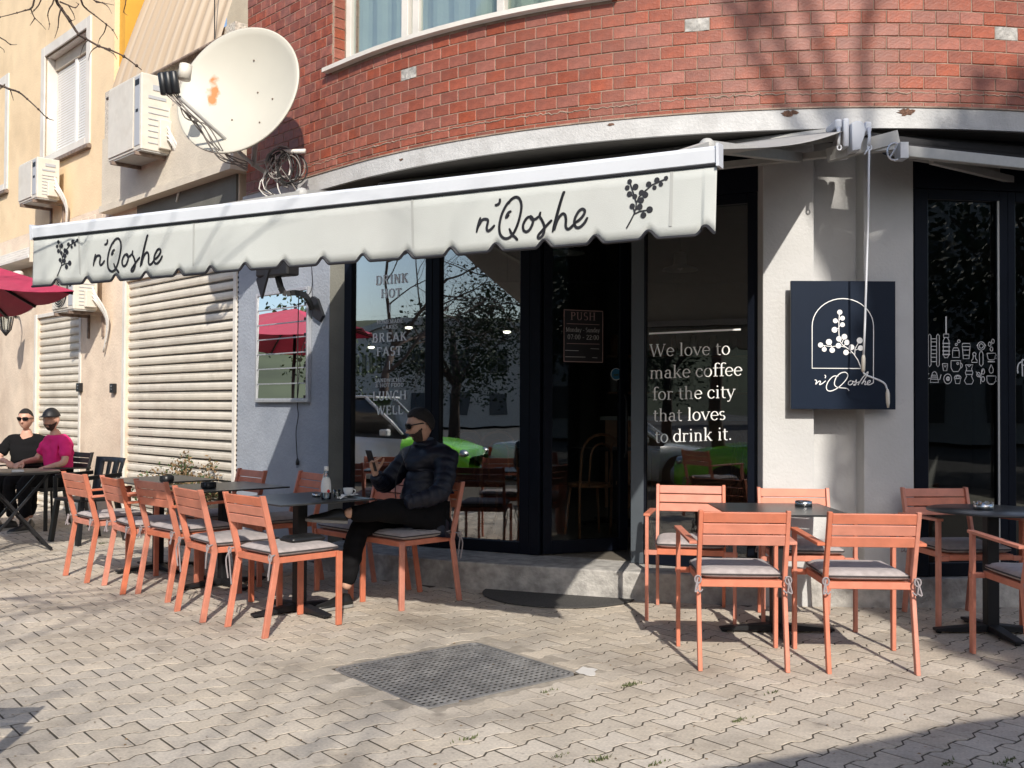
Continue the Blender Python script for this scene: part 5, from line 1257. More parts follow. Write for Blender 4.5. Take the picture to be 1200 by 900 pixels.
# half round door mat
dm_ = MB(); n = 30; c = at_z(648, 690, 0); ax = (at_z(745, 703, 0) - at_z(568, 692, 0)); ax.z = 0; hwid = ax.length / 2; ax.normalize(); mid = (at_z(745, 703, 0) + at_z(568, 692, 0)) / 2; nv = Vector((ax.y, -ax.x, 0))
pts = [mid + ax * hwid * math.cos(a) + nv * .50 * math.sin(a) + nv * -.02 for a in [math.pi * i / n for i in range(n + 1)]]
pts = [Vector((p.x, p.y, .0035)) for p in pts]; back_ = []
for i in range(1, 12):
    f_ = i / 12; p = mid - ax * hwid * (1 - 2 * f_); 
    yy = min(s.y for s in step_line if abs(s.x - p.x) < .6); back_.append(Vector((p.x, p.y + .03 + .05 * math.sin(math.pi * f_), .0035)))
dm_.prism(pts + back_, (0, 0, .009)); tag(dm_.build('door_mat', 'mat_rubber', bevel=.003), 'worn half round black rubber mat on the paving at the shop step', 'mat')

# ================================================================ lettering on the glass
class Font:
    def __init__(s, T, t, slab=0.0): s.T, s.t, s.slab = T, t, slab; s.h = .11 if not slab else .10
    def S(s, x0, y0, x1, y1, w=None): w = s.T if w is None else w; return [(x0, y0, w), (x1, y1, w)]
    def A(s, cx, cy, rx, ry, a0, a1, n=14):
        out = []
        for i in range(n + 1):
            a = R(a0 + (a1 - a0) * i / n); out.append((cx + rx * math.cos(a), cy + ry * math.sin(a), s.t + (s.T - s.t) * abs(math.cos(a)) ** 1.3))
        return out
    def F(s, x, y, h=None): h = s.h if h is None else h; w = max(s.t, s.slab); return [(x - h, y + (w / 2 if y < .02 else -w / 2 if y > .3 else 0), w), (x + h, y + (w / 2 if y < .02 else -w / 2 if y > .3 else 0), w)]
    def B(s, x, y, r): return [(x - r, y, .02), (x - r * .5, y, r * 1.7), (x + r * .5, y, r * 1.7), (x + r, y, .02)]
    def glyph(s, c):
        S, A, Fo, B, T, t = s.S, s.A, s.F, s.B, s.T, s.t; C = .68; X = .47
        g = {
         'o': (.50, [A(.25, .235, .185, .225, 0, 360, 26)]), 'e': (.47, [A(.245, .235, .185, .225, 4, 320, 20), S(.07, .25, .42, .25, t)]),
         'c': (.44, [A(.245, .235, .185, .225, 50, 322, 18), B(.37, .37, .04)]), 'a': (.47, [A(.21, .34, .12, .11, 165, 0, 9), S(.33, .34, .33, .07), [(.33, .07, T * .8), (.36, .01, t * 1.4), (.45, .03, t)], A(.20, .14, .145, .125, 60, 330, 14), B(.10, .36, .035)]),
         'd': (.52, [A(.24, .235, .18, .225, 40, 320, 18), S(.41, .01, .41, .72), Fo(.37, .72, .06), Fo(.45, .0, .06)]),
         'f': (.33, [S(.16, 0, .16, .60), A(.28, .60, .12, .11, 180, 50, 9), B(.37, .67, .035), S(.03, X - .02, .32, X - .02, t), Fo(.17, 0)]),
         'h': (.56, [S(.13, 0, .13, .72), A(.27, .32, .14, .13, 175, 0, 10), S(.41, .32, .41, 0), Fo(.13, 0, .09), Fo(.41, 0, .09), Fo(.09, .72, .05)]),
         'i': (.28, [S(.14, 0, .14, X), Fo(.14, 0, .09), Fo(.10, X, .05), B(.13, .64, .045)]), 'l': (.28, [S(.14, 0, .14, .72), Fo(.14, 0, .09), Fo(.10, .72, .05)]),
         'k': (.54, [S(.13, 0, .13, .72), S(.15, .18, .40, .45, t), S(.23, .28, .44, .01), Fo(.13, 0, .09), Fo(.45, 0, .07), Fo(.41, X, .07), Fo(.09, .72, .05)]),
         'm': (.84, [S(.13, 0, .13, X), A(.265, .32, .135, .13, 175, 0, 10), S(.40, .32, .40, 0), A(.54, .32, .14, .13, 175, 0, 10), S(.68, .32, .68, 0), Fo(.13, 0, .09), Fo(.40, 0, .08), Fo(.68, 0, .09), Fo(.09, X, .05)]),
         'n': (.56, [S(.13, 0, .13, X), A(.27, .32, .14, .13, 175, 0, 10), S(.41, .32, .41, 0), Fo(.13, 0, .09), Fo(.41, 0, .09), Fo(.09, X, .05)]),
         'r': (.40, [S(.13, 0, .13, X), A(.26, .31, .13, .13, 175, 70, 8), B(.34, .42, .04), Fo(.14, 0, .10), Fo(.09, X, .05)]),
         's': (.38, [A(.19, .35, .12, .105, 35, 265, 12), A(.19, .13, .13, .115, 85, -145, 12)]), 't': (.33, [S(.14, .10, .14, .60), A(.24, .12, .10, .11, 180, 300, 8), S(.03, X - .02, .30, X - .02, t)]),
         'u': (.55, [S(.13, X, .13, .14), A(.26, .14, .13, .13, 180, 355, 10), S(.41, X, .41, .01), Fo(.09, X, .05), Fo(.37, X, .05), Fo(.45, 0, .05)]),
         'v': (.50, [S(.06, X - .01, .25, .01), S(.25, .01, .43, X - .01, t), Fo(.07, X, .08), Fo(.43, X, .07)]),
         'y': (.50, [S(.06, X - .01, .25, .01), [(.43, X - .01, t), (.25, .01, t), (.17, -.16, t), (.10, -.19, t)], B(.09, -.17, .035), Fo(.07, X, .08), Fo(.43, X, .07)]),
         'W': (.96, [S(.07, C, .27, .0), S(.27, .0, .47, C, t), S(.44, C, .65, 0), S(.65, 0, .87, C, t), Fo(.09, C, .09), Fo(.46, C, .08), Fo(.87, C, .08)]),
         'P': (.56, [S(.14, 0, .14, C), A(.30, .51, .16, .155, 90, -90, 12), S(.14, C - t / 2, .30, C - t / 2, t), S(.14, .355, .30, .355, t), Fo(.14, 0), Fo(.10, C, .05)]),
         'U': (.68, [S(.14, C, .14, .22), A(.33, .22, .19, .21, 180, 360, 14), S(.52, C, .52, .22, t * 1.5), Fo(.14, C), Fo(.52, C, .08)]),
         'S': (.52, [A(.26, .50, .16, .165, 40, 262, 14), A(.26, .18, .175, .17, 84, -140, 14)]), 'H': (.72, [S(.15, 0, .15, C), S(.57, 0, .57, C), S(.15, .35, .57, .35, t), Fo(.15, 0), Fo(.15, C), Fo(.57, 0), Fo(.57, C)]),
         'M': (.86, [S(.14, 0, .14, C, t * 1.3), S(.14, C, .42, .05), S(.42, .05, .70, C, t), S(.70, 0, .70, C), Fo(.14, 0), Fo(.12, C, .07), Fo(.70, 0), Fo(.72, C, .08)]),
         'B': (.60, [S(.14, 0, .14, C), A(.30, .52, .15, .145, 90, -90, 10), A(.32, .19, .17, .18, 90, -90, 10), S(.10, C - t / 2, .30, C - t / 2, t), S(.14, .37, .32, .37, t), S(.10, t / 2, .32, t / 2, t)]),
         'R': (.64, [S(.14, 0, .14, C), A(.30, .52, .15, .145, 90, -90, 10), S(.10, C - t / 2, .30, C - t / 2, t), S(.14, .37, .32, .37, t), S(.30, .37, .50, .02), Fo(.14, 0), Fo(.53, 0, .06)]),
         'E': (.58, [S(.14, 0, .14, C), S(.08, C - t / 2, .48, C - t / 2, t), S(.08, t / 2, .50, t / 2, t), S(.14, .35, .40, .35, t), S(.48, C, .48, .52, t), S(.50, 0, .50, .16, t)]),
         'F': (.56, [S(.14, 0, .14, C), S(.08, C - t / 2, .48, C - t / 2, t), S(.14, .35, .40, .35, t), S(.48, C, .48, .52, t), Fo(.14, 0)]),
         'A': (.66, [S(.08, 0, .32, C, t * 1.4), S(.32, C, .56, 0), S(.16, .22, .48, .22, t), Fo(.09, 0, .08), Fo(.56, 0, .09)]), 'K': (.66, [S(.14, 0, .14, C), S(.16, .28, .48, .66, t * 1.3), S(.26, .40, .54, .02), Fo(.14, 0), Fo(.14, C), Fo(.55, 0, .08), Fo(.49, C, .08)]),
         'T': (.58, [S(.29, 0, .29, C), S(.06, C - t / 2, .52, C - t / 2, t), S(.06, C, .06, .52, t), S(.52, C, .52, .52, t), Fo(.29, 0)]), 'L': (.54, [S(.14, 0, .14, C), S(.08, t / 2, .48, t / 2, t), S(.48, 0, .48, .18, t), Fo(.14, C)]),
         'N': (.72, [S(.14, 0, .14, C, t * 1.3), S(.14, C, .56, .02), S(.56, 0, .56, C, t * 1.3), Fo(.14, 0), Fo(.12, C, .06), Fo(.56, C)]), 'C': (.60, [A(.31, .34, .23, .32, 48, 312, 20), S(.48, .50, .48, .68, t)]),
         'D': (.68, [S(.14, 0, .14, C), A(.28, .34, .28, .325, 90, -90, 16), S(.08, C - t / 2, .28, C - t / 2, t), S(.08, t / 2, .28, t / 2, t)]), 'I': (.32, [S(.16, 0, .16, C), Fo(.16, 0), Fo(.16, C)]), 'O': (.68, [A(.34, .34, .25, .32, 0, 360, 26)]),
         '&': (.66, [A(.27, .53, .12, .13, -30, 240, 12), S(.20, .42, .52, .02), A(.26, .17, .17, .16, 110, 330, 12), S(.41, .12, .54, .34, t)]),
         '0': (.46, [A(.23, .30, .16, .29, 0, 360, 20)]), '7': (.44, [S(.06, .57, .40, .57, t * 1.5), S(.40, .58, .18, 0, T * .8)]), '2': (.44, [A(.22, .43, .15, .14, 165, -30, 12), S(.34, .36, .07, .04, t * 1.6), S(.06, .03, .40, .03, t * 1.8)]),
         ':': (.22, [B(.11, .08, .045), B(.11, .38, .045)]), '.': (.22, [B(.11, .05, .05)]), '-': (.34, [S(.05, .24, .29, .24, t * 1.4)]), ' ': (.26, []), '|': (.2, [S(.1, -.1, .1, .8, t)])}
        return g[c]
    def line(s, txt, track=0.0):
        x = 0; out = []
        for c in txt:
            adv, st2 = s.glyph(c)
            for q in st2: out.append([(a + x, b, w) for a, b, w in q])
            x += adv + track
        return x - track, out
def text_on(mb, font, txt, hitf, px0, px1, py0, py1, cap_px, U, nrm, track=0.0, capH=.68):
    """lay a line from pixel (px0,py0) to (px1,py1) on the real glass plane."""
    a, b = hitf(px0, py0), hitf(px1, py1); w, strokes = font.line(txt, track)
    top = hitf(px0, py0 - cap_px); hgt = (top - a).length; Uv = (b - a) / w; V = Vector((0, 0, 1)) * (hgt / capH); sx = Uv.length; sc_ = (sx + V.length) / 2
    for q in strokes:
        mb.ribbon([a + Uv * x + V * y for x, y, _ in q], [ww * sc_ for _, _, ww in q], nrm)
def gl_hit(px, py): return onG(px, py, .004)
fS = Font(.082, .036); mb = MB()
for txt, x0, y0, x1, y1, cap in (('We love to', 761, 418, 856, 415.5, 14.5), ('make coffee', 761, 444, 870, 440, 14.5), ('for the city', 764, 469, 862, 466, 14.5), ('that loves', 765, 494, 850.5, 492, 14.5), ('to drink it.', 767, 519, 858, 515.5, 14.5)):
    text_on(mb, fS, txt, gl_hit, x0, x1, y0, y1, cap, UG, NG)
mb.ribbon([gl_hit(760.5, 391), gl_hit(868, 386)], .013, NG)
mb.build('lettering', 'vinyl', win3)
fB = Font(.125, .075, .06); fs_ = Font(.12, .075, .07); mb = MB()
for txt, x0, y0, x1, y1, cap, fo, tr in (('DRINK', 440, 334.5, 478, 331, 11, fB, .05), ('HOT', 446, 349.5, 470, 348, 10.5, fB, .05), ('HOMEMADE', 441.5, 380, 472, 378, 4.6, fs_, .06), ('CAKES', 448, 386, 466, 384.5, 4.4, fs_, .06), ('BREAK', 436, 401.5, 477, 399, 10.5, fB, .05), ('FAST', 441, 417.5, 471, 416, 10.5, fB, .05),
        ('SANDWICHES', 439, 448.5, 474, 447, 4.6, fs_, .05), ('& HOT FOOD', 440, 454, 473, 453, 4.4, fs_, .05), ('LUNCH', 436.5, 469.5, 476.5, 468, 10.5, fB, .05), ('WELL', 440.5, 486, 472.5, 485.5, 10.5, fB, .05)):
    mb = MB(); text_on(mb, fo, txt, gl_hit, x0, x1, y0, y1, cap, UG, NG, tr); mb.build('lettering', 'vinyl', win1)
for y0, y1 in ((356, 366), (423, 433)): mb = MB(); mb.ribbon([gl_hit(456.5, y0), gl_hit(456.5, y1)], .007, NG); mb.build('divider_line', 'vinyl', win1)
# opening hours notice on the open door
nd = MB(); q0, q1 = onD(660.5, 393.5, .010), onD(706.5, 394.5, .010); zt2, zb2 = onD(660.5, 362.5, .010).z, onD(660.5, 424, .010).z
def dh(px, py): return onD(px, py, .012)
nd.cm = 0; nd.prism([Vector((q0.x, q0.y, zb2)), Vector((q1.x, q1.y, zb2)), Vector((q1.x, q1.y, zt2)), Vector((q0.x, q0.y, zt2))], DN * -.003)
nd.cm = 1
fr_ = [Vector((q0.x, q0.y, zb2)), Vector((q1.x, q1.y, zb2)), Vector((q1.x, q1.y, zt2)), Vector((q0.x, q0.y, zt2))]; ctr = sum(fr_, Vector()) / 4
fr_ = [ctr + (p - ctr) * .985 + DN * .002 for p in fr_]
for i in range(4): nd.ribbon([fr_[i], fr_[(i + 1) % 4]], .006, DN)
nd.cm = 2; text_on(nd, Font(.085, .035), 'PUSH', dh, 668.5, 698, 374.8, 375.6, 9.2, DU, DN, .05)
nd.ribbon([dh(664, 379.2), dh(702.5, 380.6)], .004, DN); nd.ribbon([dh(664, 402.5), dh(702.5, 403.3)], .004, DN)
nd.cm = 3; fT = Font(.075, .045); text_on(nd, fT, 'Monday - Sunday', dh, 663, 703, 388.6, 389.6, 5.2, DU, DN); text_on(nd, fT, '07:00 - 22:00', dh, 665, 702, 397.3, 398.3, 5.5, DU, DN, .02, .6)
for y in (410.5, 418): nd.ribbon([dh(662.5, y), dh(678 + (y > 415) * 8, y + .5)], .004, DN)
nd.ribbon([dh(692, 408.5), dh(702, 409)], .003, DN); nd.ribbon([dh(694, 419), dh(700, 419.4)], .003, DN)
nd.build('opening_hours_notice', ['black', 'vinyl_pink', 'vinyl_pink', 'vinyl_grey'], door)
mb = MB(); c = dh(722, 438.5); mb.cm = 0; mb.disc(c, .048, DU, (0, 0, 1), 24); mb.cm = 1; mb.tube([c + (DU * math.cos(a) + Vector((0, 0, 1)) * math.sin(a)) * .046 + DN * .001 for a in [i * 6.2832 / 28 for i in range(29)]], .002, 4)
mb.cm = 2; mb.ribbon([c + DU * -.022 + DN * .0015 + Vector((0, 0, -.008)), c + DU * .022 + DN * .0015 + Vector((0, 0, -.004))], .012, DN); mb.build('round_sticker', ['sticker_blue', 'vinyl', 'leaf'], door)
# line icons on the right window
def rh(zx, zy): return onR(1070 + zx / 6.923, 340 + zy / 6.923, .004)
mb = MB(); Wd = .0052
def ln(pts, close=False, sm=False, w=Wd):
    P_ = [rh(*q) for q in pts]
    if close: P_.append(P_[0])
    if sm: P_ = smooth_pts(P_, 3)
    mb.ribbon(P_, w, NR)
def el(cx_, cy_, rx, ry, a0=0, a1=360, w=Wd): ln([(cx_ + rx * math.cos(R(a0 + (a1 - a0) * i / 16)), cy_ + ry * math.sin(R(a0 + (a1 - a0) * i / 16))) for i in range(17)], w=w)
for x in (135, 202): ln([(x - 11, 370), (x, 356), (x + 11, 370), (x + 11, 608), (x, 622), (x - 11, 608)], True)
for y in (395, 420, 455, 485, 515, 545, 580): ln([(146, y), (191, y)])
ln([(268, 214), (268, 352)], w=.010); ln([(248, 356), (290, 356), (290, 385), (248, 385)], True); ln([(256, 388), (245, 410), (245, 520), (256, 548), (280, 548), (292, 520), (292, 410), (280, 388)]); 
for y in (432, 460, 493, 522): ln([(238, y), (300, y)], w=.008)
ln([(330, 468), (362, 468), (374, 490), (374, 546), (320, 546), (320, 490)], True); el(350, 440, 9, 9); el(371, 415, 11, 11); ln([(320, 490), (374, 490)])
ln([(402, 432), (460, 432), (466, 458), (396, 458)], True); ln([(400, 462), (408, 556), (454, 556), (462, 462)]); ln([(402, 486), (460, 486)]); ln([(405, 528), (457, 528)])
el(497, 520, 13, 14); ln([(490, 532), (485, 560), (476, 568), (476, 586), (520, 586), (520, 568), (510, 560), (504, 532)])
el(553, 453, 30, 34); el(553, 453, 17, 18); ln([(515, 453), (524, 440)]); ln([(591, 453), (582, 440)]); ln([(544, 500), (538, 520), (538, 600), (553, 618), (568, 600), (568, 520), (562, 500)], True)
for x, y in ((622, 438), (648, 415), (636, 478)): el(x, y, 11, 17)
ln([(600, 512), (670, 512), (664, 556), (652, 566), (618, 566), (608, 556)], True); el(670, 540, 12, 16, -90, 90); ln([(606, 580), (664, 580)], w=.008)
ln([(238, 596), (280, 596), (274, 654), (246, 654)], True); ln([(250, 610), (260, 625), (270, 606)])
ln([(308, 572), (385, 572), (385, 630), (368, 660), (325, 660), (308, 630)], True); el(383, 612, 16, 20, -90, 90); el(363, 595, 8, 8)
ln([(425, 606), (486, 606), (474, 640), (486, 668), (474, 700), (490, 735), (476, 762), (432, 762), (416, 735), (434, 700), (424, 668), (436, 640)], True); ln([(432, 655), (482, 655)]); ln([(428, 684), (484, 684)]); ln([(440, 606), (454, 622), (470, 606)])
ln([(634, 604), (652, 645), (646, 668), (634, 674), (622, 668), (616, 645)], True)
ln([(150, 690), (196, 690), (206, 748), (138, 748)], True); el(173, 690, 20, 28, 180, 360); ln([(138, 715), (118, 720), (116, 690), (130, 675)]); ln([(206, 725), (218, 722), (228, 684)]); ln([(146, 705), (200, 705)]); ln([(142, 722), (203, 722)])
el(281, 720, 32, 40); el(283, 718, 10, 12, w=.012)
ln([(338, 718), (386, 718), (378, 758), (346, 758)], True); el(362, 716, 28, 26, 180, 360); el(362, 706, 14, 10)
ln([(548, 762), (550, 700), (560, 660), (578, 640)], sm=True); el(568, 660, 12, 22); el(530, 685, 14, 18); el(567, 722, 13, 20); ln([(510, 660), (545, 710)])
ln([(598, 696), (670, 696), (668, 740), (652, 762), (616, 762), (600, 740)], True); el(672, 722, 13, 18, -90, 90)
mb.build('coffee_icons', 'vinyl_grey', win4)
mb = MB(); el(872, 645, 24, 60, 150, 330, .010); ln([(884, 565), (920, 565)], w=.010); ln([(884, 565), (888, 700)], w=.010)
mb.build('coffee_icons', 'vinyl_grey', win5)
# ================================================================ people
def skin_geo(J, E, sub=2, root_=0):
    me = bpy.data.meshes.new('t'); names = list(J); me.from_pydata([J[n][0] for n in names], [(names.index(a), names.index(b)) for a, b in E], [])
    bm = bmesh.new(); bm.from_mesh(me); sl_ = bm.verts.layers.skin.verify(); bm.verts.ensure_lookup_table()
    for i, n in enumerate(names):
        r_ = J[n][1]; r_ = r_ if isinstance(r_, tuple) else (r_, r_); bm.verts[i][sl_].radius = r_; bm.verts[i][sl_].use_root = (i == root_)
    bm.to_mesh(me); bm.free(); o = bpy.data.objects.new('t', me); col.objects.link(o)
    o.modifiers.new('s', 'SKIN').use_smooth_shade = True; m_ = o.modifiers.new('u', 'SUBSURF'); m_.levels = sub
    bpy.context.view_layer.update(); dg = bpy.context.evaluated_depsgraph_get(); ev = o.evaluated_get(dg); r2 = bpy.data.meshes.new_from_object(ev)
    vs = [tuple(v.co) for v in r2.vertices]; fs = [tuple(p.vertices) for p in r2.polygons]
    bpy.data.objects.remove(o); bpy.data.meshes.remove(me); bpy.data.meshes.remove(r2); return vs, fs
def head_frame(fwd, up=(0, 0, 1)):
    f_ = Vector(fwd).normalized(); x = f_.cross(Vector(up)).normalized(); return x, f_, x.cross(f_)
def head_pt(x, y, z):
    """unit sphere to head shape, metres; +y is the face, z up"""
    g_ = lambda v, c, s: math.exp(-((v - c) / s) ** 2)
    px_, py_, pz = x * .077, y * .096, z * .118
    if z < 0:
        px_ *= 1 - .30 * (-z) ** 1.5
        if y < 0: py_ *= 1 - .42 * (-z) ** .9
        else: py_ *= 1 - .10 * (-z) ** 2
    if y > 0: px_ *= 1 - .10 * y * y
    if y > .2:
        py_ = py_ * (1 - .06 * (1 - abs(x)))
        py_ += .007 * g_(pz, .030, .014) * g_(px_, 0, .05)
        for s in (-1, 1): py_ -= .011 * g_(px_, s * .031, .014) * g_(pz, .010, .012); py_ += .004 * g_(px_, s * .045, .018) * g_(pz, -.02, .02)
        nz_ = max(0, min(1, (.018 - pz) / .05)) if pz > -.034 else max(0, 1 - (-.034 - pz) / .010)
        py_ += .026 * nz_ * g_(px_, 0, .011) ; py_ += .006 * g_(px_, 0, .02) * g_(pz, -.03, .01)
        py_ += .007 * g_(px_, 0, .022) * (g_(pz, -.056, .006) + g_(pz, -.068, .007)) - .003 * g_(pz, -.062, .003) * g_(px_, 0, .02)
        py_ += .010 * g_(px_, 0, .022) * g_(pz, -.095, .016)
    return Vector((px_, py_, pz))
def head_geo(mb, c, fwd, up=(0, 0, 1), k=1.0):
    X, Y, Z = head_frame(fwd, up); n, m_ = 72, 54; c = Vector(c); vs = []
    for i in range(m_ + 1):
        for j in range(n):
            th = math.pi * i / m_; ph = 2 * math.pi * j / n; p = head_pt(math.sin(th) * math.sin(ph), math.sin(th) * math.cos(ph), math.cos(th)) * k; vs.append(c + X * p.x + Y * p.y + Z * p.z)
    mb.add(vs, [(i * n + j, i * n + (j + 1) % n, (i + 1) * n + (j + 1) % n, (i + 1) * n + j) for i in range(m_) for j in range(n)])
    for s in (-1, 1):
        e = c + (X * s * .077 + Y * -.010 + Z * -.005) * k; vs = []
        for i in range(9):
            for j in range(12):
                th = math.pi * i / 8; ph = 2 * math.pi * j / 12; vs.append(e + (X * .009 * math.sin(th) * math.cos(ph) * (1) + (Y + X * s * -.3) * .017 * math.sin(th) * math.sin(ph) + Z * .032 * math.cos(th)) * k)
        mb.add(vs, [(i * 12 + j, (i + 1) * 12 + j, (i + 1) * 12 + (j + 1) % 12, i * 12 + (j + 1) % 12) for i in range(8) for j in range(12)])
def shell(c, fwd, up, k, keep, off, material, name, parent, amp=.0, n=96, m_=72):
    X, Y, Z = head_frame(fwd, up); c = Vector(c); mb = MB(); mb.cs = True; vs = []; ok = []
    for i in range(m_ + 1):
        for j in range(n):
            th = math.pi * i / m_; ph = 2 * math.pi * j / n; u = Vector((math.sin(th) * math.sin(ph), math.sin(th) * math.cos(ph), math.cos(th)))
            p = head_pt(*u); w = keep(p.x, p.y, p.z); ok.append(w > 0); q = (p + u * (off * min(1, w * 3) + amp * noise.noise(p * 90))) * k; vs.append(c + X * q.x + Y * q.y + Z * q.z)
    fs = []
    for i in range(m_):
        for j in range(n):
            q = (i * n + j, i * n + (j + 1) % n, (i + 1) * n + (j + 1) % n, (i + 1) * n + j)
            if all(ok[t] for t in q): fs.append(q)
    mb.add(vs, fs); return mb.build(name, material, parent)
def hairline(x, y, z):
    if y > .05: lim = .066
    elif y > -.02: lim = .010 + (.066 - .010) * (y + .02) / .07
    else: lim = max(-.050, .010 - (-.02 - y) * 1.7)
    return min(1, (z - lim) * 35)
def beardline(x, y, z):
    if abs(x) < .019 and -.073 < z < -.056 and y > .05: return -1
    line = -.008 - .55 * max(0, y) if y < .065 else -.044
    return min(1, (line - z) * 60, (y - .006) * 60)
def hand_geo(mb, wrist, d, nrm, side, curl=(.5,) * 5, k=1.0):
    """d: towards the fingertips, nrm: out of the palm, side: +1 thumb along d x nrm"""
    d = Vector(d).normalized(); nrm = Vector(nrm); nrm = (nrm - d * nrm.dot(d)).normalized(); t_ = d.cross(nrm) * side; w = Vector(wrist)
    vs = []; old = mb.cs
    for i, (a, hw, ht) in enumerate(((-.02, .024, .018), (.01, .030, .016), (.05, .040, .015), (.088, .041, .012))):
        c = w + d * a * k
        for j in range(12): ph = 2 * math.pi * j / 12; vs.append(c + (t_ * hw * math.cos(ph) + nrm * ht * math.sin(ph)) * k)
    mb.add(vs, [(i * 12 + j, i * 12 + (j + 1) % 12, (i + 1) * 12 + (j + 1) % 12, (i + 1) * 12 + j) for i in range(3) for j in range(12)] + [tuple(range(12)), tuple(range(36, 48))])
    for f_, (off, L_3, r_) in enumerate(((.031, .070, .0088), (.011, .078, .009), (-.010, .073, .0086), (-.030, .058, .0078))):
        p = w + (d * .080 + t_ * off) * k; pts = [p]; dd = d.copy(); c_ = curl[f_]
        for s_, fr_ in enumerate((.45, .30, .25)):
            a = c_ * (1.0 if s_ == 0 else 1.25); dd = (dd * math.cos(a) + nrm.cross(Vector((0, 0, 0))) * 0 + nrm * math.sin(a)).normalized() if s_ == 0 else (dd * math.cos(a) + (nrm - dd * nrm.dot(dd)).normalized() * math.sin(a) if (nrm - dd * nrm.dot(dd)).length > .05 else dd)
            dd.normalize(); pts.append(pts[-1] + dd * L_3 * fr_ * k)
        mb.tube(pts, [r_ * k, r_ * .98 * k, r_ * .9 * k, r_ * .7 * k], 8)
    p = w + (d * .018 + t_ * .026) * k; q = p + (d * .030 + t_ * .026 + nrm * .016) * k; r2 = q + (d * .030 + t_ * .004 + nrm * .018 * (1 + curl[4])) * k
    mb.tube([p, q, r2, r2 + (d * .018 + nrm * .006) * k], [.014 * k, .011 * k, .0095 * k, .007 * k], 8)
def glasses(c, fwd, up, k, parent):
    X, Y, Z = head_frame(fwd, up); c = Vector(c); P = lambda x, y, z: c + (X * x + Y * y + Z * z) * k; mb = MB()
    for s in (-1, 1):
        pts = [(s * (.033 + .028 * math.copysign(abs(math.cos(a)) ** .7, math.cos(a))), .102 - 7.5 * (.033 + .028 * math.copysign(abs(math.cos(a)) ** .7, math.cos(a))) ** 2, .010 + .021 * math.copysign(abs(math.sin(a)) ** .7, math.sin(a))) for a in [i * 6.2832 / 20 for i in range(20)]]
        mb.prism([P(*q) for q in pts], Y * .003 * k)
    mb.build('lens', 'lens', parent)
    mb = MB(); mb.tube([P(-.010, .099, .014), P(.010, .099, .014)], .003 * k, 6)
    for s in (-1, 1): mb.tube([P(s * .060, .078, .016), P(s * .074, .050, .016), P(s * .082, -.005, .014), P(s * .080, -.025, .0)], .0045 * k, 6); mb.tube([P(s * .012, .098, .024), P(s * .050, .092, .028), P(s * .063, .084, .022)], .003 * k, 5)
    mb.build('spectacle_frame', 'black_plastic', parent)
def shoe(mb, ank, toe, w=.045):
    a, t_ = Vector(ank), Vector(toe); d = (t_ - a); d.z = 0; L_4 = d.length; d.normalize(); s_ = Vector((-d.y, d.x, 0))
def shoe2(root, heel, toe, up, sole='sole'):
    """a shoe between heel and toe points on its sole plane"""
    h_, t_, up = Vector(heel), Vector(toe), Vector(up).normalized(); d = (t_ - h_); L_4 = d.length; d.normalize(); up = (up - d * up.dot(d)).normalized(); s_ = d.cross(up)
    stn = [(0.0, .030, .06), (.06, .036, .085), (.20, .037, .095), (.34, .038, .090), (.50, .044, .070), (.70, .050, .052), (.88, .044, .042), (1.0, .018, .022)]
    mb = MB(); mb.cs = True; n = 14; vs = []
    for f_, w, ht in stn:
        for j in range(n):
            ph = 2 * math.pi * j / n; z = math.sin(ph); vs.append(h_ + d * L_4 * f_ + s_ * w * math.cos(ph) * (1 if z < 0 else 1 - .35 * z) + up * (.022 + (ht - .02) * max(0, z) * 1.0 + .008 * min(0, z)))
    k = len(stn); mb.add(vs, [(i * n + j, i * n + (j + 1) % n, (i + 1) * n + (j + 1) % n, (i + 1) * n + j) for i in range(k - 1) for j in range(n)] + [tuple(range(n))[::-1], tuple(range((k - 1) * n, k * n))])
    o = mb.build('shoe', 'shoe', root)
    mb = MB(); ol = [h_ + d * L_4 * f_ + s_ * (w + .004) for f_, w, ht in stn] + [h_ + d * L_4 * f_ - s_ * (w + .004) for f_, w, ht in stn[::-1]]; mb.prism(ol, up * .020); mb.build('sole', sole, o, bevel=.003)
def cloth(name, J, E, material, parent, sub=2, extra=None, root_=0, disp=None):
    vs, fs = skin_geo(J, E, sub, root_); mb = MB(); mb.cs = True; mb.add(vs, fs); o = mb.build(name, material, parent)
    if disp: disp(o)
    return o
def body_obj(root, J, E, headc, fwd, up, skinm, hands, k=1.0, voxel=.006):
    vs, fs = skin_geo(J, E, 2); mb = MB(); mb.cs = True; mb.add(vs, fs); head_geo(mb, headc, fwd, up, k)
    for h_ in hands: hand_geo(mb, *h_)
    o = mb.build('body', skinm, root); r_ = o.modifiers.new('remesh', 'REMESH'); r_.mode = 'VOXEL'; r_.voxel_size = voxel; r_.use_smooth_shade = True
    s_ = o.modifiers.new('smooth', 'SMOOTH'); s_.iterations = 2; s_.factor = .4; return o
def wrinkle(amp, sc_=9.0, axis=None):
    def f_(o):
        for v in o.data.vertices:
            p = v.co.copy(); q = Vector((p.x * sc_, p.y * sc_, p.z * sc_ * 1.6)); v.co = p + v.normal * amp * noise.noise(q)
    return f_
V = Vector
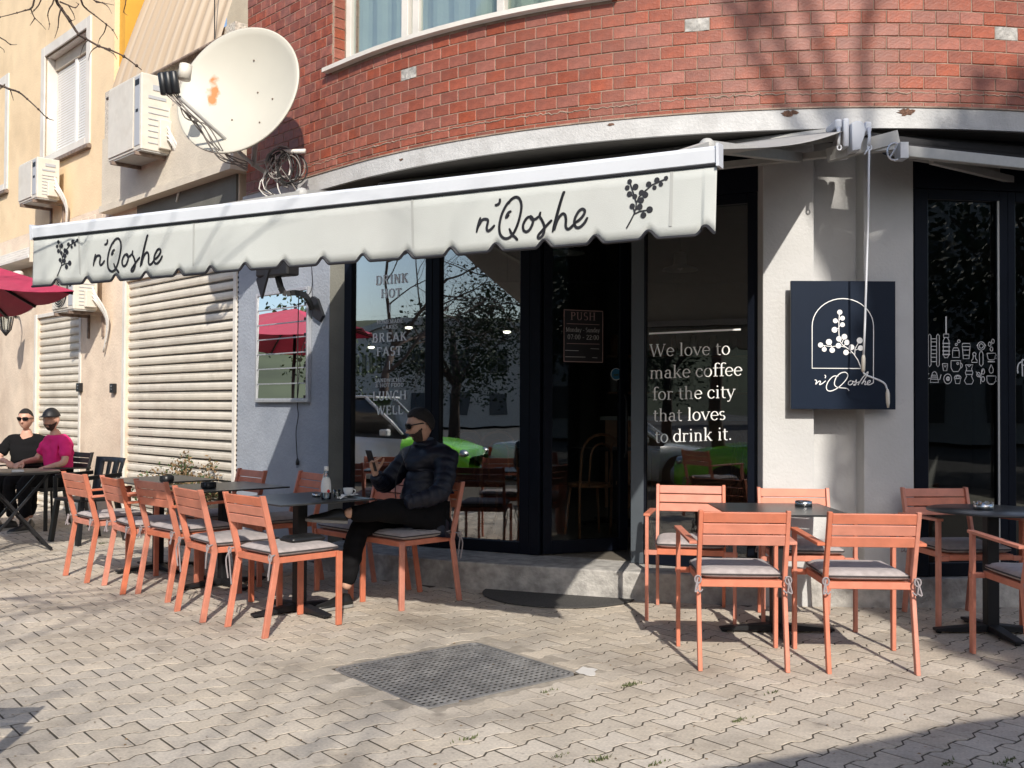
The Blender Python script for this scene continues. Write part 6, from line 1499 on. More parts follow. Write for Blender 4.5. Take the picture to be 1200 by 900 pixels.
# ---- the man in the dark puffer jacket
man = thing('person', 'bearded man in dark puffer jacket and sunglasses seated with legs crossed, looking at his phone', 'person')
J = {'pel': (V((-.565, 6.925, .585)), (.15, .12)), 'sp': (V((-.575, 6.945, .74)), (.14, .12)), 'ch': (V((-.590, 6.935, .94)), (.15, .115)), 'nb': (V((-.607, 6.915, 1.055)), (.062, .062)), 'nk': (V((-.622, 6.89, 1.115)), (.055, .055)),
     'shL': (V((-.455, 6.80, 1.00)), .055), 'elL': (V((-.47, 6.63, .755)), .046), 'wrL': (V((-.64, 6.58, .715)), .030),
     'shR': (V((-.735, 7.05, 1.00)), .055), 'elR': (V((-.90, 6.93, .78)), .046), 'wrR': (V((-.935, 6.73, .885)), .028),
     'hpL': (V((-.50, 6.85, .575)), .085), 'knL': (V((-.83, 6.53, .655)), .058), 'anL': (V((-1.105, 6.455, .640)), .036),
     'hpR': (V((-.65, 6.99, .565)), .085), 'knR': (V((-1.045, 6.70, .535)), .058), 'clR': (V((-1.06, 6.62, .34)), .05), 'anR': (V((-1.105, 6.57, .115)), .036)}
E = [('pel', 'sp'), ('sp', 'ch'), ('ch', 'nb'), ('nb', 'nk'), ('ch', 'shL'), ('shL', 'elL'), ('elL', 'wrL'), ('ch', 'shR'), ('shR', 'elR'), ('elR', 'wrR'), ('pel', 'hpL'), ('hpL', 'knL'), ('knL', 'anL'), ('pel', 'hpR'), ('hpR', 'knR'), ('knR', 'clR'), ('clR', 'anR')]
hc = V((-.640, 6.865, 1.215)); hf = V((-.93, -.28, -.20)); hu = V((-.2, -.05, 1))
body_obj(man, J, E, hc, hf, hu, 'skin', [((V((-.935, 6.73, .89))), V((-.12, -.22, 1)), V((.35, -.3, .0)) * 1.0, 1, (.75, .8, .85, .9, .3)), ])
shell(hc, hf, hu, 1.0, lambda x, y, z: hairline(x, y, z), .012, 'hair', 'hair', man, .003)
shell(hc, hf, hu, 1.0, beardline, .006, 'beard', 'beard', man, .003)
glasses(hc, hf, hu, 1.0, man)
JJ = {k_: (p, r_) for k_, (p, r_) in J.items()}
Jk = {'pel': (V((-.565, 6.925, .60)), (.185, .160)), 'sp': (V((-.600, 6.92, .73)), (.200, .185)), 'ch': (V((-.600, 6.925, .90)), (.185, .165)), 'up': (V((-.600, 6.92, 1.02)), (.12, .11)), 'nb': (V((-.612, 6.905, 1.085)), (.085, .085)), 'nk': (V((-.618, 6.895, 1.125)), (.078, .078)),
      'shL': (V((-.445, 6.80, .985)), .088), 'elL': (V((-.47, 6.63, .755)), .074), 'wrL': (V((-.68, 6.565, .705)), .056), 'wL2': (V((-.72, 6.557, .700)), .045),
      'shR': (V((-.735, 7.04, .985)), .088), 'elR': (V((-.90, 6.93, .78)), .072), 'wrR': (V((-.925, 6.75, .862)), .054), 'wR2': (V((-.930, 6.74, .880)), .042), 'hem': (V((-.568, 6.915, .545)), (.150, .125))}
Ek = [('hem', 'pel'), ('pel', 'sp'), ('sp', 'ch'), ('ch', 'up'), ('up', 'nb'), ('nb', 'nk'), ('up', 'shL'), ('shL', 'elL'), ('elL', 'wrL'), ('wrL', 'wL2'), ('up', 'shR'), ('shR', 'elR'), ('elR', 'wrR'), ('wrR', 'wR2')]
def seg_param(p, segs):
    best = (9, 0)
    for (a, b, base) in segs:
        d_ = b - a; t_ = max(0, min(1, (p - a).dot(d_) / d_.length_squared)); ds = (p - a - d_ * t_).length
        if ds < best[0]: best = (ds, base + t_ * d_.length)
    return best
segs = [(Jk['pel'][0] - V((0, 0, .1)), Jk['nk'][0], 0), (Jk['shL'][0], Jk['elL'][0], 0.02), (Jk['elL'][0], Jk['wL2'][0], .32), (Jk['shR'][0], Jk['elR'][0], 0.02), (Jk['elR'][0], Jk['wR2'][0], .32)]
def quilt(o):
    for v in o.data.vertices:
        p = v.co.copy(); ds, s_ = seg_param(p, segs); ph = s_ / .058; v.co = p + v.normal * (.008 * (abs(math.sin(ph * math.pi)) ** .55) - .006 + .009 * noise.noise(p * 14))
cloth('puffer_jacket', Jk, Ek, 'puffer', man, 4, disp=quilt)
mb = MB(); mb.tube(smooth_pts([V((-.765, 6.765, .62)), V((-.800, 6.77, .74)), V((-.785, 6.785, .88)), V((-.73, 6.80, 1.0)), V((-.70, 6.82, 1.07))], 5), .004, 5); mb.build('zip', 'dark_metal', man)
Jt = {'pel': (V((-.575, 6.92, .585)), (.135, .110)), 'hpL': (V((-.56, 6.80, .58)), .115), 'mL': (V((-.69, 6.66, .63)), .100), 'knL': (V((-.83, 6.53, .655)), .082), 'cL': (V((-.98, 6.49, .645)), .068), 'anL': (V((-1.075, 6.462, .642)), .052),
      'hpR': (V((-.70, 6.96, .56)), .110), 'mR': (V((-.88, 6.83, .55)), .095), 'knR': (V((-1.045, 6.70, .525)), .082), 'clR': (V((-1.065, 6.62, .34)), .068), 'anR': (V((-1.10, 6.575, .145)), .055)}
Et = [('pel', 'hpL'), ('hpL', 'mL'), ('mL', 'knL'), ('knL', 'cL'), ('cL', 'anL'), ('pel', 'hpR'), ('hpR', 'mR'), ('mR', 'knR'), ('knR', 'clR'), ('clR', 'anR')]
cloth('trousers', Jt, Et, 'trousers', man, 3, disp=wrinkle(.014, 13))
shoe2(man, V((-1.075, 6.62, .002)), V((-1.285, 6.43, .002)), V((0, 0, 1)))
shoe2(man, V((-1.085, 6.47, .575)), V((-1.33, 6.36, .60)), V((-.2, -.1, 1)))
ph = thing('smartphone', 'black smartphone held in the seated man\'s raised hand', 'phone')
hp = V((-.955, 6.685, .985)); Xp = V((.62, -.78, .0)).normalized(); Up = V((-.28, -.18, 1)).normalized(); Up = (Up - Xp * Up.dot(Xp)).normalized(); Np = Xp.cross(Up)
hp = V((-.958, 6.700, .975)); mb = MB(); mb.obox(hp, Xp * .037, Up * .076, Np * .0042); mb.build('body', 'black_plastic', ph, bevel=.003)
mb = MB(); mb.obox(hp - Np * .0046, Xp * .034, Up * .072, Np * .0004); mb.build('screen', 'lens', ph)

# ---- the two men at the folding table
def seated(label, base, heading, top_mat, skin_m, cap, glasses_, beard, lean=(0, 0), armL=None, armR=None, head_turn=0, big=1.0):
    r_ = thing('person', label, 'person'); b = V(base); h_ = V((*heading, 0)).normalized(); s_ = V((-h_.y, h_.x, 0)); up = V((0, 0, 1))
    P = lambda f_, l, z: b + h_ * f_ + s_ * l + up * z
    ln_f, ln_s = lean
    J = {'pel': (P(0, 0, .54), (.14 * big, .11)), 'sp': (P(-.03 + ln_f * .3, ln_s * .3, .72), (.14 * big, .115 * big)), 'ch': (P(-.04 + ln_f * .8, ln_s * .8, .88), (.150 * big, .115)), 'nb': (P(-.03 + ln_f, ln_s, 1.02), .056), 'nk': (P(-.01 + ln_f, ln_s, 1.09), .052)}
    E = [('pel', 'sp'), ('sp', 'ch'), ('ch', 'nb'), ('nb', 'nk')]
    for n, sg_, arm in (('L', 1, armL), ('R', -1, armR)):
        J['sh' + n] = (P(-.04 + ln_f * .9, ln_s * .9 + sg_ * .175 * big, .945), .050); J['el' + n] = (P(*arm[0]), .042); J['wr' + n] = (P(*arm[1]), .028)
        E += [('ch', 'sh' + n), ('sh' + n, 'el' + n), ('el' + n, 'wr' + n)]
        J['hp' + n] = (P(.05, sg_ * .09, .53), .08); J['kn' + n] = (P(.46, sg_ * .17, .54), .058); J['an' + n] = (P(.42, sg_ * .16, .10), .035)
        E += [('pel', 'hp' + n), ('hp' + n, 'kn' + n), ('kn' + n, 'an' + n)]
    hc = P(.02 + ln_f, ln_s, 1.185); a = head_turn; hf = h_ * math.cos(a) + s_ * math.sin(a) + up * -.06
    hands = []
    for n, sg_, arm in (('L', -1, armL), ('R', 1, armR)):
        w = P(*arm[1]); d_ = (w - P(*arm[0])).normalized(); hands.append((w, d_ + V((0, 0, -.1)), V((0, 0, -1)), sg_, (.35, .4, .45, .5, .2)))
    JB = dict(J)
    for n_ in ('pel', 'sp', 'ch'): JB[n_] = (J[n_][0], (J[n_][1][0] * .8, J[n_][1][1] * .8))
    body_obj(r_, JB, E, hc, hf, up, skin_m, hands, 1.0, .008)
    Jt = {k_: (p, (v[0] + .026, v[1] + .026) if isinstance(v, tuple) else v + .022) for k_, (p, v) in J.items() if k_ in ('pel', 'sp', 'ch', 'nb')}
    Jt['nb'] = (J['nb'][0], .070); Et = [('pel', 'sp'), ('sp', 'ch'), ('ch', 'nb')]
    for n in 'LR':
        Jt['sh' + n] = (J['sh' + n][0], .072); Jt['e' + n] = (J['sh' + n][0].lerp(J['el' + n][0], .80), .066); Et += [('ch', 'sh' + n), ('sh' + n, 'e' + n)]
    cloth('t_shirt', Jt, Et, top_mat, r_, 3, disp=wrinkle(.016, 11))
    Jp = {'pel': (J['pel'][0], (.165, .125))}; Ep = []
    for n in 'LR': Jp['hp' + n] = (J['hp' + n][0], .105); Jp['kn' + n] = (J['kn' + n][0], .080); Jp['an' + n] = (J['an' + n][0] + up * .03, .062); Ep += [('pel', 'hp' + n), ('hp' + n, 'kn' + n), ('kn' + n, 'an' + n)]
    cloth('trousers', Jp, Ep, 'trousers', r_, 3, disp=wrinkle(.016, 11))
    for sg_ in (1, -1): shoe2(r_, P(.36, sg_ * .16, .002), P(.62, sg_ * .19, .002), up)
    if cap:
        shell(hc, hf, up, 1.0, lambda x, y, z: min(1, (z - .030 - .12 * max(0, -y - .03) * 0) * 60), .016, 'black', 'cap', r_, 0)
        X, Y, Z = head_frame(hf, up); mb = MB(); n = 14; vs = []
        for i in range(n + 1):
            a = math.pi * (i / n); 
            for j in range(4):
                f_ = j / 3; vs.append(hc + X * math.cos(a) * (.082 - .004 * f_) + Y * (.060 * math.sin(a) + .030 + .068 * f_ * math.sin(a) ** .7) + Z * (.040 - .012 * f_ + .010 * math.sin(a)))
        mb.cs = True; mb.add(vs, [(i * 4 + j, (i + 1) * 4 + j, (i + 1) * 4 + j + 1, i * 4 + j + 1) for i in range(n) for j in range(3)]); mb.build('cap_peak', 'black', r_, solid=.004)
    else: shell(hc, hf, up, 1.0, hairline, .005, 'hair', 'hair', r_, .002)
    if beard: shell(hc, hf, up, 1.0, beardline, .007, 'beard', 'beard', r_, .003)
    if glasses_: glasses(hc, hf, up, 1.0, r_)
    return r_
seated('bearded man in a bright pink t-shirt and black cap sitting at the folding table', (-5.01, 10.85, 0), (-.62, -.78), 'tee_pink', 'skin2', True, False, True, lean=(.06, .0), armL=((.06, .27, .72), (.30, .14, .64)), armR=((.10, -.27, .74), (.34, -.12, .72)), head_turn=.45, big=1.05)
seated('man in a black t-shirt and dark sunglasses sitting left of the man in pink', (-5.51, 11.15, 0), (.20, -.97), 'tee_black', 'skin2', False, True, False, lean=(.02, .0), armL=((.08, .27, .74), (.32, .12, .72)), armR=((.06, -.28, .74), (.30, -.12, .72)), head_turn=-.15)

# ================================================================ inside the cafe
def bentwood(x, y, rz, label):
    r_ = thing('bentwood_chair', label, 'chair', (x, y, ZF + .005), rz, 'bentwood chairs inside the cafe')
    mb = MB(); mb.tube([(-.19, -.20, 0), (-.185, -.19, .45), (-.18, -.22, .75)] + [(-.18 * math.cos(a), -.24, .75 + .16 * math.sin(a)) for a in [i * math.pi / 8 for i in range(1, 8)]] + [(.18, -.22, .75), (.185, -.19, .45), (.19, -.20, 0)], .013, 8); mb.build('back_frame', 'wood_in', r_)
    mb = MB(); mb.tube([(-.10, -.19, .45), (-.10, -.23, .72)] + [(-.10 * math.cos(a), -.235, .72 + .11 * math.sin(a)) for a in [i * math.pi / 6 for i in range(1, 6)]] + [(.10, -.23, .72), (.10, -.19, .45)], .010, 8); mb.build('inner_hoop', 'wood_in', r_)
    mb = MB(); mb.cyl((0, 0, .44), .20, .03, 24); mb.build('seat', 'wood_in', r_)
    for s in (-1, 1): mb = MB(); mb.tube([(s * .17, .17, 0), (s * .13, .13, .44)], [.011, .015], 8); mb.build('leg', 'wood_in', r_)
    return r_
b1 = bentwood(.70, 8.75, R(20), 'left bentwood chair behind the open glass door')
snapshot()
for (x, y, rz, lb_) in ((1.15, 8.95, R(-25), 'right bentwood chair behind the open glass door'), (-.05, 9.1, R(200), 'bentwood chair inside behind the middle pane'), (-.55, 9.5, R(150), 'bentwood chair deep inside behind the left panes'), (1.9, 9.2, R(90), 'bentwood chair inside behind the slogan pane')):
    c_ = copy_tree(b1); c_.location = (x, y, ZF + .005); c_.rotation_euler = (0, 0, rz); c_['label'] = lb_
snapshot()
for (x, y, lb_) in ((-.3, 9.9, 'dark square table deep inside behind the left panes'), (1.0, 9.7, 'dark square table inside beyond the open door')):
    o = copy_tree(tproto); o.location = (x, y, ZF + .005); o.rotation_euler = (0, 0, .4); o['label'] = lb_; o['group'] = 'tables inside the cafe'
def pendant(px, py, y, r, label):
    c = at_y(px, py, y); r_ = thing('pendant_lamp', label, 'lamp', tuple(c), 0, 'metal pendant lamps inside the cafe')
    mb = MB(); mb.lathe([(r, 0), (r * .92, .02), (r * .45, .045), (r * .36, .06), (r * .36, .15), (.02, .17)], n=28); mb.build('shade', 'alu_grey', r_)
    mb = MB(); mb.tube([(0, 0, .16), (0, 0, 3.1 - c.z)], .004, 5); mb.build('flex', 'cable_black', r_)
    mb = MB(); mb.ball((0, 0, .03), .03, 10, 6); mb.build('bulb', 'porcelain', r_)
pendant(663, 297, 8.6, .17, 'metal pendant lamp above the open door'); pendant(797, 317, 8.8, .16, 'metal pendant lamp behind the slogan pane'); pendant(1112, 300, 8.2, .10, 'small pendant lamp behind the icon pane')
for px, py, y, lb_ in ((479, 384, 9.6, 'tiny lit spot lamp seen through the left pane'), (435, 407, 10.2, 'tiny lit spot lamp low in the left pane'), (690, 397, 10.0, 'tiny lit spot lamp behind the opening hours notice'), (678, 415, 10.6, 'lower tiny lit spot lamp behind the opening hours notice'), (594, 389, 9.6, 'tiny lit spot lamp seen through the middle pane')):
    c = at_y(px, py, y); r_ = thing('spot_lamp', lb_, 'lamp', tuple(c), 0, 'small lit spot lamps inside the cafe')
    mb = MB(); mb.tube([(0, 0, .01), (0, 0, .12)], .045, 12); mb.tube([(0, 0, .12), (0, 0, 3.1 - c.z)], .004, 4); mb.build('housing', 'black', r_)
    mb = MB(); mb.ball((0, 0, 0), (.038, .038, .016), 12, 6); mb.build('bulb', 'lamp_glow', r_)
ct = thing('counter', 'dark cafe counter with shelves deep inside the shop', 'counter', (2.6, 11.2, ZF + .005), R(-15))
mb = MB(); mb.box(0, 0, .5, 3.0, .6, 1.0); mb.build('front', 'wood_in', ct); mb = MB(); mb.box(0, 0, 1.02, 3.1, .7, .04); mb.build('worktop', 'alu_grey', ct)
sh_ = thing('wall_shelf', 'shelf with cups and jars on the wall behind the counter', 'shelf', (2.8, 13.4, 1.55), 0)
for z in (0, .5):
    mb = MB(); mb.box(0, 0, z, 3.0, .3, .03); mb.build('board', 'wood_in', sh_)
rr_ = random.Random(5)
for k in range(22):
    x = -1.4 + (k % 11) * .27; z = .02 + .5 * (k // 11); r2 = rr_.uniform(.04, .07); mb = MB(); mb.lathe([(0, 0), (r2, 0), (r2, rr_.uniform(.12, .26)), (r2 * .5, .28), (0, .28)], (x, 0, z), 12); mb.build('jar', rr_.choice(['porcelain', 'wood_in', 'amber', 'alu_grey']), sh_)
for k, (px, py) in enumerate(((688, 397), (680, 415), (443, 406), (479, 384))):
    pass

# ================================================================ the street behind the camera (seen in the glass)
def car(name, label, x, y, rz, paint, bonnet, tall, group='cars parked across the street'):
    r_ = thing(name, label, 'car', (x, y, -.15), rz, group); Hh = 1.68 if tall else 1.46; L2 = 2.2
    def loft(st, m_, nm, **k):
        mb = MB(); mb.cs = True; ring = len(st[0][1]); vs = [Vector((x_, y_, z_)) for x_, r2 in st for (y_, z_) in r2]
        fs = [(i * ring + j, i * ring + (j + 1) % ring, (i + 1) * ring + (j + 1) % ring, (i + 1) * ring + j) for i in range(len(st) - 1) for j in range(ring)] + [tuple(range(ring)), tuple(range((len(st) - 1) * ring, len(st) * ring))[::-1]]
        mb.add(vs, fs); return mb.build(nm, m_, r_, **k)
    def sec(w, z0, z1): return [(-w * .96, z0), (-w, z0 + .12), (-w, z1 - .16), (-w * .92, z1 - .03), (-w * .7, z1), (w * .7, z1), (w * .92, z1 - .03), (w, z1 - .16), (w, z0 + .12), (w * .96, z0)]
    zb_ = .98 if tall else .86
    loft([(-L2, sec(.72, .38, zb_ - .18)), (-L2 + .12, sec(.84, .26, zb_ - .02)), (-1.5, sec(.90, .22, zb_ + .02)), (0, sec(.91, .22, zb_)), (1.0, sec(.90, .22, zb_ - .02))], paint, 'body')
    loft([(1.001, sec(.90, .22, zb_ - .02)), (1.6, sec(.88, .22, zb_ - .08)), (2.05, sec(.82, .26, zb_ - .20)), (L2, sec(.70, .36, zb_ - .34))], bonnet, 'bonnet')
    def sc2(w0, w1, z0, z1): return [(-w0, z0), (-w1, z1 - .05), (-w1 * .85, z1), (w1 * .85, z1), (w1, z1 - .05), (w0, z0)]
    z0 = zb_ - .04
    loft([(-2.0 if tall else -1.55, sc2(.80, .76, z0, z0 + .08)), (-1.75 if tall else -1.0, sc2(.82, .66, z0, Hh - .05)), (-.5, sc2(.83, .66, z0, Hh)), (.25, sc2(.82, .65, z0, Hh - .04)), (1.05, sc2(.80, .70, z0, z0 + .06))], 'car_dark', 'windows')
    mb = MB(); mb.box(-.62 if tall else -.35, 0, Hh - .01, 2.1 if tall else 1.25, 1.22, .05); mb.build('roof', paint, r_, bevel=.02, seg=2)
    for s in (-1, 1):
        mb = MB(); mb.tube([(.98, s * .76, z0 + .07), (.26, s * .66, Hh - .03)], .03, 6); mb.tube([(-.5, s * .80, z0 + .05), (-.5, s * .67, Hh - .03)], .03, 6); mb.build('pillar', paint, r_)
        for x_ in (-1.35, 1.38):
            mb = MB(); mb.tube([(x_, s * .70, .33), (x_, s * .93, .33)], .33, 24); w = mb.build('wheel', 'tyre', r_); mb = MB(); mb.tube([(x_, s * .925, .33), (x_, s * .94, .33)], .20, 16); mb.build('rim', 'alu', w)
        mb = MB(); mb.ball((2.08, s * .62, zb_ - .30), (.10, .16, .08), 10, 6); mb.build('headlight', 'chrome', r_)
        mb = MB(); mb.box(-2.14, s * .66, zb_ - .18, .08, .26, .16); mb.build('tail_light', 'car_red', r_)
        mb = MB(); mb.box(.75, s * .98, z0 + .10, .14, .16, .12); mb.build('mirror', paint, r_, bevel=.02)
    return r_
dirr = math.atan2(-.61, .79)
car('parked_car', 'white suv with a lime green bonnet parked across the street, mirrored in the shop glass', -10.1, 3.4, dirr, 'car_white', 'car_green', True)
car('parked_car', 'white saloon car parked nearest the camera side of the street', -7.4, -.3, dirr, 'car_white', 'car_white', False)
car('parked_car', 'silver suv with a lime green bonnet mirrored behind the slogan on the glass', -3.0, -.6, dirr + math.pi, 'car_silver', 'car_green', True)
car('parked_car', 'silver saloon car parked farther along the street', -14.5, 6.8, dirr, 'car_silver', 'car_silver', False)
car('parked_car', 'dark suv parked behind the camera', 1.5, -8.0, dirr, 'car_dark', 'car_dark', True)

def bare_tree(x, y, h, spread, seed, label, name='bare_tree', depth=5, trunk=.16, clear=0, lean=(0, 0)):
    rr = random.Random(seed); r_ = thing(name, label, 'tree', (x, y, 0)); tr = MB(); cr = MB()
    def grow(p, d, ln2, r, lv):
        n = 4; pts = [p]; rad = [r]
        for i in range(n):
            d = (d + Vector((rr.gauss(0, .10), rr.gauss(0, .10), rr.gauss(.02, .06)))).normalized(); pts.append(pts[-1] + d * ln2 / n); rad.append(r * (1 - .45 * (i + 1) / n))
        (tr if lv == 0 else cr).tube(pts, rad, 8 if lv < 2 else (5 if lv < 4 else 3), lv == 0)
        if lv >= depth: return
        k = 3 if lv < 3 else 2 + (rr.random() < .5)
        for i in range(k + 1):
            a = rr.random() * 6.28; e = (d.orthogonal().normalized() * math.cos(a) + d.cross(d.orthogonal().normalized()) * math.sin(a)); nd = (d * rr.uniform(.55, 1.0) + e * rr.uniform(.4, .9) * spread).normalized()
            q = pts[-1] if i == 0 else pts[rr.choice((2, 3, 4))]; grow(q, nd, ln2 * rr.uniform(.58, .80), rad[-1] * rr.uniform(.6, .85), lv + 1)
    if clear: tr.tube([(0, 0, -.1), (.05, .03, clear * .5), (0, 0, clear)], [trunk * 1.25, trunk * 1.1, trunk], 10)
    grow(Vector((0, 0, clear - .1)), Vector((lean[0], lean[1], 1)).normalized(), h * .34, trunk, 0)
    tr.build('trunk', 'bark', r_); cr.build('crown', 'bark', r_); return r_
t1 = bare_tree(-3.9, .6, 8.0, 1.0, 4, 'bare tree standing just left of the view, its twigs reaching into the top left corner', depth=4, trunk=.13, lean=(-.1, 0))
tw = MB(); tp = Vector((-3.9, .6, 0)); limb = []
YT = 4.3
paths = [([(66, -60), (64, -25), (66, 0), (72, 10), (82, 25), (92, 40), (100, 45), (116, 54), (128, 58), (145, 66), (160, 77), (166, 82)], .0085),
 ([(72, 8), (69, 20), (68, 32), (64, 45)], .004), ([(70, 2), (80, 6), (88, 9), (92, 5), (89, 3)], .004), ([(88, -40), (95, 0), (101, 10), (110, 17), (124, 28), (132, 35), (138, 46)], .005), ([(125, 28), (122, 38), (117, 45), (114, 54)], .003),
 ([(45, -50), (40, 0), (36, 10), (30, 12), (20, 15), (0, 20), (-30, 26)], .005), ([(36, 10), (40, 20), (48, 28), (54, 35)], .003), ([(41, 21), (35, 30)], .003), ([(56, -40), (48, 0), (40, 12), (36, 16)], .004), ([(66, -30), (63, 0), (58, 10), (56, 18), (58, 28), (57, 35)], .004),
 ([(103, 47), (98, 53), (94, 65)], .003), ([(115, 54), (107, 60), (103, 72)], .003), ([(-40, 30), (0, 44), (12, 52), (20, 52)], .004), ([(-40, 40), (0, 55), (5, 62)], .003), ([(-60, 80), (0, 100), (10, 104), (22, 108), (32, 116), (45, 128), (55, 138), (63, 141)], .006), ([(12, 105), (16, 118)], .003),
 ([(100, -30), (110, 0), (120, 3), (134, 6)], .004), ([(112, 1), (125, 6), (131, 16)], .003), ([(150, -20), (147, 5), (145, 14), (150, 18)], .003), ([(79, 18), (84, 24), (88, 22)], .003), ([(122, 57), (133, 63), (137, 70)], .003), ([(80, 6), (86, 16), (88, 23)], .003), ([(40, -4), (46, 0)], .003)]
rr_ = random.Random(9)
for pts, w in paths:
    P_ = [at_y(x, y, YT + .02 * i + rr_.gauss(0, .01)) for i, (x, y) in enumerate(pts)]; k = len(P_)
    P_ = [p - tp for p in P_]; tw.tube(smooth_pts(P_, 3), [w * (1 - .75 * i / (3 * (k - 1))) for i in range(3 * (k - 1) + 1)], 5)
    for q in P_[1:-1]: tw.ball(q, w * .95, 5, 4)
lb0 = at_y(66, -60, YT) - tp
hub = Vector((1.0, 2.6, 4.3))
tw.tube(smooth_pts([Vector((-.2, .1, 2.3)), Vector((.2, 1.2, 3.4)), hub, lb0], 5), [.05 - .037 * i / 15 for i in range(16)], 7)
for (x, y) in ((88, -40), (45, -50), (56, -40), (66, -30), (-40, 30), (-40, 40), (-60, 80), (100, -30), (150, -20)):
    q = at_y(x, y, YT) - tp; tw.tube(smooth_pts([hub.lerp(lb0, .5), (hub.lerp(lb0, .5) + q) / 2 + Vector((0, 0, .1)), q], 4), [.012 - .0009 * i for i in range(9)], 5)
tw.build('branch', 'bark', t1)
bare_tree(4.6, -5.6, 9.0, 1.0, 12, 'tall bare tree behind the camera on the right, shading the brickwork', depth=5, trunk=.14, clear=8.5)
bare_tree(-2.2, -7.5, 13, 1.0, 21, 'tall bare tree behind the camera across the street', depth=5, trunk=.2)
bare_tree(-13.5, 1.2, 9, 1.1, 33, 'bare street tree mirrored in the left shop window', depth=5, trunk=.14)
def leafy(x, y, h, rad, seed, m_, label, n=2600, s_=.16, cl=None, hts=(.38, .95)):
    rr = random.Random(seed); r_ = thing('leafy_tree', label, 'tree', (x, y, 0)); mb = MB(); mb.tube([(0, 0, -.1), (.1, 0, h * .4), (0, .1, h * .7)], [.22, .16, .08], 8)
    for k in range(6): a = rr.random() * 6.28; mb.tube([(0, 0, h * .35), (math.cos(a) * rad * .6, math.sin(a) * rad * .6, h * .7)], [.08, .03], 5)
    mb.build('trunk', 'bark', r_); mb = MB(); cl_ = [(Vector((rr.gauss(0, rad * .45), rr.gauss(0, rad * .45), h * rr.uniform(.38, .95))), rad * rr.uniform(.25, .5)) for k in range(16)] if cl is None else [(Vector(a), b) for a, b in cl]
    for k in range(n):
        c, q = rr.choice(cl_); d = Vector((rr.gauss(0, 1), rr.gauss(0, 1), rr.gauss(0, 1))).normalized(); p = c + d * q * (rr.random() ** .45) * 1.03; e = Vector((rr.gauss(0, 1), rr.gauss(0, 1), rr.gauss(0, 1))).normalized(); f_ = e.orthogonal().normalized(); w = s_ * rr.uniform(.5, 1.2)
        mb.add([p - e * w, p + f_ * w * .6, p + e * w, p - f_ * w * .6], [(0, 1, 2, 3)])
    mb.build('crown', m_, r_, kind='stuff'); return r_
bare_tree(-15, -6, 10, 1.1, 41, 'bare spreading tree across the street behind the white saloon', depth=5, trunk=.16)
bare_tree(-12.5, -11, 11, 1.1, 43, 'bare tree farther down the street mirrored in the middle pane', depth=5, trunk=.17)
leafy(-17.5, 10.5, 5.5, 3.2, 3, 'leaf', 'green shrubby tree mirrored in the louvred window', 12000, .08)
leafy(-20, 3, 6.5, 3.2, 6, 'leaf', 'green tree behind the lime bonneted car', 10000, .07)
leafy(-5, -13, 7, 3.2, 8, 'leaf_dark', 'dark round tree far behind the camera', 7000, .09)
leafy(5.45, -5.3, 10, 2.0, 14, 'leaf_dark', 'unseen evergreen tree added behind the camera, crown shaped to shade the right hand windows', 26000, .09, cl=[((-.35, 0, 7.9), 1.1), ((-.30, .1, 8.7), 1.1), ((-.38, 0, 9.5), 1.15), ((-.32, 0, 10.3), 1.1), ((-.25, 0, 11.0), 1.0), ((1.1, -.3, 10.4), 1.6), ((.9, .3, 8.6), 1.6), ((1.9, 0, 9.4), 1.7)])  # added out of view, leaf clusters arranged to cast the shade at the right
leafy(13, -12, 9, 4.5, 15, 'leaf_dark', 'wide evergreen tree across the street to the right', 9000, .13)
leafy(20, -9, 10, 5.0, 16, 'leaf_dark', 'far evergreen tree to the right behind the camera', 9000, .14)
leafy(9, -18, 9, 4.5, 17, 'leaf_dark', 'large evergreen tree far behind the camera to the right', 8000, .14)
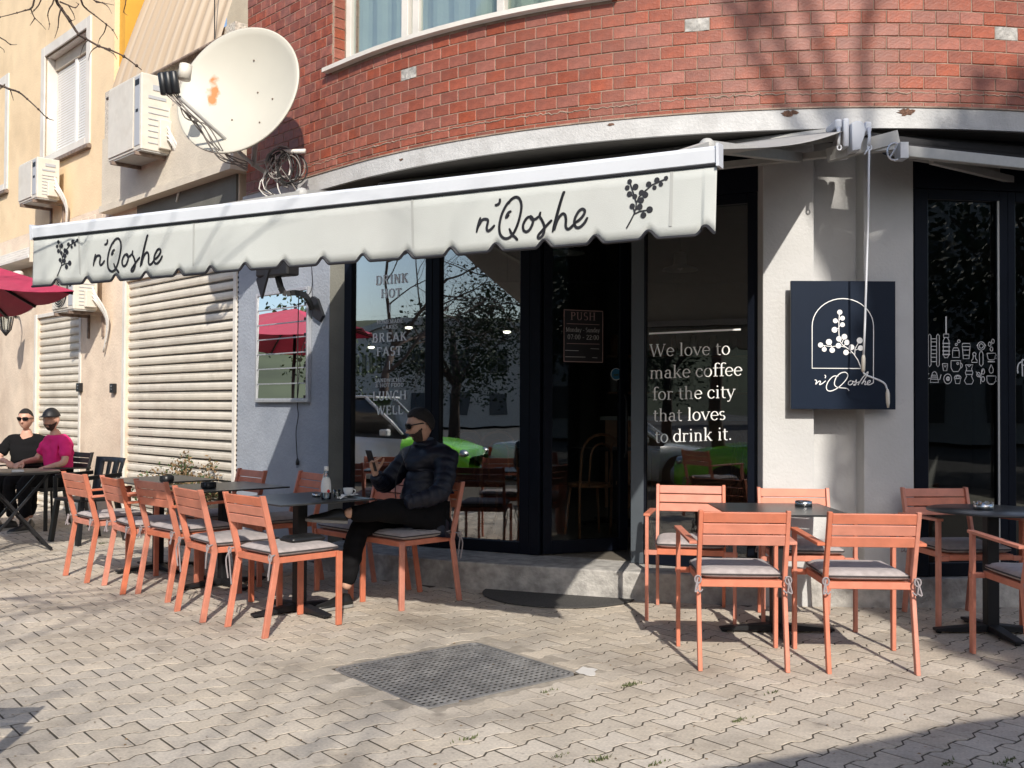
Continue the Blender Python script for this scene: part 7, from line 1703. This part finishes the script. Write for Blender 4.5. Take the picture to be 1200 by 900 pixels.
leafy(-24, -8, 6.0, 3.6, 21, 'leaf_dark', 'hedge-like evergreen tree behind the parked white suv', 9000, .08)
leafy(-27, -1, 5.5, 3.6, 22, 'leaf_dark', 'low spreading evergreen tree farther down the street', 9000, .08)
leafy(-20, -15, 7.0, 3.6, 23, 'leaf_dark', 'broad evergreen tree near the pale apartment block', 9000, .08)
leafy(-31, 7, 6.0, 4.0, 24, 'leaf', 'light green tree at the far end of the parked cars', 9000, .09)
# distant blocks and hills
for i, (x, y, w, d_, h, rz, lb_) in enumerate(((-58, -30, 16, 12, 7, .3, 'pale apartment block down the street behind the camera'), (-80, 2, 18, 12, 9, .2, 'taller pale apartment block beyond the trees'), (34, -30, 24, 12, 15, -.7, 'long apartment block far behind the camera to the right'), (-44, -64, 20, 12, 9, .7, 'low pale apartment block far behind the parked cars'))):
    bb = thing('apartment_block', lb_, 'building', (x, y, 0), rz); mb = MB(); mb.box(0, 0, h / 2, w, d_, h); mb.build('walls', 'block', bb); mb = MB()
    for fz in range(int(h / 3)):
        for fx in range(int(w / 2.6)):
            for s in (-1, 1): mb.box(-w / 2 + 1.5 + fx * 2.6, s * d_ / 2, 1.6 + fz * 3, 1.3, .12, 1.5)
        for fy in range(int(d_ / 2.8)):
            for s in (-1, 1): mb.box(s * w / 2, -d_ / 2 + 1.6 + fy * 2.8, 1.6 + fz * 3, .12, 1.3, 1.5)
    mb.build('windows', 'block_win', bb, kind='stuff'); mb = MB(); mb.box(0, 0, h + .25, w + .5, d_ + .5, .5); mb.build('roof', 'block', bb)
mb = MB(); n = 120; vs = []
for i in range(n + 1):
    a = R(150 + 160 * i / n)
    for j in range(7):
        rr2 = 230 + j * 60; hgt = (0, 12, 30, 44, 38, 20, -4)[j] * (1 + .45 * noise.noise(Vector((a * 3, j * .4, 0)))) ; vs.append((rr2 * math.cos(a), rr2 * math.sin(a), hgt - .2))
mb.cs = True; mb.add(vs, [(i * 7 + j, (i + 1) * 7 + j, (i + 1) * 7 + j + 1, i * 7 + j + 1) for i in range(n) for j in range(6)]); mb.build('hills', 'hill', kind='structure')
